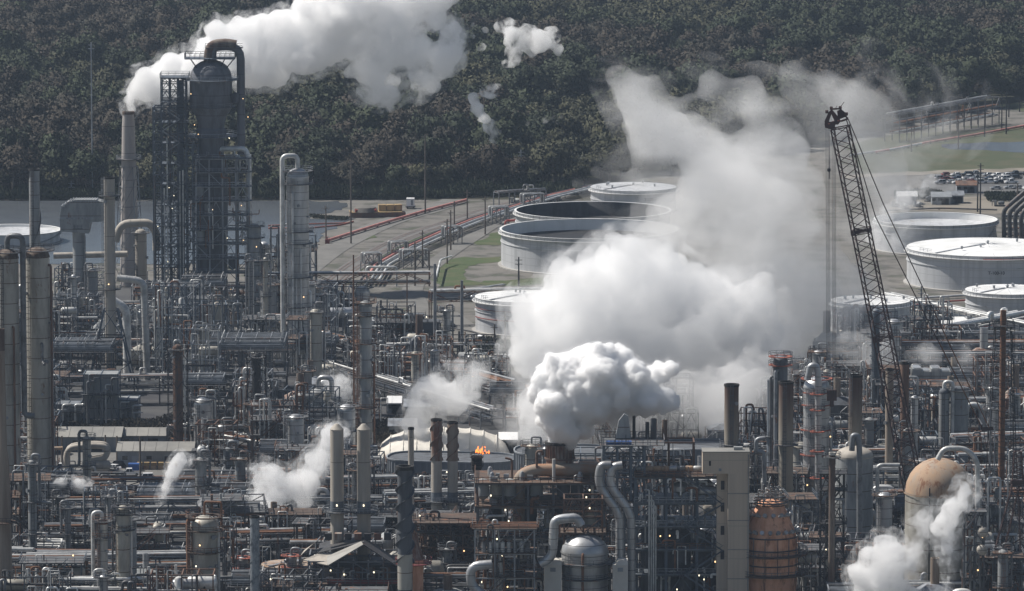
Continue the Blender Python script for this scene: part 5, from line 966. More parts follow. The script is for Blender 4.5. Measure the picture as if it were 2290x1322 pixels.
# silver dome vessel, ducts, white boxes
column('rust streaked silver domed vessel between two white boxes', 1308, 1193, 104, Y=1232, m='clad', plats=(.70, .54), headm='clad', pm='steel', nozz=2, lm='the streaked silver dome', pw=1.6, side=((-95, .3, .0, .82, 'piperust'),))
Y = 1236; t = thing('top_frame', 'rusty square cage frame standing over the silver dome', 'steel frame', (at(1304, 1150, Y).x, Y - 1, 0)); z0, z1, z2 = topz(1304, 1212, Y), topz(1304, 1185, Y), topz(1304, 1108, Y)
f = frame_mesh(8.6, 7, [z1, (z1 + z2) / 2, z2], 2, 1, .4, .35, .6, None, z0 - 6); build('steel_frame', f, 'brownsteel', t); d = build('deck', MB().bx(-5.2, -4.4, z1, 5.2, 3.4, z1 + .2), 'grateb', t); build('railing', MB().rail([(-5.2, -4.3, z1 + .1), (5.2, -4.3, z1 + .1)], 1.3, 1.6, .12), 'brownsteel', d)
ductline('white corrugated duct elbow joining the silver dome', [(1208, 1262), (1235, 1245), (1240, 1165), (1258, 1160), (1290, 1158), (1300, 1175)], 10.5, 1224, 'clad')
ductline('white corrugated duct bend at the bottom edge beside the gantry', [(1100, 1262), (1052, 1266), (1052, 1310), (1090, 1335)], 10.5, 1218, 'clad')
for i, (a, b, lb) in enumerate(((1217, 1256, 'stained white box wall, chamfered, beside the white duct elbow'), (1370, 1404, 'stained white box wall between the silver dome and S ducts'))):
    Y = 1228; x0, x1 = at(a, 1290, Y).x, at(b, 1290, Y).x; h = topz(a, 1262, Y); t = thing('insulated_box', lb, 'casing', ((x0 + x1) / 2, Y, 0)); w_ = (x1 - x0) / 2
    build('casing', MB().bx(-w_, -1, 0, w_, 3, h).add([(-w_ + .6, -1, h), (w_, -1, h), (w_, 2.5, h), (-w_ + .6, 2.5, h), (-w_ + 1.2, -.6, h + 1), (w_, -.6, h + 1), (w_, 2.5, h + 1), (-w_ + 1.2, 2.5, h + 1)], [(0, 1, 5, 4), (1, 2, 6, 5), (3, 7, 6, 2), (0, 4, 7, 3), (4, 5, 6, 7)]), 'fabric', t); build('access_door', MB().bx(-.6, -1.12, h * .9, .6, -1.02, h * .96), 'wallgrey', t)
t_, W_, h_, zs_ = structure('pale steel gantry with a rusty roof grid in front of the brown unit', 1062, 1195, 1183, Y=1222, D=8, levels=[1330, 1292, 1238, 1183], nx=3, m='palesteel', dm='grateb', seed=33, pipes=30, vessels=4, railm='steel', lm='the rusty roofed gantry', brace=.3)
for k in range(9): build('roof_pipe', MB().tube([(-W_ / 2 - 1, -3.5 + k * .8, h_ + .3 + (k % 2) * .2), (W_ / 2 + 1, -3.6 + k * .85, h_ + .3)], .13, 6), 'piperust', t_)
for k in range(8): build('exchanger', MB().lathe([(.5, 0), (.5, 2.2), (.001, 2.5)], 10, (-W_ / 2 + 2 + k * 1.4, -3.2, zs_[2] + .2)), rng.choice(('pipewhite', 'pipegrey')), t_)
# rusty bulb reactor
Y = 1242.0; T = thing('rusty_reactor', 'orange rusted bulb shaped reactor ringed by pipes and nozzles', 'reactor', (at(1722, 1250, Y).x, Y, 0), 0, None, False, 'the rusty bulb reactor'); s = 9.75; Z = lambda r: topz(1722, r, Y)
pr = profile(1722, Y, [(1420, 44), (1340, 56), (1290, 61), (1235, 62), (1212, 61), (1195, 58), (1180, 53), (1155, 42), (1130, 31), (1122, 27), (1118, 14), (1117, .1)]); pr[0] = (pr[0][0], 0); build('shell', MB().lathe(pr, 44), 'rustvessel', T)
for row, hw, n in ((1150, 40, 16), (1186, 55.5, 22)):
    for k in range(n):
        a = 2 * math.pi * k / n + .1; e = Vector((math.cos(a), math.sin(a), .5)).normalized(); c = Vector((hw / s * math.cos(a), hw / s * math.sin(a), Z(row)))
        build('nozzle', MB().tube([c - e * .3, c + e * .8], .34, 8).tube([c + e * .75, c + e * 1.15], .5, 8), 'greyvessel' if k % 3 else 'clad', T)
for row, r0, r1, mm in ((1128, 34, 38, 'grateb'), (1237, 63, 84, 'grateb'), (1280, 62, 86, 'grateb')): ringdeck(T, r0 / s, r1 / s, Z(row), mm, 'steel', n=28)
for row, rr in ((1197, 62), (1224, 66), (1258, 64)): build('ring_pipe', MB().tube([(rr / s * math.cos(2 * math.pi * k / 40), rr / s * math.sin(2 * math.pi * k / 40), Z(row)) for k in range(41)], .16, 6, bend=.1), rng.choice(('pipegrey', 'pipewhite', 'pipedark')), T)
for k in range(14): a = 2 * math.pi * k / 14; c, q = math.cos(a), math.sin(a); build('hanger', MB().bar((63 / s * c, 63 / s * q, Z(1195)), (63 / s * c, 63 / s * q, Z(1280)), .16), 'steel', T)
for row, rr in ((1108, 34), (1116, 38), (1122, 39), (1102, 25)): build('top_ring_pipe', MB().tube([(rr / s * math.cos(2 * math.pi * k / 30), rr / s * math.sin(2 * math.pi * k / 30), Z(row)) for k in range(31)], .15, 6, bend=.1), 'steel', T)
for k in range(12): a = k * .52; rr = U(10, 34) / s; build('gooseneck_vent', MB().tube([(rr * math.cos(a), rr * math.sin(a), Z(1128)), (rr * math.cos(a), rr * math.sin(a), Z(U(1080, 1100))), (rr * math.cos(a) + 1, rr * math.sin(a), Z(1096))], .16, 6), rng.choice(('pipewhite', 'pipegrey')), T)
# ================================================================ right side
column('large plain grey vessel with a pale domed head and pipe down its face', 1912, 998, 84, base=1252, m='greyvessel', headm='beige', plats=(), hdr=.5, neck=None, lm='the large grey vessel', nozz=3, lad=False)
ductline('curved pipe hooking over the top of the large grey vessel', [(1905, 1008), (1907, 974), (1918, 974), (1922, 1000), (1922, 1240)], 6.5, Yrow(1268), 'pipegrey')
ductline('bright pipe elbow leading off the large grey vessel side', [(1962, 1190), (1962, 1040), (2012, 1040)], 4.5, Yrow(1258), 'pipewhite')
t, r, h = column('huge pale vessel with an ochre rusted dome in front of the crane', 2102, 1024, 152, Y=1250, m='cladmat', plats=(), hdr=1.0, headm='ochre', lm='the ochre domed vessel', nozz=0, lad=False)
build('seam', MB().bar((-r * .35, -r * .945, 2), (-r * .35, -r * .945, h - r * .75), .25), 'dark', t); 
for k in range(0): a = math.pi * 2 * k / 16; build('dome_seam', MB().tube([(r * 1.003 * math.cos(u) * math.cos(a), r * 1.003 * math.cos(u) * math.sin(a), h - r + r * 1.003 * math.sin(u)) for u in [i * .15 for i in range(10)]], .05, 4, bend=.05), 'piperust', t)
ductline('white gooseneck pipe from the ochre dome down its side', [(2097, 1028), (2110, 1003), (2160, 1003), (2186, 1030), (2187, 1330)], 6, 1242, 'pipewhite')
t, W_, h_, zs_ = structure('narrow pipe and ladder frame clinging to the ochre domed vessel', 2160, 2204, 1145, Y=1232, D=4, levels=7, nx=2, m='steel', seed=41, pipes=18, vessels=3, lamps=2)
structure('tan and rust frame right beside the ochre domed vessel', 2200, 2290, 1248, Y=1236, D=9, levels=4, nx=3, m='steel', dm='grateb', seed=43, pipes=22, vessels=3)
for k, (px, r_) in enumerate(((2196, 1230), (2198, 1190))): g = at(px, r_, 1230); mb = MB(); drum(mb, 0, 0, 0, 1.2, .8, 'y'); t = thing('round_exchanger', 'round ended pale drum %s the ochre vessel frame' % ('low on' if k == 0 else 'high on'), 'drum', g); build('shell', mb, 'beige', t)
column('white column with orange ringed platforms and a silver riser', 1826, 842, 58, base=1190, m='clad', plats=(.985, .9, .82, .66, .5, .36), gm='orange', pm='palesteel', pw=.8, lm='the orange ringed column', nozz=8, lamps=4, side=((-20, .3, .0, .7, 'pipewhite'),))
ductline('tall silver riser pipe with orange collars in front of the orange ringed column', [(1806, 850), (1812, 818), (1826, 818), (1830, 840), (1830, 1160)], 7.5, Yrow(1210), 'clad')
for r_ in (882, 918, 966, 1010, 1070): g = at(1828, r_, Yrow(1212)); t = thing('pipe_collar', 'orange platform collar on the silver riser', 'platform', g, 0, 'orange collars on the silver riser', True); ringdeck(t, 1.05, 1.9, 0, 'orange', 'steel', n=12)
column('slim blue grey column steaming at its top behind the grey stack', 1745, 795, 32, base=1110, m='finfan', plats=(.99, .93), gm='orange', pm='steel', lm='the steaming blue grey column', nozz=4, side=((-120, .5, 0, .9, 'pipegrey'), (180, .35, 0, .85, 'pipegrey')))
column('thin blue grey column paired with the steaming column', 1723, 845, 15, base=1108, m='finfan', plats=(.5,), nozz=2)
ductline('white U shaped pipe loop under the steaming blue column', [(1712, 1190), (1708, 1010), (1692, 1010), (1690, 982), (1712, 980)], 5, Yrow(1250), 'pipegrey')
for a in ((1636, 859, 32, 1215, 'stackgrad', 'plain stained stack directly behind the tan lift tower', .40), (1758, 853, 33, 1225, 'stackgrad', 'stained stack with brown top behind the rusty bulb reactor', .4), (1913, 838, 30, 1280, 'stackgrad', 'rust topped stack behind the large grey vessel', .45), (2023, 810, 19, 1100, 'brownsteel', 'dark brown slim stack behind the crane boom', 1), (1989, 824, 18, 1120, 'stackstain', 'pale rusty slim stack just before the crane boom', .3)):
    Y = Yrow(a[3]) if a[3] < 1265 else 1330; t, r, h = column(a[5], a[0], a[1], a[2], Y=Y, m=a[4], head='open', plats=() if a[2] < 25 or a[0] in (1913,) else (.62,), name='stack', cat='stack', nozz=1, lad=a[2] > 25, lm={1636: 'the stained stack behind the lift tower', 1913: 'the rust topped stack'}.get(a[0]))
    if 0: build('stained_top', MB().lathe([(r + .02, h * (1 - a[6] * .45)), (r + .04, h * (1 - a[6] * .45)), (r + .04, h), (r + .02, h)], 28), 'stackrust', t)
column('tall stepped blue column with ringed decks behind the crane boom', 1957, 690, 24, base=1010, m='finfan', plats=(.8, .34), nozz=3, rings=12, lm='the stepped blue column', narrow=(.35, .75), pm='bluesteel')
column('short white column with a black ladder line behind the crane boom foot', 2045, 884, 17, base=1090, m='clad', plats=(.97,), nozz=0)
column('narrow grey column with a dark head beside its wider twin', 2111, 868, 23, base=1035, m='greyvessel', headm='smokegrey', plats=(), nozz=2, neck=(1, .5, .1, 'pipewhite'), lm='the dark headed twin columns')
column('wide grey column with dark head and blank panel beside its narrow twin', 2145, 866, 42, base=1033, m='greyvessel', headm='smokegrey', head='flat', plats=(.96,), nozz=4)
Y = Yrow(905); T = thing('cooling_tower', 'row of four pale grey cooling tower cells behind the crane pendants', 'cooling tower', (at(2100, 880, Y).x, Y, 0), 0, None, False, 'the cooling tower cells'); X = lambda px: at(px, 870, Y).x - T.location.x; Z = lambda r: topz(2100, r, Y)
build('basin', MB().bx(X(2036), -4, 0, X(2180), 5, Z(872)), 'finfan', T); build('steel_frame', frame_mesh(X(2180) - X(2036), 9.4, [Z(872), Z(880)], 8, 1), 'bluesteel', T)
for i, (a, b, tp) in enumerate(((2038, 2060, 822), (2060, 2080, 828), (2080, 2102, 822), (2102, 2124, 828))): d = build('cell', MB().bx(X(a) + .05, -3, Z(870), X(b) - .05, 4, Z(tp)), 'greyvessel', T); build('fan_opening', MB().bx(X(a) + .4, -2.6, Z(tp), X(b) - .4, 3.6, Z(tp) + .25), 'palesteel', d)
cooler('grey louvred cooler bank beside the cooling tower cells', 2126, 2215, 832, base=905, D=12, seed=91)
# crane
Yc = 1330.0; zf = .8
tip = at(1874, 262, Yc); foot = at(2068, 1222, Yc); foot.z = 2.2; T = thing('lattice_crane', 'dark maroon lattice boom crane towering through the steam', 'crane', (foot.x, Yc, 0), 0, None, False, 'the crane boom'); o = T.location
tl, fl_ = tip - o, foot - o; bm_ = MB(); d = (fl_ - tl).normalized(); s0 = tl + d * 2.6
lattice(bm_, s0, fl_ + Vector((0, 0, 0)) - d * 9, 3.9, 4.1, 46, .34, .17, up=(.25, 1, 0)); lattice(bm_, fl_ - d * 9, fl_, 4.1, 1.6, 4, .34, .2, up=(.25, 1, 0))
build('boom', bm_, 'cranered', T)
for f in (.247, .503, .755): 
    c = s0.lerp(fl_, f); sp = MB(); lattice(sp, c - d * .5, c + d * .5, 4.2, 4.2, 1, .24, .1, up=(.25, 1, 0)); lattice(sp, c - d * .2, c + d * .2, 4.2, 4.2, 1, .2, .1, up=(.25, 1, 0)); build('boom_joint', sp, 'cranered', T)
hd = MB(); q = 9.9
def hp(px, row, dy): return at(px, row, Yc + dy) - o
for dy, ox_ in ((-1.2, 0), (1.2, 14)):
    ol = [(1844, 271), (1845, 286), (1857, 289), (1867, 287), (1868, 279), (1874, 279), (1881, 271), (1872, 258), (1860, 244), (1853, 251)] if dy < 0 else [(1874, 268), (1890, 262), (1895, 267), (1893, 254), (1881, 244), (1872, 248)]
    n = len(ol); a_ = [hp(p, r_, dy) for p, r_ in ol]; b_ = [hp(p, r_, dy + .5) for p, r_ in ol]
    hd.add(a_ + b_, [(i, (i + 1) % n, (i + 1) % n + n, i + n) for i in range(n)])
    if dy > 0: hd.add(a_, [tuple(range(n))]); hd.add(b_, [tuple(range(n - 1, -1, -1))])
    else:
        for nn in (a_, b_):
            w1, w2, w3 = nn[0].lerp(nn[5], .32) + Vector((0, 0, .2)), nn[0].lerp(nn[5], .82) + Vector((0, 0, .2)), (nn[8] + nn[9]) / 2 + Vector((.3, 0, -.9))
            hd.add([nn[0], nn[1], nn[2], nn[3], nn[4], nn[5], nn[6], nn[7], nn[8], nn[9], w1, w2, w3], [(0, 1, 2, 10), (2, 3, 4, 11, 10), (4, 5, 6, 7, 11), (7, 8, 12, 11), (8, 9, 0, 10, 12)])
hd.bar(hp(1860, 244, -1), hp(1881, 243, 1.4), .4); hd.bar(hp(1881, 271, -1), hp(1895, 266, 1.4), .4); hd.bar(hp(1846, 280, -1), hp(1874, 270, 1.4), .6)
for px, row in ((1859, 242), (1849, 250), (1879, 241), (1893, 255)): hd.lathe([(.001, -.35), (.42, -.35), (.42, .35), (.001, .35)], 10, tuple(hp(px, row, -.5)), axis='x')
build('boom_head', hd, 'cranered', T); build('beacon', MB().box(hp(1875, 270, -1.6), (.5, .3, .3)).box(hp(1854, 277, -1.6), (.5, .3, .2)), 'orange', T)
build('head_mast', MB().bar(hp(1879, 240, 0), hp(1888, 228, 0), .14).bar(hp(1866, 246, 0), hp(1872, 237, 0), .12), 'cranered', T)
for k, (px, row) in enumerate(((1895, 262), (1893, 268))):
    for s_ in (-1,): build('pendant_line', MB().tube([hp(px, row, k * 2 - 1), hp(1975 + (0, -17)[k], 455 + (0, 30)[k], k * 2 - 1), hp(2212 - 16 * k, 957, k * 2 - 1)], .13, 5, bend=.1), 'cranered', T)
for k, (a, b) in enumerate((((2093, 706), (2212, 957)), ((2100, 765), (2196, 957)))): build('rusty_pendant_section', MB().bar(hp(*a, k * 2 - 1.2), hp(*b, k * 2 - 1.2), .26), 'piperust', T)
build('equaliser_plate', MB().add([hp(2192, 956, -1.3), hp(2220, 954, -1.3), hp(2223, 962, -1.3), (hp(2196, 965, -1.3)), hp(2192, 956, 1.3), hp(2220, 954, 1.3), hp(2223, 962, 1.3), (hp(2196, 965, 1.3))], [(0, 1, 2, 3), (7, 6, 5, 4), (0, 4, 5, 1), (1, 5, 6, 2), (2, 6, 7, 3), (3, 7, 4, 0)]), 'cranered', T)
for k in range(3): build('mast_line', MB().bar(hp(2200 + k * 8, 964, 0), hp(2240 + k * 9, 1222, 0) * 1.0, .12), 'cranered', T)
for k in range(8): px = 1847 + k * 2.7 + (3 if k > 3 else 0); build('hoist_rope', MB().bar(hp(px, 288, -.8 + (k % 2) * 1.2), hp(px + 2 - k * .3, 880, -.8 + (k % 2) * 1.2), .075), 'steel', T)
build('hook_block', MB().box(hp(1860, 884, -.3), (2.4, .9, 2.6)).box(hp(1860, 902, -.3), (1, .7, 1.6)), 'cranered', T); build('headache_ball', MB().lathe([(.001, -.6), (.4, -.3), (.4, .3), (.001, .6)], 10, tuple(hp(1854, 380, -.8))), 'darksteel', T)
build('crawler_track', MB().box((4, -3.6, .9), (11, 1.3, 1.8)), 'darksteel', T); build('crawler_track', MB().box((4, 3.6, .9), (11, 1.3, 1.8)), 'darksteel', T)
build('machine_house', MB().box((6, 0, 3.2), (11, 4, 2.8)).box((11, 0, 3), (2.5, 5, 3.2)), 'cranered', T); cb = build('cab', MB().box((-.5, -2.6, 3), (2.2, 1.6, 2.4)), 'cranered', T); build('cab_window', MB().box((-1.65, -2.6, 3.4), (.06, 1.3, 1.2)), 'glass', cb)
mb = MB(); lattice(mb, (10, 0, 4.6), hp(2240, 1222, 0) + Vector((0, 0, 6)), 2, 1, 6, .25, .12); build('back_mast', mb, 'cranered', T)
# second crane lattice at frame edge
Y = 1262; T = thing('crawler_crane', 'second dark maroon lattice crane cut by the frame edge', 'crane', (at(2262, 1300, Y).x, Y, 0), 0, None, False, 'the edge crane'); o = T.location; hp = lambda px, row, dy: at(px, row, Y + dy) - o
for a, b in (((2272, 1085), (2200, 1370)), ((2285, 1095), (2300, 1380)), ((2276, 1010), (2276, 1085))): mb = MB(); lattice(mb, hp(*a, 0), hp(*b, 0), 1.6, 2.6, 16, .22, .12); build('boom' if a[0] == 2285 else 'gantry_lattice', mb, 'cranered', T)
build('sheave_plate', MB().box(hp(2278, 1078, -1), (3.6, 1, .9)), 'cranered', T); build('cross_tie', MB().bar(hp(2235, 1232, 0), hp(2292, 1200, 0), .25).bar(hp(2220, 1290, 0), hp(2294, 1260, 0), .25), 'cranered', T); build('track', MB().box((0, -2, .9), (12, 1.4, 1.8)), 'darksteel', T)
# flare derrick
Y = 1372; T = thing('flare_derrick', 'dark four legged lattice derrick around a rusty flare pipe', 'flare tower', (at(2238, 1200, Y).x, Y, 0), 0, None, False, 'the flare derrick'); s = 9.0; zt = topz(2238, 728, Y); mb = MB(); lattice(mb, (0, 0, 0), (0, 0, zt), 8.2, 4.0, 34, .2, .1); build('lattice', mb, 'darksteel', T)
build('flare_pipe', MB().lathe([(.9, 0), (.75, zt * .6), (.75, topz(2238, 694, Y)), (.55, topz(2238, 694, Y)), (.55, topz(2238, 700, Y)), (.001, topz(2238, 700, Y))], 14), 'piperust', T); d = build('platform', MB().box((0, 0, zt), (5.4, 5.4, .2)), 'darksteel', T); build('railing', MB().rail([(-2.6, -2.6, zt), (2.6, -2.6, zt), (2.6, 2.6, zt), (-2.6, 2.6, zt)], 1.3, 1.3, .1, True), 'darksteel', d)
for k in range(4): a, b = ((-1, -1), (1, -1), (1, 1), (-1, 1))[k]; build('guy_rope', MB().bar((a * 1.9, b * 1.9, zt * .98), (a * 5.5, b * 8, 0), .07), 'darksteel', T)
build('side_ladder', (lambda m_: (ladder(m_, 2.3, -2.6, 2, zt), m_)[1])(MB()), 'darksteel', T)
for px, tp, bs, w_, lb in ((2212, 900, 1180, 3.4, 'thin pale pipe mast beside the flare derrick'), (2222, 955, 1190, 2.6, 'second thin mast behind the crane pendants')): pole(px, tp, bs, 0, lb, m='palesteel', r=w_ / 20, auto=False, name='pipe_mast', group='thin masts at the derrick')
structure('dark open derrick like scaffold tower beside the white steam column', 1838, 1890, 1060, Y=1236, D=5, levels=9, nx=2, m='darksteel', dm='darksteel', seed=51, pipes=12, vessels=1, brace=.95, pm=('pipedark', 'pipegrey'), lm='the dark scaffold tower', cs=.22, bs=.2)
column('rusty thin vent pipe inside the dark scaffold tower with a pale stained tip', 1862, 1012, 14, Y=1233, m='stackrust', headm='fabric', head='open', plats=(.97,), nozz=0, lad=False, name='vent_stack', cat='stack')
# ================================================================ racks and coolers placed as seen
rack('long dark pipe bridge with a white pipe over the roads', ground(600, 706), ground(962, 704), topz(700, 612, Yrow(705)), W=4, levels=2, np_=3, m='brownsteel', truss=True, seed=21, dz=3, pm=('pipewhite', 'pipedark', 'pipewhite'), lm='the pipe bridge', pr=(.25, .45))
rack('second dark pipe bridge from the gantry to the low white tank', ground(962, 728), ground(1210, 722), topz(1000, 650, Yrow(726)), W=4, levels=2, np_=3, m='brownsteel', truss=True, seed=22, dz=3)
rack('broad diagonal pipe trench rack with orange rusted tops', ground(705, 785), ground(1180, 915), 6.0, W=8, levels=2, np_=6, m='steel', seed=23, dz=2.6, pm=('piperust', 'piperust', 'pipegrey', 'pipegrey', 'piperust', 'beige', 'pipedark'), pr=(.2, .45), lm='the rusty pipe trench')
rack('lower diagonal rack of white and grey pipes in front of the trench', ground(705, 838), ground(1100, 958), 5.0, W=7, levels=2, np_=6, m='steel', seed=24, pm=('pipegrey', 'pipegrey', 'pipewhite', 'pipedark'), pr=(.15, .3))
rack('white pipe rack crossing behind the steam cloud', ground(1025, 845), ground(1240, 842), topz(1100, 800, Yrow(844)), W=5, levels=2, np_=3, m='brownsteel', truss=True, seed=25, dz=2.6, pm=('pipewhite', 'pipewhite', 'pipegrey'), pr=(.35, .55))
ductline('white looping overhead pipe at the rusty pipe trench', [(852, 850), (852, 800), (905, 792), (990, 796), (1020, 822), (1020, 858)], 4.5, Yrow(858), 'pipewhite')
ductline('second white looping pipe just above the first', [(860, 830), (880, 792), (955, 789), (985, 800)], 4, Yrow(850), 'pipewhite')
rack('long pipe rack slanting down from the tank marked T-100-10', ground(1985, 705), ground(2300, 775), 7, W=7, levels=2, np_=5, seed=26, pm=('pipewhite', 'pipegrey', 'pipered', 'pipewhite', 'pipegrey'), lm='the slanting tank rack', dz=2.8, m='steel')
rack('covered white conveyor like pipe rack rising to the frame edge', ground(2060, 800), ground(2330, 745), 7.5, W=5, levels=2, np_=4, seed=27, pm=('white', 'pipewhite', 'pipegrey', 'pipered'), m='steel', pr=(.3, .7), dz=2.4)
for i, (r0, r1, a, b) in enumerate(((815, 812, 1880, 2330), (840, 838, 1850, 2330), (868, 866, 1880, 2330))): rack('wide multi deck pipe rack crossing behind the crane, %s deck line' % ('far', 'middle', 'near')[i], ground(a, r0), ground(b, r1), 9 + i * .6, W=7, levels=3, np_=4, seed=28 + i, m='bluesteel' if i else 'steel', dz=2.6)
rack('orange topped catwalk rack above the yard pipework', ground(395, 985), ground(660, 1035), topz(560, 985, Yrow(1020)), W=7, levels=2, np_=6, seed=34, m='darksteel', pm=('pipewhite', 'roofpale', 'piperust', 'pipewhite'), lm='the diagonal catwalk rack', dz=3.4, truss=True)
for i, (lb, a, b, tp, bs, D) in enumerate((('large cooler deck on tall legs in front of the lattice lift tower', 318, 412, 640, 735, 15), ('higher cooler deck in front of the regenerator', 408, 505, 624, 740, 14), ('long blue cooler bank beside the clad column', 118, 250, 770, 880, 16), ('blue cooler bank in the middle of the left plant', 470, 636, 765, 885, 22),
      ('low blue cooler under the regenerator frame', 385, 480, 702, 765, 16), ('cooler bank behind the black scaffolded column', 330, 400, 740, 800, 10), ('wide dark louvred cooler in front of the pickups', 305, 452, 1098, 1170, 14), ('grey steaming cooler fan box below the wide louvred cooler', 288, 378, 1160, 1215, 10), ('dark long louvred deck right of the ringed column', 470, 560, 1090, 1150, 16),
      ('dark louvred deck beside the big bent plume', 372, 560, 1062, 1120, 9), ('low dark cooler beside the thick clad tower', 340, 412, 1235, 1290, 10))):
    cooler(lb, a, b, tp, base=bs, D=D, seed=100 + i, m='finfan' if i < 9 else 'steel')
for a in ((878, 948, 708, 790, 'dark box silo pair on legs beside the gravel road'), (930, 985, 722, 796, 'second dark hopper frame beside the pale steel masts')):
    t, W_, h_, zs_ = structure(a[4], a[0], a[1], a[2], base=a[3], D=6, levels=3, nx=3, m='darksteel', seed=a[0], pipes=6, vessels=0, brace=.8); build('hopper_box', MB().bx(-W_ / 2 + .3, -3.2, h_ * .62, W_ / 2 - .3, 3, h_ + .4), 'smokegrey', t); build('hopper_leg', MB().lathe([(1, 0), (1, h_ * .62)], 14, (0, -3.6, 0)), 'greyvessel', t)
for k in range(3): ductline('dark vertical duct row beside the long warehouse yard, pipe %s' % ('one', 'two', 'three')[k], [(268 + k * 16, 1135), (268 + k * 16, 1094), (330 + k * 30, 1088)], 4.5, Yrow(1150) + k, 'pipedark')
ductline('long rusty pipe run along the bottom edge', [(-20, 1306), (100, 1300), (300, 1288), (385, 1280), (348, 1271), (420, 1268)], 3.6, 1262, 'piperust')
rack('tall dark frames of upright grey ducts at the frame edge beyond the open tank', ground(2245, 560), ground(2300, 560), 12, W=8, levels=4, np_=4, seed=63, m='darksteel')
for k in range(4): ductline('bent dark grey duct in the row by the light roofed tank, duct %s' % ('one', 'two', 'three', 'four')[k], [(2246 + k * 13, 545), (2244 + k * 13, 470 + k * 3), (2290 + k * 13, 430 + k * 3)], 5, Yrow(562) - k * 2, 'pipedark')
# ================================================================ smaller plant filling the ground between
def inside(px, py, pg):
    c = False; j = len(pg) - 1
    for i in range(len(pg)):
        if (pg[i][1] > py) != (pg[j][1] > py) and px < (pg[j][0] - pg[i][0]) * (py - pg[i][1]) / (pg[j][1] - pg[i][1]) + pg[i][0]: c = not c
        j = i
    return c
ZONES = [[(-60, 700), (300, 655), (620, 660), (770, 668), (870, 745), (1000, 795), (1140, 860), (1130, 1420), (-60, 1420)], [(1130, 930), (1700, 1000), (1760, 830), (1860, 790), (2340, 800), (2340, 1420), (1130, 1420)]]
HOLES = [[(180, 848), (348, 848), (348, 955), (180, 955)], [(110, 945), (640, 930), (640, 962), (440, 985), (440, 1092), (200, 1092), (110, 1050)], [(830, 940), (1160, 960), (1160, 1110), (860, 1110)], [(1130, 1000), (1420, 1000), (1420, 1110), (1130, 1110)], [(1420, 1000), (1700, 1010), (1700, 1100), (1420, 1100)],
         [(700, 770), (1180, 900), (1180, 925), (700, 800)], [(700, 830), (1100, 945), (1100, 965), (700, 850)]]
KEEP = [(690, 1060, 640), (462, 645, 835), (115, 255, 825), (340, 560, 640), (120, 240, 600), (245, 340, 690), (215, 370, 1098), (110, 450, 1040), (180, 345, 955), (672, 905, 1330), (855, 1065, 1072), (300, 470, 1165), (425, 520, 1120), (540, 600, 1230), (1060, 1180, 1075)]
occ = []
for o, l in [(o, None) for o in list(COL.objects) if o.parent is None and o.type == 'EMPTY']: occ.append((o.location.x, o.location.y, {'storage tank': 0, 'air cooler': 8, 'process structure': 9, 'pipe rack': 0, 'distillation column': 4.5, 'stack': 3.5, 'duct': 2.5, 'boiler': 6, 'process tower': 14, 'stair tower': 8}.get(o.get('category'), 3)))
fr = random.Random(77)
def mk_drum(loc, mats):
    L = fr.uniform(4, 10); r = fr.uniform(1.0, 2.1); m = fr.choice(mats); t = thing('horizontal_drum', '', 'drum', loc, fr.choice((0, 0, .15, 1.57))); t['label'] = 'x'; z = fr.uniform(2.5, 6)
    mb = MB(); drum(mb, 0, 0, z + r, r, L); build('shell', mb, m, t); s_ = MB()
    for q in (-1, 1): s_.box((q * L * .3, 0, z / 2), (.5, r * 1.6, z)); s_.box((q * L * .3, 0, z + r * .3), (.5, r * 1.9, r * .6))
    build('saddle', s_, 'concrete', t); build('nozzle', MB().tube([(0, 0, z + 2 * r - .2), (0, 0, z + 2 * r + 1), (1.6, 0, z + 2 * r + 1), (1.6, -r - .4, z + 2 * r + 1), (1.6, -r - .4, .5)], .18, 7), 'pipegrey', t)
    for k in range(5): x = fr.uniform(-L / 2, L / 2); build('pipe', MB().tube([(x, -r - .6, .3), (x, -r - .6, z + fr.uniform(0, 2 * r)), (x + fr.uniform(-2, 2), -r - .6, z + fr.uniform(0, 2 * r)), (x + fr.uniform(1, 2), 0, z + r)], fr.choice((.1, .15, .2)), 6), fr.choice(('pipewhite', 'pipegrey')), t)
    build('walkway', MB().bx(-L / 2, r + .2, z + r, L / 2, r + 1.4, z + r + .1), 'grate', t); return t, {'clad': 'silver', 'pipewhite': 'pale', 'greyvessel': 'grey', 'beige': 'cream', 'cladmat': 'weathered', 'white': 'white', 'rustplate': 'rusty'}[m] + (' long' if L > 6.5 else ' short') + ' horizontal drum'
def mk_loops(loc):
    t = thing('pipe_manifold', 'x', 'pipe manifold', loc, fr.choice((0, .1, -.1))); n = fr.randint(5, 9); W = fr.uniform(9, 14); m0 = fr.choice(('pipewhite', 'pipegrey', 'pipewhite', 'piperust'))
    for k in range(n):
        y = -3 + k * .9; h = fr.uniform(2.5, 8); a = -W / 2 + fr.uniform(0, 3); b = W / 2 - fr.uniform(0, 4); s_ = fr.uniform(1, 3)
        pt = fr.choice(([(a, y, .4), (a, y, h), (b, y, h), (b, y, .4)], [(a, y, h), (a + s_, y, h), (a + s_, y, h + 2), (a + 2 * s_, y, h + 2), (a + 2 * s_, y, h), (b, y, h)], [(a, y, h), (b, y, h), (b, y - 2, h), (b, y - 2, 0)]))
        build('pipe', MB().tube(pt, fr.choice((.15, .2, .3, .4)), 7), m0 if fr.random() < .5 else fr.choice(('pipegrey', 'pipedark', 'pipewhite')), t)
    f = frame_mesh(W, 7, [3.2, 6.0], 2, 1, .25, .22, .5, fr); build('pipe_support', f, 'steel', t)
    return t, {'pipewhite': 'pale', 'pipegrey': 'grey', 'piperust': 'rusty'}[m0] + ' manifold of looping pipes'
autos = []
def landmark_zone(px, row): return 'L' if px < 1150 else 'R'
Yg = 1205.0; nfill = 0
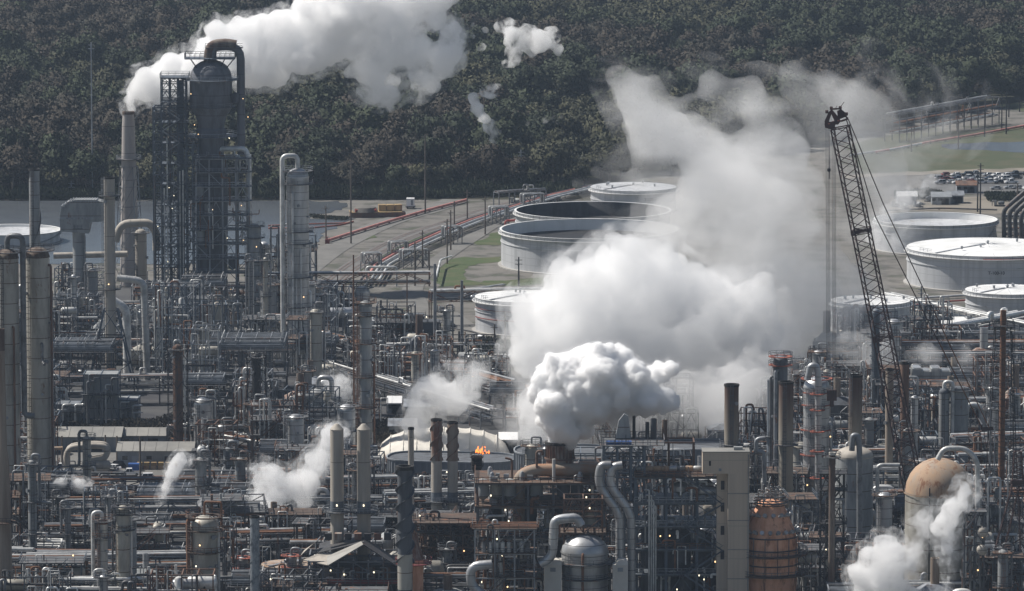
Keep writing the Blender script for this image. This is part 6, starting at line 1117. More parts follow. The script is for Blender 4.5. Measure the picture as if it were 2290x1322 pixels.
while Yg < 1800:
    W_ = Yg * 2340 / F / 2; x = -W_ - fr.uniform(0, 8)
    while x < W_ * 1.02:
        cx, cyy = x + fr.uniform(-2, 2), Yg + fr.uniform(-3, 3); px, row = pix((cx, cyy, 0)); x += fr.uniform(13, 18)
        if not any(inside(px, row, z) for z in ZONES) or any(inside(px, row, z) for z in HOLES): continue
        if any(math.hypot(cx - a, cyy - b) < c + 5.5 for a, b, c in occ): 
            if fr.random() < .6: continue
        if Yg < 1262 and 1060 < px < 1800: continue
        lim = max([l for a_, b_, l in KEEP if a_ < px < b_ and row > l - 10] or [0]); cap = 99
        if Yg < 1252 and px < 1060: lim = max(lim, 1285)
        if lim: cap = topz(px, lim, cyy)
        if cap < 3.5: continue
        q = fr.random(); s = ppm(cyy); right = px > 1650; near = row > 1150
        mats = ('steel', 'bluesteel', 'palesteel', 'palesteel') if px < 800 and row < 960 else ('steel', 'brownsteel', 'darksteel', 'steel', 'bluesteel') if not right else ('steel', 'brownsteel', 'steel', 'bluesteel')
        if q < .40:
            Wm, D = fr.uniform(9, 15), fr.uniform(7, 11); lv = fr.randint(2, 4); lv += (px < 720 and row < 930 and fr.random() < .6) or (row > 1120 and fr.random() < .3); hh = min(lv * fr.uniform(3.2, 4.8) * (1.35 if px < 1000 and row < 900 else 1), cap); lv = max(1, min(lv, int(hh / 2.6))); m = fr.choice(mats); wpx = Wm * s; top = pix((cx, cyy, hh))[1]; seed = fr.randint(0, 99999)
            t, *_ = structure('x', px - wpx / 2, px + wpx / 2, top, Y=cyy - D / 2, D=D, levels=lv, nx=fr.randint(2, 4), ny=1, m=m, dm=fr.choice(('grate', 'grateb', 'grate')), seed=seed, deckp=.45, topdeck=fr.random() < .35, fill='risers', pipes=fr.randint(9, 17), vessels=fr.randint(1, 4), lamps=int(fr.random() < .2), brace=fr.uniform(.3, .9), rz=fr.choice((0, 0, .08, -.1)), cs=.28, bs=.26,
                vm=fr.choice(('greyvessel', 'clad')))
            base = {'steel': 'grey', 'bluesteel': 'blue grey', 'palesteel': 'pale', 'brownsteel': 'rust brown', 'darksteel': 'black'}[m] + {1: ' one', 2: ' two', 3: ' three', 4: ' four', 5: ' five'}[lv] + ' deck pipe structure'
        elif q < .50:   # solid casing block with ducts and a short stack
            Wm, D, hh = fr.uniform(6, 11), fr.uniform(5, 8), min(fr.uniform(6, 13), cap * .69); m = fr.choice(('greyvessel', 'smokegrey', 'cladmat', 'rustplate', 'greyvessel', 'palesteel')); t = thing('heater_block', 'x', 'heater', (cx, cyy, 0), fr.choice((0, .06, -.08)))
            cs_ = MB().bx(-Wm / 2, -D / 2, 1.6, Wm / 2, D / 2, hh * .7); cs_.add([(-Wm / 2, -D / 2, hh * .7), (Wm / 2, -D / 2, hh * .7), (Wm / 2, D / 2, hh * .7), (-Wm / 2, D / 2, hh * .7), (-Wm / 5, -D / 5, hh * .9), (Wm / 5, -D / 5, hh * .9), (Wm / 5, D / 5, hh * .9), (-Wm / 5, D / 5, hh * .9)], [(0, 1, 5, 4), (1, 2, 6, 5), (2, 3, 7, 6), (3, 0, 4, 7), (4, 5, 6, 7)])
            for k in range(int(Wm / 1.5) + 1): cs_.bx(-Wm / 2 + k * 1.5 - .07, -D / 2 - .14, 1.6, -Wm / 2 + k * 1.5 + .07, -D / 2, hh * .7)
            build('casing', cs_, m, t); build('steel_frame', frame_mesh(Wm + .8, D + .8, [1.6, hh * .35, hh * .72], 2, 1, .3, .25, .3, fr), 'steel', t); rs = fr.uniform(.7, 1.2); build('short_stack', MB().lathe([(rs, hh * .88), (rs, hh * 1.45), (rs * .85, hh * 1.45), (rs * .85, hh * 1.3), (.001, hh * 1.3)], 16), fr.choice(('stackstain', 'clad', 'stackrust')), t)
            rd = fr.uniform(.5, .9); build('duct', MB().tube([(Wm / 2 - 1, -D / 2 - rd, 1), (Wm / 2 - 1, -D / 2 - rd, hh * .8), (Wm / 2 + fr.uniform(2, 4), -D / 2 - rd, hh * .8), (Wm / 2 + 4, -D / 2 - rd, .5)], rd, 12), fr.choice(('clad', 'pipewhite', 'pipegrey')), t)
            d = build('walkway', MB().bx(-Wm / 2 - .5, -D / 2 - 1.5, hh * .36, Wm / 2 + .5, -D / 2 - .5, hh * .36 + .12), 'grate', t); build('railing', MB().rail([(-Wm / 2 - .5, -D / 2 - 1.45, hh * .37), (Wm / 2 + .5, -D / 2 - 1.45, hh * .37)]), 'palesteel', d)
            for k in range(4): xx = fr.uniform(-Wm / 2, Wm / 2); build('pipe', MB().tube([(xx, -D / 2 - 1.7, .3), (xx, -D / 2 - 1.7, hh * fr.uniform(.4, 1)), (xx + fr.uniform(-3, 3), -D / 2 - 1.7, hh * fr.uniform(.4, .8))], fr.choice((.12, .2)), 6), fr.choice(('pipewhite', 'pipegrey')), t)
            base = {'greyvessel': 'grey', 'smokegrey': 'soot dark', 'cladmat': 'weathered', 'rustplate': 'rusty', 'palesteel': 'pale'}[m] + ' box heater with short stack'
        elif q < .62:
            t, base = mk_drum((cx, cyy, 0), ('clad', 'pipewhite', 'greyvessel', 'beige', 'cladmat'))
        elif q < .68:
            t, base = mk_loops((cx, cyy, 0))
        elif q < .93:
            hh = min(fr.uniform(9, 21) * (1.3 if px < 1000 and row < 900 else 1), cap); w_ = fr.uniform(1.8, 5.0) if fr.random() < .6 else fr.uniform(1.4, 2.4); m = fr.choice(('clad', 'cladmat', 'greyvessel', 'clad')); t, *_ = column('x', px, pix((cx, cyy, hh))[1], w_ * s, Y=cyy, m=m, plats=(.96, .55) if fr.random() < .7 else (.96,), name='process_column', cat='process column', neck=(fr.choice((-1, 1)), .25, .2, 'pipegrey') if fr.random() < .6 else None, lamps=fr.randint(0, 1), gm=fr.choice(('grate', 'grateb', 'grate', 'grateb', 'grate', 'grate')), nozz=2)
            base = {'clad': 'silver', 'cladmat': 'weathered', 'greyvessel': 'grey'}[m] + (' tall' if hh > 14 else ' short') + ' small process column'
        else:
            Wm = fr.uniform(9, 14); top = pix((cx, cyy, min(cap, fr.uniform(7, 10))))[1]; t = cooler('x', px - Wm * s / 2, px + Wm * s / 2, top, Y=cyy - 5, D=10, seed=fr.randint(0, 9999)); base = 'blue grey louvred cooler'
        t['label'] = base; autos.append((t, base, px, row)); nfill += 1
        if fr.random() < .10:   # a rack run alongside
            a, b = (cx - 10, cyy + 7), (cx + 12, cyy + 7 + fr.uniform(-2, 2)); t, L = rack('x', a, b, fr.uniform(5, 9), W=4, levels=fr.randint(1, 3), np_=4, seed=fr.randint(0, 9999), m=fr.choice(mats)); t['label'] = 'low run of racked pipes'; p2 = pix((a[0] + 11, a[1], 0)); autos.append((t, 'low run of racked pipes', *p2))
    Yg += fr.uniform(13, 17)
print('fill', nfill)
# long racks through the lower plant, running across the view
for i, (a, b, r_, z) in enumerate(((90, 700, 1130, 6.5), (120, 890, 1190, 8), (620, 900, 1160, 10), (100, 560, 1240, 7), (480, 760, 1270, 8.5), (60, 420, 1320, 8), (560, 900, 1225, 6), (130, 640, 905, 8), (380, 700, 840, 9), (1780, 2290, 1130, 9), (1950, 2290, 1190, 10), (1680, 2000, 1090, 9), (2030, 2290, 960, 8), (1860, 2290, 920, 8), (2130, 2290, 1070, 11), (130, 500, 745, 9), (300, 640, 700, 8), (860, 1080, 1210, 12))):
    t, L = rack('x', ground(a, r_), ground(b, r_ - 6), z, W=5, levels=2 + i % 2, np_=5, seed=300 + i, m=('steel', 'bluesteel', 'steel', 'darksteel')[i % 4]); t['label'] = 'long crossing pipe rack'; autos.append((t, 'long crossing pipe rack with %s decks' % ('two', 'three')[i % 2], (a + b) / 2, r_))
# ================================================================ brush strip, trees
def leafmesh(name, H_, Rr, nclump, nl, seed, size=.8, droop=0.0, bare=0.0):
    r = np.random.RandomState(seed); cl = []
    nb = 6 + seed % 4; lobes = [(r.uniform(-.5, .5, 3) * (1, 1, .7), r.uniform(.42, .62)) for _ in range(nb)]
    pts = []
    out_ = []
    while len(pts) < nclump:
        c, rad = lobes[r.randint(nb)]; v = r.normal(size=3); v /= np.linalg.norm(v); v[2] = abs(v[2]) * 1.0 - .25 if r.rand() < .8 else v[2]; pts.append((c + v * rad * r.uniform(.8, 1.05)) * (Rr, Rr, H_ * .42) + (0, 0, H_ * .62)); out_.append(v)
    V = []; Fc = []; NRM = []
    for p, ov in zip(pts, out_):
        q = p + r.normal(size=(nl, 3)) * .5
        for a in q:
            nn = ov + r.normal(size=3) * .62; nn /= np.linalg.norm(nn); d1 = np.cross(nn, r.normal(size=3)); d1 /= np.linalg.norm(d1); d2 = np.cross(nn, d1); s_ = size * r.uniform(.6, 1.2); o = len(V)
            V += [a - d1 * s_ / 2 - d2 * s_ * .3, a + d1 * s_ / 2 - d2 * s_ * .2, a + d2 * s_ * .5]; Fc.append((o, o + 1, o + 2)); q_ = ov * (1, 1, .8) + (0, 0, .25) + r.normal(size=3) * .16; q_ = tuple(q_ / np.linalg.norm(q_)); NRM += [q_] * 3
    me = bpy.data.meshes.new(name); me.from_pydata([tuple(v) for v in V], [], Fc); me.polygons.foreach_set('use_smooth', [True] * len(Fc)); me.normals_split_custom_set_from_vertices(NRM); me.update(); return me
def trunkmesh(H_, Rr, seed):
    r = random.Random(seed); mb = MB(); mb.lathe([(.38, 0), (.25, H_ * .35), (.12, H_ * .75)], 7)
    for k in range(5): a = r.uniform(0, 6.28); z = H_ * r.uniform(.25, .5); e = (math.cos(a), math.sin(a)); mb.bar((0, 0, z), (e[0] * Rr * .6, e[1] * Rr * .6, z + H_ * .25), .2); mb.bar((e[0] * Rr * .6, e[1] * Rr * .6, z + H_ * .25), (e[0] * Rr * .8, e[1] * Rr * .5, z + H_ * .42), .1)
    me = bpy.data.meshes.new('trunk'); me.from_pydata(mb.v, [], mb.f); me.materials.append(M['wood']); return me
def leafmat(name, c1, c2, c3):
    m = bpy.data.materials.new(name); m.use_nodes = True; nt = m.node_tree; N = nt.nodes.new; L = nt.links.new; b = nt.nodes['Principled BSDF']; b.inputs['Roughness'].default_value = .9
    oi = N('ShaderNodeObjectInfo'); cr = N('ShaderNodeValToRGB'); e = cr.color_ramp.elements; e[0].color = (*c1, 1); e[1].color = (*c3, 1); e.new(.5).color = (*c2, 1); L(oi.outputs['Random'], cr.inputs[0])
    tc = N('ShaderNodeTexCoord'); n = N('ShaderNodeTexNoise'); n.inputs['Scale'].default_value = .5; L(tc.outputs['Object'], n.inputs['Vector']); hs = N('ShaderNodeHueSaturation'); mr = N('ShaderNodeMapRange'); mr.inputs[1].default_value = .35; mr.inputs[2].default_value = .65; mr.inputs[3].default_value = .8; mr.inputs[4].default_value = 1.25
    L(n.outputs[0], mr.inputs[0]); L(mr.outputs[0], hs.inputs['Value']); L(cr.outputs[0], hs.inputs['Color']); L(hs.outputs[0], b.inputs['Base Color']); b.inputs['Subsurface Weight'].default_value = 0
    return m
LM = [leafmat('dark_green_leaves', (.018, .027, .011), (.023, .033, .013), (.031, .041, .016)), leafmat('olive_leaves', (.031, .034, .014), (.038, .039, .017), (.048, .048, .020)), leafmat('bare_brown_twigs', (.034, .026, .017), (.040, .031, .021), (.030, .028, .019))]
TREES = []; kinds = ('dark green leafy tree', 'olive leafed tree', 'brown thin leafed tree')
for k in range(9):
    H_ = (13, 11, 14, 10, 12, 15, 11, 13, 9)[k]; Rr = (5.6, 5.0, 6.2, 4.6, 5.2, 6.0, 5.4, 4.8, 4.4)[k]; mi = (0, 1, 2, 1, 2, 0, 1, 2, 0)[k]
    c = leafmesh('crown', H_, Rr, 230, 9 if mi < 2 else 8, 50 + k, .92 if mi < 2 else .78); c.materials.append(LM[mi]); TREES.append((c, trunkmesh(H_, Rr, k), mi))
def fedge(px):   # row of the forest edge
    P_ = ((-800, 446), (700, 444), (1000, 438), (1310, 424), (1700, 352), (2000, 284), (2290, 226), (2700, 165)); 
    for a, b in zip(P_, P_[1:]):
        if a[0] <= px <= b[0]: return a[1] + (b[1] - a[1]) * (px - a[0]) / (b[0] - a[0])
    return 446
tr = random.Random(5); pts = []
Yt = 2110.0
while Yt < 3420:
    W_ = Yt * (2290 / F / 2) + 45; x = -W_
    while x < W_:
        a, b = x + tr.uniform(-3, 3), Yt + tr.uniform(-3, 3); px, row = pix((a, b, 0)); x += tr.uniform(7.5, 12)
        if row < fedge(px) - 1: pts.append((row, a, b))
    Yt += 9
def treeness(a, b): return noise.noise(Vector((a * .007, b * .0035, 3.1))), noise.noise(Vector((a * .03, b * .012, 9.1)))
pts.sort(key=lambda p: -p[0] + 0 * p[1])
vis = [p for p in pts if -20 < pix((p[1], p[2], 0))[0] < 2310]; near = vis[:300]; ns = set(id(p) for p in near); rest = [p for p in pts if id(p) not in ns]
def pickk(a, b):
    u, v = treeness(a, b); w_ = 1.3 * u + .7 * v + tr.uniform(-.2, .2); mi = 1 if w_ > .2 else 0 if w_ > -.12 else 2; return tr.choice([k for k in range(9) if TREES[k][2] == mi])
TL = []
for i, (row, a, b) in enumerate(near):
    k = pickk(a, b); c, tk, mi = TREES[k]; px = pix((a, b, 0))[0]
    t = thing('forest_tree', kinds[mi] + (' on the canal shore' if px < 760 else ' behind the railway bend' if px < 1350 else ' at the far field edge'), 'tree', (a, b, 0), tr.uniform(0, 6.28), 'front trees of the forest'); TL.append((t, kinds[mi], px, row)); s_ = tr.choice((.85, 1.0, 1.15, 1.3, 1.5, 1.85)); t.scale = (s_, s_, s_ * tr.uniform(.85, 1.1))
    o = bpy.data.objects.new('crown', c); COL.objects.link(o); o.parent = t; o = bpy.data.objects.new('trunk', tk); COL.objects.link(o); o.parent = t
for mi in range(3):   # the forest behind: instanced on points, one object for each kind of foliage
    pass
fc = bpy.data.collections.new('tree_kinds'); src = []
for k, (c, tk, mi) in enumerate(TREES):
    o = bpy.data.objects.new('crown', c); o2 = None; fc.objects.link(o); src.append(o)
groups = {k: [] for k in range(9)}
for row, a, b in rest: groups[pickk(a, b)].append((a, b))
vv = []; kk = []; sc_ = []; rt = []
for k in range(9):
    for a, b in groups[k]: s_ = tr.choice((.85, 1.0, 1.15, 1.3, 1.5, 1.85)); vv.append((a, b, 0)); kk.append(k); sc_.append(s_); rt.append(tr.uniform(0, 6.28))
me = bpy.data.meshes.new('forest'); me.from_pydata(vv, [], []); at_ = me.attributes.new('kind_index', 'INT', 'POINT'); at_.data.foreach_set('value', kk)
at_ = me.attributes.new('size', 'FLOAT', 'POINT'); at_.data.foreach_set('value', sc_); at_ = me.attributes.new('turn', 'FLOAT', 'POINT'); at_.data.foreach_set('value', rt)
fo = bpy.data.objects.new('forest', me); COL.objects.link(fo); fo['kind'] = 'stuff'; fo['label'] = 'endless mixed green and brown forest behind the canal'; fo['category'] = 'forest'
ng = bpy.data.node_groups.new('forest_scatter', 'GeometryNodeTree'); ng.interface.new_socket('Geometry', in_out='INPUT', socket_type='NodeSocketGeometry'); ng.interface.new_socket('Geometry', in_out='OUTPUT', socket_type='NodeSocketGeometry')
gi = ng.nodes.new('NodeGroupInput'); go = ng.nodes.new('NodeGroupOutput'); join = ng.nodes.new('GeometryNodeJoinGeometry'); ng.links.new(join.outputs[0], go.inputs[0])
def nattr(nm, ty): a = ng.nodes.new('GeometryNodeInputNamedAttribute'); a.data_type = ty; a.inputs[0].default_value = nm; return a
ki, sz, tn = nattr('kind_index', 'INT'), nattr('size', 'FLOAT'), nattr('turn', 'FLOAT'); cxyz = ng.nodes.new('ShaderNodeCombineXYZ'); ng.links.new(tn.outputs[0], cxyz.inputs[2])
for k in range(9):
    ip = ng.nodes.new('GeometryNodeInstanceOnPoints'); ob = ng.nodes.new('GeometryNodeObjectInfo'); ob.inputs[0].default_value = src[k]; ob.inputs[1].default_value = True
    cmp_ = ng.nodes.new('FunctionNodeCompare'); cmp_.data_type = 'INT'; cmp_.operation = 'EQUAL'; ng.links.new(ki.outputs[0], cmp_.inputs[2]); cmp_.inputs[3].default_value = k
    ng.links.new(gi.outputs[0], ip.inputs['Points']); ng.links.new(cmp_.outputs[0], ip.inputs['Selection']); ng.links.new(ob.outputs['Geometry'], ip.inputs['Instance']); ng.links.new(sz.outputs[0], ip.inputs['Scale']); ng.links.new(cxyz.outputs[0], ip.inputs['Rotation']); ng.links.new(ip.outputs[0], join.inputs[0])
md = fo.modifiers.new('scatter', 'NODES'); md.node_group = ng
print('trees', len(near), len(rest))
def brush(name, label, pg, n, hgt, m, seed, size=.5):
    r = random.Random(seed); V = []; Fc = []; x0, x1 = min(p[0] for p in pg), max(p[0] for p in pg); y0, y1 = min(p[1] for p in pg), max(p[1] for p in pg); k = 0
    while k < n:
        px, py = r.uniform(x0, x1), r.uniform(y0, y1)
        if not inside(px, py, pg): continue
        g = ground(px, py); k += 1; z = hgt * (.5 + .5 * noise.noise(Vector((g.x * .1, g.y * .1, seed)))) * r.random() ** .6 + .1; o = len(V); a = r.uniform(0, 6.28); e = Vector((math.cos(a), math.sin(a), r.uniform(-.5, .5))) * size * r.uniform(.5, 1)
        c = Vector((g.x, g.y, z)); V += [tuple(c - e), tuple(c + e), tuple(c + Vector((r.uniform(-.2, .2), r.uniform(-.2, .2), size * r.uniform(.8, 2))))]; Fc.append((o, o + 1, o + 2))
    me = bpy.data.meshes.new(name); me.from_pydata(V, [], Fc); me.materials.append(m); o = bpy.data.objects.new(name, me); COL.objects.link(o); o['kind'] = 'stuff'; o['label'] = label; o['category'] = 'undergrowth'
brush('undergrowth', 'bare brown brush strip behind the warehouses', [(112, 965), (300, 958), (500, 950), (650, 962), (650, 985), (480, 985), (300, 990), (112, 990)], 26000, 4.8, LM[2], 3, .35)
brush('undergrowth', 'dark brush beside the fabric building', [(830, 960), (930, 945), (930, 985), (840, 1000)], 5000, 4, LM[2], 4, .35)
brush('undergrowth', 'low reeds and weeds along the canal and railway', [(690, 483), (785, 489), (770, 494), (700, 489)], 1500, .8, LM[1], 5, .4)
brush('undergrowth', 'weeds along the foot of the forest', [(-20, 438), (760, 438), (1300, 424), (1300, 436), (900, 447), (-20, 449)], 26000, 7, LM[0], 6, .8)
brush('undergrowth', 'shrubs around the low white tank and gravel road', [(1075, 760), (1150, 775), (1160, 800), (1100, 805), (1060, 790)], 2500, 2.6, LM[0], 7, .4)
brush('undergrowth', 'dark hedge between the huts and the car park', [(2000, 436), (2110, 436), (2110, 446), (2000, 448)], 4000, 3, LM[0], 8, .5)
brush('undergrowth', 'bushes beside the car park huts', [(2200, 440), (2300, 440), (2300, 450), (2210, 452)], 3000, 3, LM[0], 9, .5)
# ================================================================ steam
def steammat(name, dens, col=(1, 1, 1), g=.25, nz=None, lo=.42, hi=.6, rot=0.0, sc3=(1, 1, 1)):
    m = bpy.data.materials.new(name); m.use_nodes = True; nt = m.node_tree; nt.nodes.clear(); N = nt.nodes.new; L = nt.links.new
    out = N('ShaderNodeOutputMaterial'); v = N('ShaderNodeVolumePrincipled'); v.inputs['Color'].default_value = (*col, 1); v.inputs['Anisotropy'].default_value = g; v.inputs['Density'].default_value = dens; L(v.outputs[0], out.inputs['Volume'])
    if nz:
        tc = N('ShaderNodeTexCoord'); n = N('ShaderNodeTexNoise'); n.inputs['Scale'].default_value = nz; n.inputs['Detail'].default_value = 6; n.inputs['Roughness'].default_value = .62; n.inputs['Distortion'].default_value = .9
        mp = N('ShaderNodeMapping'); mp.inputs['Rotation'].default_value = (0, rot, 0); mp.inputs['Scale'].default_value = sc3; L(tc.outputs['Object'], mp.inputs[0]); L(mp.outputs[0], n.inputs['Vector'])
        mr = N('ShaderNodeMapRange'); mr.inputs[1].default_value = lo; mr.inputs[2].default_value = hi; mr.inputs[3].default_value = 0; mr.inputs[4].default_value = dens; L(n.outputs[0], mr.inputs[0]); L(mr.outputs[0], v.inputs['Density'])
    return m
def puffs(path, n, Y, spread=1.0, jit=.5, seed=1, grow=None, rmin=.45, rmax=.8):
    """random puffs strewn along a path of (px, row, half width px)"""
    r = random.Random(seed); out = []
    for i in range(n):
        t = r.random() * (len(path) - 1); k = min(int(t), len(path) - 2); f = t - k; a, b = path[k], path[k + 1]; w_ = a[2] + (b[2] - a[2]) * f; rr = w_ * r.uniform(rmin, rmax)
        ang = r.uniform(0, 6.28); q = (w_ - rr * .8) * math.sqrt(r.random()) * spread
        s = ppm(Y, 60); out.append((at(a[0] + (b[0] - a[0]) * f + q * math.cos(ang), a[1] + (b[1] - a[1]) * f + q * math.sin(ang), Y + r.uniform(-1, 1) * w_ / s * jit), rr / s))
    return out
DG = None
def steam(label, spheres, m, vox, bumps, name='steam_plume', seed=0, fractal=0, lm=None, fringe=None):
    r = random.Random(seed); sp = list(spheres); lvl = list(spheres)
    for f in range(fractal):
        nx = []
        for c, rad in lvl:
            for k in range(9):
                v = Vector((r.gauss(0, 1), r.gauss(0, 1), r.gauss(.35, 1))).normalized(); nx.append((c + v * rad * .86, rad * r.uniform(.28, .42)))
        sp += nx; lvl = nx
    bm = bmesh.new(); tmpl = bmesh.new(); bmesh.ops.create_icosphere(tmpl, subdivisions=2, radius=1); tv = [v.co.copy() for v in tmpl.verts]; tf = [tuple(v.index for v in f.verts) for f in tmpl.faces]; tmpl.free(); bm.free()
    V = []; Fc = []; org = sp[0][0].copy(); t1 = bmesh.new(); bmesh.ops.create_icosphere(t1, subdivisions=1, radius=1); tv1 = [v.co.copy() for v in t1.verts]; tf1 = [tuple(v.index for v in f.verts) for f in t1.faces]; t1.free(); T0 = (tv, tf)
    for c, rad in sp:
        tv, tf = T0 if rad > vox * 4 else (tv1, tf1); o = len(V); V += [tuple(c - org + v * rad) for v in tv]; Fc += [(a + o, b + o, d + o) for a, b, d in tf]
    me = bpy.data.meshes.new(name); me.from_pydata(V, [], Fc); o = bpy.data.objects.new(name, me); COL.objects.link(o)
    md = o.modifiers.new('r', 'REMESH'); md.mode = 'VOXEL'; md.voxel_size = vox; dg = bpy.context.evaluated_depsgraph_get(); me2 = bpy.data.meshes.new_from_object(o.evaluated_get(dg)); o.modifiers.clear(); o.data = me2; bpy.data.meshes.remove(me)
    nv = len(me2.vertices); co = np.empty(nv * 3); me2.vertices.foreach_get('co', co); co = co.reshape(-1, 3); sd = Vector((seed * 13.7, seed * 7.1, seed * 3.3))
    for sz, amp in bumps:
        me2.vertices.foreach_set('co', co.ravel()); me2.update(); nr = np.empty(nv * 3); me2.vertices.foreach_get('normal', nr); nr = nr.reshape(-1, 3); d = np.empty(nv); inv = 1 / sz
        for i in range(nv):
            p = Vector(co[i]) * inv + sd
            if amp > 0: d[i] = .55 - noise.voronoi(p)[0][0]
            else: d[i] = noise.noise(p) * 1.2
        co = co + nr * (d * abs(amp))[:, None]
    for off, fm, amp in (fringe or ()):   # ragged thin veils hugging the dense body
        fme = me2.copy(); me2.vertices.foreach_set('co', co.ravel()); me2.update(); nr = np.empty(nv * 3); me2.vertices.foreach_get('normal', nr); nr = nr.reshape(-1, 3)
        w_ = np.array([off + amp * noise.noise(Vector(c) * (.35 / off) + sd) for c in co]); fme.vertices.foreach_set('co', (co + nr * w_[:, None]).ravel()); fme.update(); fo_ = bpy.data.objects.new('steam_fringe', fme); COL.objects.link(fo_)
        md = fo_.modifiers.new('r', 'REMESH'); md.mode = 'VOXEL'; md.voxel_size = vox * 1.7; f3 = bpy.data.meshes.new_from_object(fo_.evaluated_get(bpy.context.evaluated_depsgraph_get())); fo_.modifiers.clear(); fo_.data = f3; bpy.data.meshes.remove(fme)
        f3.polygons.foreach_set('use_smooth', [True] * len(f3.polygons)); f3.materials.clear(); f3.materials.append(fm); fo_.parent = o
    me2.vertices.foreach_set('co', co.ravel()); me2.update(); o.data = me2
    md = o.modifiers.new('r', 'REMESH'); md.mode = 'VOXEL'; md.voxel_size = vox * .85; me3 = bpy.data.meshes.new_from_object(o.evaluated_get(bpy.context.evaluated_depsgraph_get())); o.modifiers.clear(); o.data = me3; bpy.data.meshes.remove(me2); me2 = me3; me2.name = name
    me2.polygons.foreach_set('use_smooth', [True] * len(me2.polygons)); me2.materials.clear(); me2.materials.append(m)
    o.location = org; tag(o, label, 'steam plume', None, False, lm); return nv
tot = 0
# the brightest cauliflower cloud over the rusty stack
Ys = 1262
MAIN = [(1251, 986, 28), (1262, 962, 46), (1250, 935, 52), (1275, 930, 62), (1235, 905, 46), (1225, 870, 40), (1262, 880, 62), (1320, 890, 66), (1300, 850, 62), (1255, 838, 52), (1345, 838, 62), (1340, 805, 42), (1375, 820, 46), (1385, 870, 62), (1420, 880, 56), (1415, 840, 40), (1450, 895, 42), (1485, 896, 30), (1503, 898, 18), (1310, 800, 36), (1200, 880, 26), (1213, 850, 26), (1240, 810, 26), (1475, 835, 26), (1500, 825, 16), (1330, 915, 40), (1365, 910, 40), (1400, 918, 30)]
s = ppm(Ys, 45); r0 = random.Random(9)
tot += steam('dense bright white cauliflower steam above the rusty steam stack', [(at(px, row, Ys + r0.uniform(-2.5, 2.5)), r / s * .91) for px, row, r in MAIN], steammat('dense_steam', 2.5), .27, ((4.2, 1.3), (1.9, .85), (.9, .55), (.45, .24)), seed=1, fractal=2, fringe=((.7, steammat('dense_fringe', .35, nz=.7, lo=.5, hi=.68), .6),), lm='the bright steam cloud')
# broad cloud behind it
Ys = 1470; s = ppm(Ys, 60)
BIG = [(1735, 785, 22), (1720, 755, 42), (1700, 700, 56), (1650, 720, 70), (1690, 660, 46), (1600, 690, 80), (1560, 640, 60), (1620, 770, 60), (1540, 740, 90), (1500, 660, 90), (1480, 600, 60), (1420, 620, 80), (1400, 570, 45), (1365, 555, 34), (1350, 620, 75), (1290, 640, 65), (1260, 610, 36), (1310, 590, 34), (1250, 690, 75), (1190, 700, 50), (1160, 690, 26), (1165, 730, 34), (1200, 760, 60), (1180, 800, 44), (1280, 760, 90), (1380, 720, 110), (1450, 770, 100), (1470, 700, 90), (1560, 790, 46), (1420, 840, 70), (1310, 830, 80), (1230, 850, 60), (1200, 905, 46), (1190, 960, 42), (1280, 900, 70)]
tot += steam('broad soft white steam bank trailing from the steaming blue grey column', [(at(px, row, Ys + r0.uniform(-6, 6)), r / s * .88) for px, row, r in BIG], steammat('soft_steam', .26, nz=.16, lo=.34, hi=.54), .8, ((7.5, 3.0), (3.2, 1.8), (1.4, .9)), seed=2, fractal=2, fringe=((3.4, steammat('soft_fringe', .10, nz=.14, lo=.47, hi=.64), 2.6),), lm='the broad steam bank')
# drifting grey veil
Ys = 1640; s = ppm(Ys, 60)
DIAG = dict(rot=R(40), sc3=(.45, 1, 1.1))
VEIL = puffs([(1600, 430, 90), (1660, 490, 130), (1700, 560, 160), (1720, 650, 180), (1700, 760, 170), (1640, 880, 180)], 62, Ys, seed=4, jit=.5) + puffs([(1780, 560, 110), (1850, 640, 90), (1880, 750, 70)], 14, Ys, seed=5, jit=.5) + puffs([(1480, 520, 60), (1540, 470, 70)], 8, Ys, seed=35, jit=.3)
tot += steam('huge thin grey steam veil drifting between the tanks and the crane', VEIL, steammat('veil_steam', .052, nz=.03, lo=.34, hi=.60), 1.6, ((14, 6), (6, 3)), seed=3, lm='the grey steam veil', fringe=((8, steammat('veil_fringe', .02, nz=.05, lo=.46, hi=.66, **DIAG), 8),))
tot += steam('grey steam hiding the far ends of the open tanks', puffs([(1440, 590, 60), (1490, 530, 66), (1530, 470, 60), (1560, 420, 60)], 22, 1760, seed=44, jit=.3), steammat('tank_steam', .11, nz=.05, lo=.32, hi=.6), 1.5, ((12, 5), (5, 2.4)), seed=24, fringe=((6, steammat('tank_steam_fringe', .03, nz=.06, lo=.45, hi=.66), 6),))
VUP = puffs([(1350, 180, 24), (1390, 190, 45), (1440, 240, 70), (1500, 300, 95), (1570, 380, 110), (1640, 450, 110)], 34, Ys + 20, seed=14, jit=.4) + puffs([(1470, 200, 44), (1600, 225, 60), (1710, 235, 60), (1700, 330, 90), (1760, 430, 100)], 22, Ys + 20, seed=15, jit=.4) + puffs([(1340, 390, 26), (1400, 400, 40), (1460, 400, 60)], 10, Ys + 20, seed=16)
tot += steam('torn grey steam streaks rising to the upper end of the veil', VUP, steammat('streak_steam', .075, nz=.045, lo=.37, hi=.60, **DIAG), 1.6, ((12, 6), (5, 3)), seed=22, fringe=((7, steammat('streak_fringe', .028, nz=.07, lo=.50, hi=.66, **DIAG), 7),))
LOWV = puffs([(1170, 900, 40), (1250, 860, 90), (1350, 900, 100), (1470, 900, 100), (1600, 880, 120), (1690, 880, 80), (1600, 960, 60), (1450, 980, 60), (1250, 980, 60)], 46, 1505, seed=31, jit=.4)
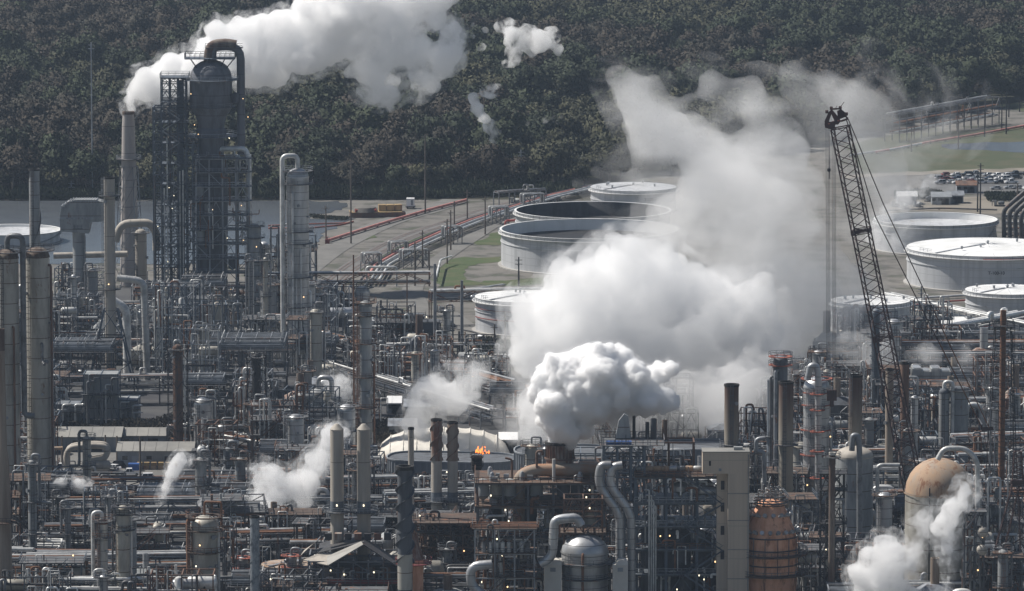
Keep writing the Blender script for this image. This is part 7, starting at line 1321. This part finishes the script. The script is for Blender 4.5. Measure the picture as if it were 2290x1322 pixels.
tot += steam('thick low grey steam filling the gap behind the reactor frame and stained stack', LOWV, steammat('low_steam', .06, nz=.02, lo=.25, hi=.55), 1.4, ((12, 4), (5, 2)), seed=21, fringe=((6, steammat('low_fringe', .04, nz=.05, lo=.42, hi=.66), 5),))
VE2 = puffs([(1790, 170, 24), (1840, 200, 46), (1960, 240, 64), (2060, 260, 44), (2150, 250, 34)], 26, 1700, seed=6) + puffs([(1880, 260, 60), (1960, 320, 70), (1980, 400, 60), (1950, 480, 50), (2000, 540, 60), (2060, 420, 40)], 24, 1700, seed=7)
tot += steam('ragged faint steam wisps above the grey steam veil', VE2, steammat('wisp_steam', .07, nz=.03, lo=.47, hi=.70), 1.7, ((12, 5), (5, 2.2)), seed=4, fringe=((9, steammat('wisp_fringe', .045, nz=.04, lo=.5, hi=.7), 8),))
# long plume of the chimney, left to right
Ys = Yrow(640); s = ppm(Ys, 90)
P1 = [(290, 240, 13), (289, 225, 17), (297, 208, 22), (308, 190, 26), (330, 175, 32), (350, 205, 26), (330, 215, 22), (365, 165, 36), (390, 195, 34), (385, 150, 34), (415, 135, 26), (430, 165, 40), (460, 140, 40), (440, 190, 36), (480, 70, 24), (500, 95, 40), (470, 110, 34), (540, 80, 44), (520, 130, 55), (580, 60, 36), (560, 150, 60), (590, 110, 56), (630, 60, 48), (590, 170, 30), (620, 150, 46), (650, 110, 60), (690, 130, 46), (700, 60, 60), (690, 20, 40), (740, 105, 46), (760, 40, 66), (720, 0, 50), (800, 90, 60), (830, 20, 66), (790, -10, 60), (880, 60, 60), (900, 0, 70), (950, 30, 50), (960, -20, 60), (980, 5, 34), (860, 120, 50), (820, 150, 44), (830, 200, 36), (860, 215, 30), (870, 180, 26), (935, 120, 40), (950, 160, 44), (980, 130, 46), (1005, 110, 34), (935, 190, 26), (1010, 75, 20)]
tot += steam('long rolling white steam plume blown from the tapered chimney', [(at(px, row, Ys + r0.uniform(-4, 4)), r / s * .86) for px, row, r in P1 if px < 800], steammat('rolling_steam', .50, nz=.2, lo=.30, hi=.5), .75, ((8, 3.0), (3.4, 1.7), (1.5, .8)), seed=5, fractal=1, fringe=((2.2, steammat('rolling_fringe', .17, nz=.24, lo=.49, hi=.64), 1.9),), lm='the rolling chimney plume')
tot += steam('ragged torn end of the rolling chimney plume', [(at(px, row, Ys + r0.uniform(-4, 4)), r / s * .92) for px, row, r in P1 if px >= 760], steammat('torn_steam', .34, nz=.085, lo=.40, hi=.54), .8, ((8, 3.6), (3.4, 2.0), (1.5, .9)), seed=25, fractal=1, fringe=((2.4, steammat('torn_fringe', .10, nz=.16, lo=.49, hi=.64), 2.2),))
for i, (lb, pts_, d) in enumerate((('ragged white steam scrap floating over the forest, largest of the loose scraps', [(1130, 60, 22), (1150, 85, 30), (1180, 90, 34), (1215, 90, 30), (1238, 75, 18), (1245, 110, 12), (1150, 125, 22), (1128, 145, 12), (1248, 135, 6)], .12), ('thin curling steam scrap hanging below the rolling plume', [(1090, 205, 18), (1108, 200, 16), (1060, 225, 14), (1070, 250, 14), (1085, 265, 14), (1095, 285, 14), (1105, 305, 14), (1055, 240, 9)], .14),
        ('ragged tail of steam ending the rolling chimney plume', [(1020, 100, 20), (1040, 80, 16), (1060, 60, 14), (1030, 130, 20), (995, 60, 18), (1000, 150, 24), (960, 190, 20), (870, 235, 16), (850, 245, 12), (1075, 110, 10), (1085, 70, 8), (835, 170, 30)], .10), ('faint blue steam shreds low over the forest', [(1220, 265, 12), (1245, 268, 14), (1270, 320, 8), (1180, 275, 6)], .03))):
    tot += steam(lb, [(at(px, row, Ys + r0.uniform(-3, 3)), r / s * .95) for px, row, r in pts_], steammat('scrap_steam', d * 4.2, nz=.12, lo=.44, hi=.6), .7, ((5, 3.0), (2.2, 1.6), (1, .6)), seed=6 + i, fractal=1 if i < 3 else 0)
# small plumes
for i, (lb, Ys, path, n, d, nz) in enumerate((
    ('narrow white steam jet rising from the cooler fan box', Yrow(1190), [(358, 1140, 6), (366, 1105, 10), (378, 1070, 15), (392, 1045, 17), (405, 1022, 17), (425, 1030, 12), (425, 1050, 8)], 44, .5, None),
    ('low ragged steam puff beside the slim grey column', Yrow(1165), [(98, 1115, 8), (108, 1088, 16), (135, 1082, 18), (160, 1085, 14), (190, 1085, 14), (205, 1100, 8)], 44, .45, .2),
    ('big wind bent grey steam plume behind the mottled spiral stack', 1345, [(560, 1255, 26), (562, 1200, 30), (590, 1150, 44), (600, 1080, 36), (585, 1055, 24), (625, 1085, 40), (660, 1100, 36), (690, 1070, 34), (715, 1010, 26), (740, 960, 26), (770, 965, 18)], 84, .26, .1),
    ('grey steam wisp leaning off the bent plume', 1350, [(690, 1140, 16), (680, 1110, 26), (700, 1060, 30), (725, 1020, 24)], 24, .16, .12),
    ('soft grey steam blowing across the fabric building', 1480, [(915, 1010, 36), (925, 940, 40), (945, 890, 44), (985, 870, 44), (1010, 900, 36), (1050, 860, 34), (1090, 830, 22), (1000, 810, 22)], 56, .14, .07),
    ('small steam wisp above the domed reactor', 1520, [(730, 900, 10), (735, 860, 24), (765, 865, 26), (775, 890, 16), (750, 925, 12)], 26, .18, .14),
    ('tiny white steam spurt on the thick clad tower', 1245, [(446, 1138, 4), (444, 1125, 7), (450, 1112, 5)], 10, .7, None),
    ('dense low white steam bank at the bottom beside the ochre vessel', 1215, [(1925, 1320, 26), (1935, 1260, 36), (1980, 1240, 42), (2030, 1240, 30), (1960, 1300, 44), (2000, 1325, 36), (2045, 1330, 24)], 60, .34, .13),
    ('white steam jet climbing across the ochre domed vessel', 1205, [(2120, 1322, 8), (2122, 1280, 12), (2118, 1230, 16), (2105, 1190, 24), (2125, 1150, 26), (2150, 1110, 26), (2170, 1100, 18), (2155, 1080, 12)], 70, .40, .16),
    ('faint steam in front of the ochre vessel side', 1210, [(2050, 1230, 24), (2060, 1180, 24), (2080, 1140, 16), (2010, 1180, 12)], 24, .14, .16),
    ('bluish steam curls passing the crane pendants', 1600, [(1930, 540, 26), (1980, 500, 30), (2020, 450, 28), (2060, 420, 22), (2095, 395, 14), (2000, 540, 24)], 26, .09, .11),
    ('faint steam haze behind the crane boom foot', 1560, [(1880, 760, 40), (1950, 790, 44), (2060, 800, 40), (2160, 800, 30)], 22, .03, .06))):
    s = ppm(Ys, 20); tot += steam(lb, puffs(path, n, Ys, seed=20 + i, jit=.6), steammat('small_steam', d * 2.2, nz=(nz or .25) * 2.2, lo=.38, hi=.60), .34 if i in (0, 1, 6) else .55, ((3.2, 1.2), (1.4, .7), (.7, .35)) if i in (0, 1, 6) else ((5, 1.8), (2.2, 1.0), (1.1, .5)), seed=30 + i, fractal=1, fringe=((1.0 if i in (0, 1, 6) else 1.7, steammat('small_fringe', 0.001 if i == 6 else d * .75, nz=(nz or .25) * 3.6, lo=.48, hi=.66), .9 if i in (0, 1, 6) else 1.5),))
print('steam verts', tot)
# ================================================================ air
hz = MB(); hz.bx(-2500, -60, -1.2, 2500, 4300, 262)
hb = build('haze', hz, 'white'); hb.data.materials.clear(); hm = bpy.data.materials.new('haze'); hm.use_nodes = True; nt = hm.node_tree; nt.nodes.clear(); ou = nt.nodes.new('ShaderNodeOutputMaterial'); pv = nt.nodes.new('ShaderNodeVolumePrincipled'); pv.inputs['Color'].default_value = (.62, .78, 1, 1); pv.inputs['Density'].default_value = 3.6e-5; pv.inputs['Anisotropy'].default_value = .2
nt.links.new(pv.outputs[0], ou.inputs['Volume']); hb.data.materials.append(hm); hb['kind'] = 'stuff'; hb['label'] = 'thin blue haze in the air'; hb['category'] = 'haze'
# ================================================================ labels that single out each of the many
bpy.context.view_layer.update()
LP = []
for ph, o, pos in LANDMARKS: p = pix(o.location); LP.append((ph, p[0], p[1]))
ORD = ('first', 'second', 'third', 'fourth', 'fifth', 'sixth', 'seventh', 'eighth', 'ninth', 'tenth', 'eleventh', 'twelfth', 'thirteenth', 'fourteenth', 'fifteenth', 'sixteenth', 'seventeenth', 'eighteenth', 'nineteenth', 'twentieth')
items = [(t, b, px, row) for t, b, px, row in autos] + [(t, b, *pix(t.location)) for t, b in THINGS]
buckets = {}
for t, b, px, row in items:
    ds = sorted((math.hypot(px - x, (row - y) * 1.6), ph, x, y) for ph, x, y in LP)[0]
    rel = 'behind' if ds[3] - row > 40 and abs(px - ds[2]) < 70 else 'in front of' if row - ds[3] > 40 and abs(px - ds[2]) < 70 else 'beside'
    buckets.setdefault((b, ds[1], rel), []).append((ds[0], t, px))
used = set()
for (b, ph, rel), L_ in buckets.items():
    L_.sort(key=lambda q: q[0])
    for i, (d, t, px) in enumerate(L_):
        if len(L_) == 1: lb = '%s %s %s' % (b, rel, ph)
        else: lb = '%s %s %s, %s from it' % (b, rel, ph, ORD[min(i, 19)])
        wd = lb.split()
        if len(wd) > 16: lb = '%s %s %s, %s' % (b, rel, ph, ORD[min(i, 19)]) if len(L_) > 1 else ' '.join(wd[:16])
        t['label'] = lb

TK = [q for q in LP if q[2] < 830]; tb = {}
for t, b, px, row in TL:
    sz_ = 'small' if t.scale.x < .95 else 'huge' if t.scale.x > 1.6 else 'tall' if t.scale.x > 1.25 else 'mid sized'
    d_ = sorted((abs(px - x), ph, x) for ph, x, y in TK)[0]; tb.setdefault((sz_ + ' ' + b, d_[1], 'behind' if d_[0] < 40 else 'beyond'), []).append((d_[0], t))
for (b, ph, rel), L_ in tb.items():
    L_.sort(key=lambda q: q[0])
    for i, (d_, t) in enumerate(L_): t['label'] = '%s %s %s' % (b, rel, ph) + (', %s from it' % ORD[min(i, 19)] if len(L_) > 1 else '')
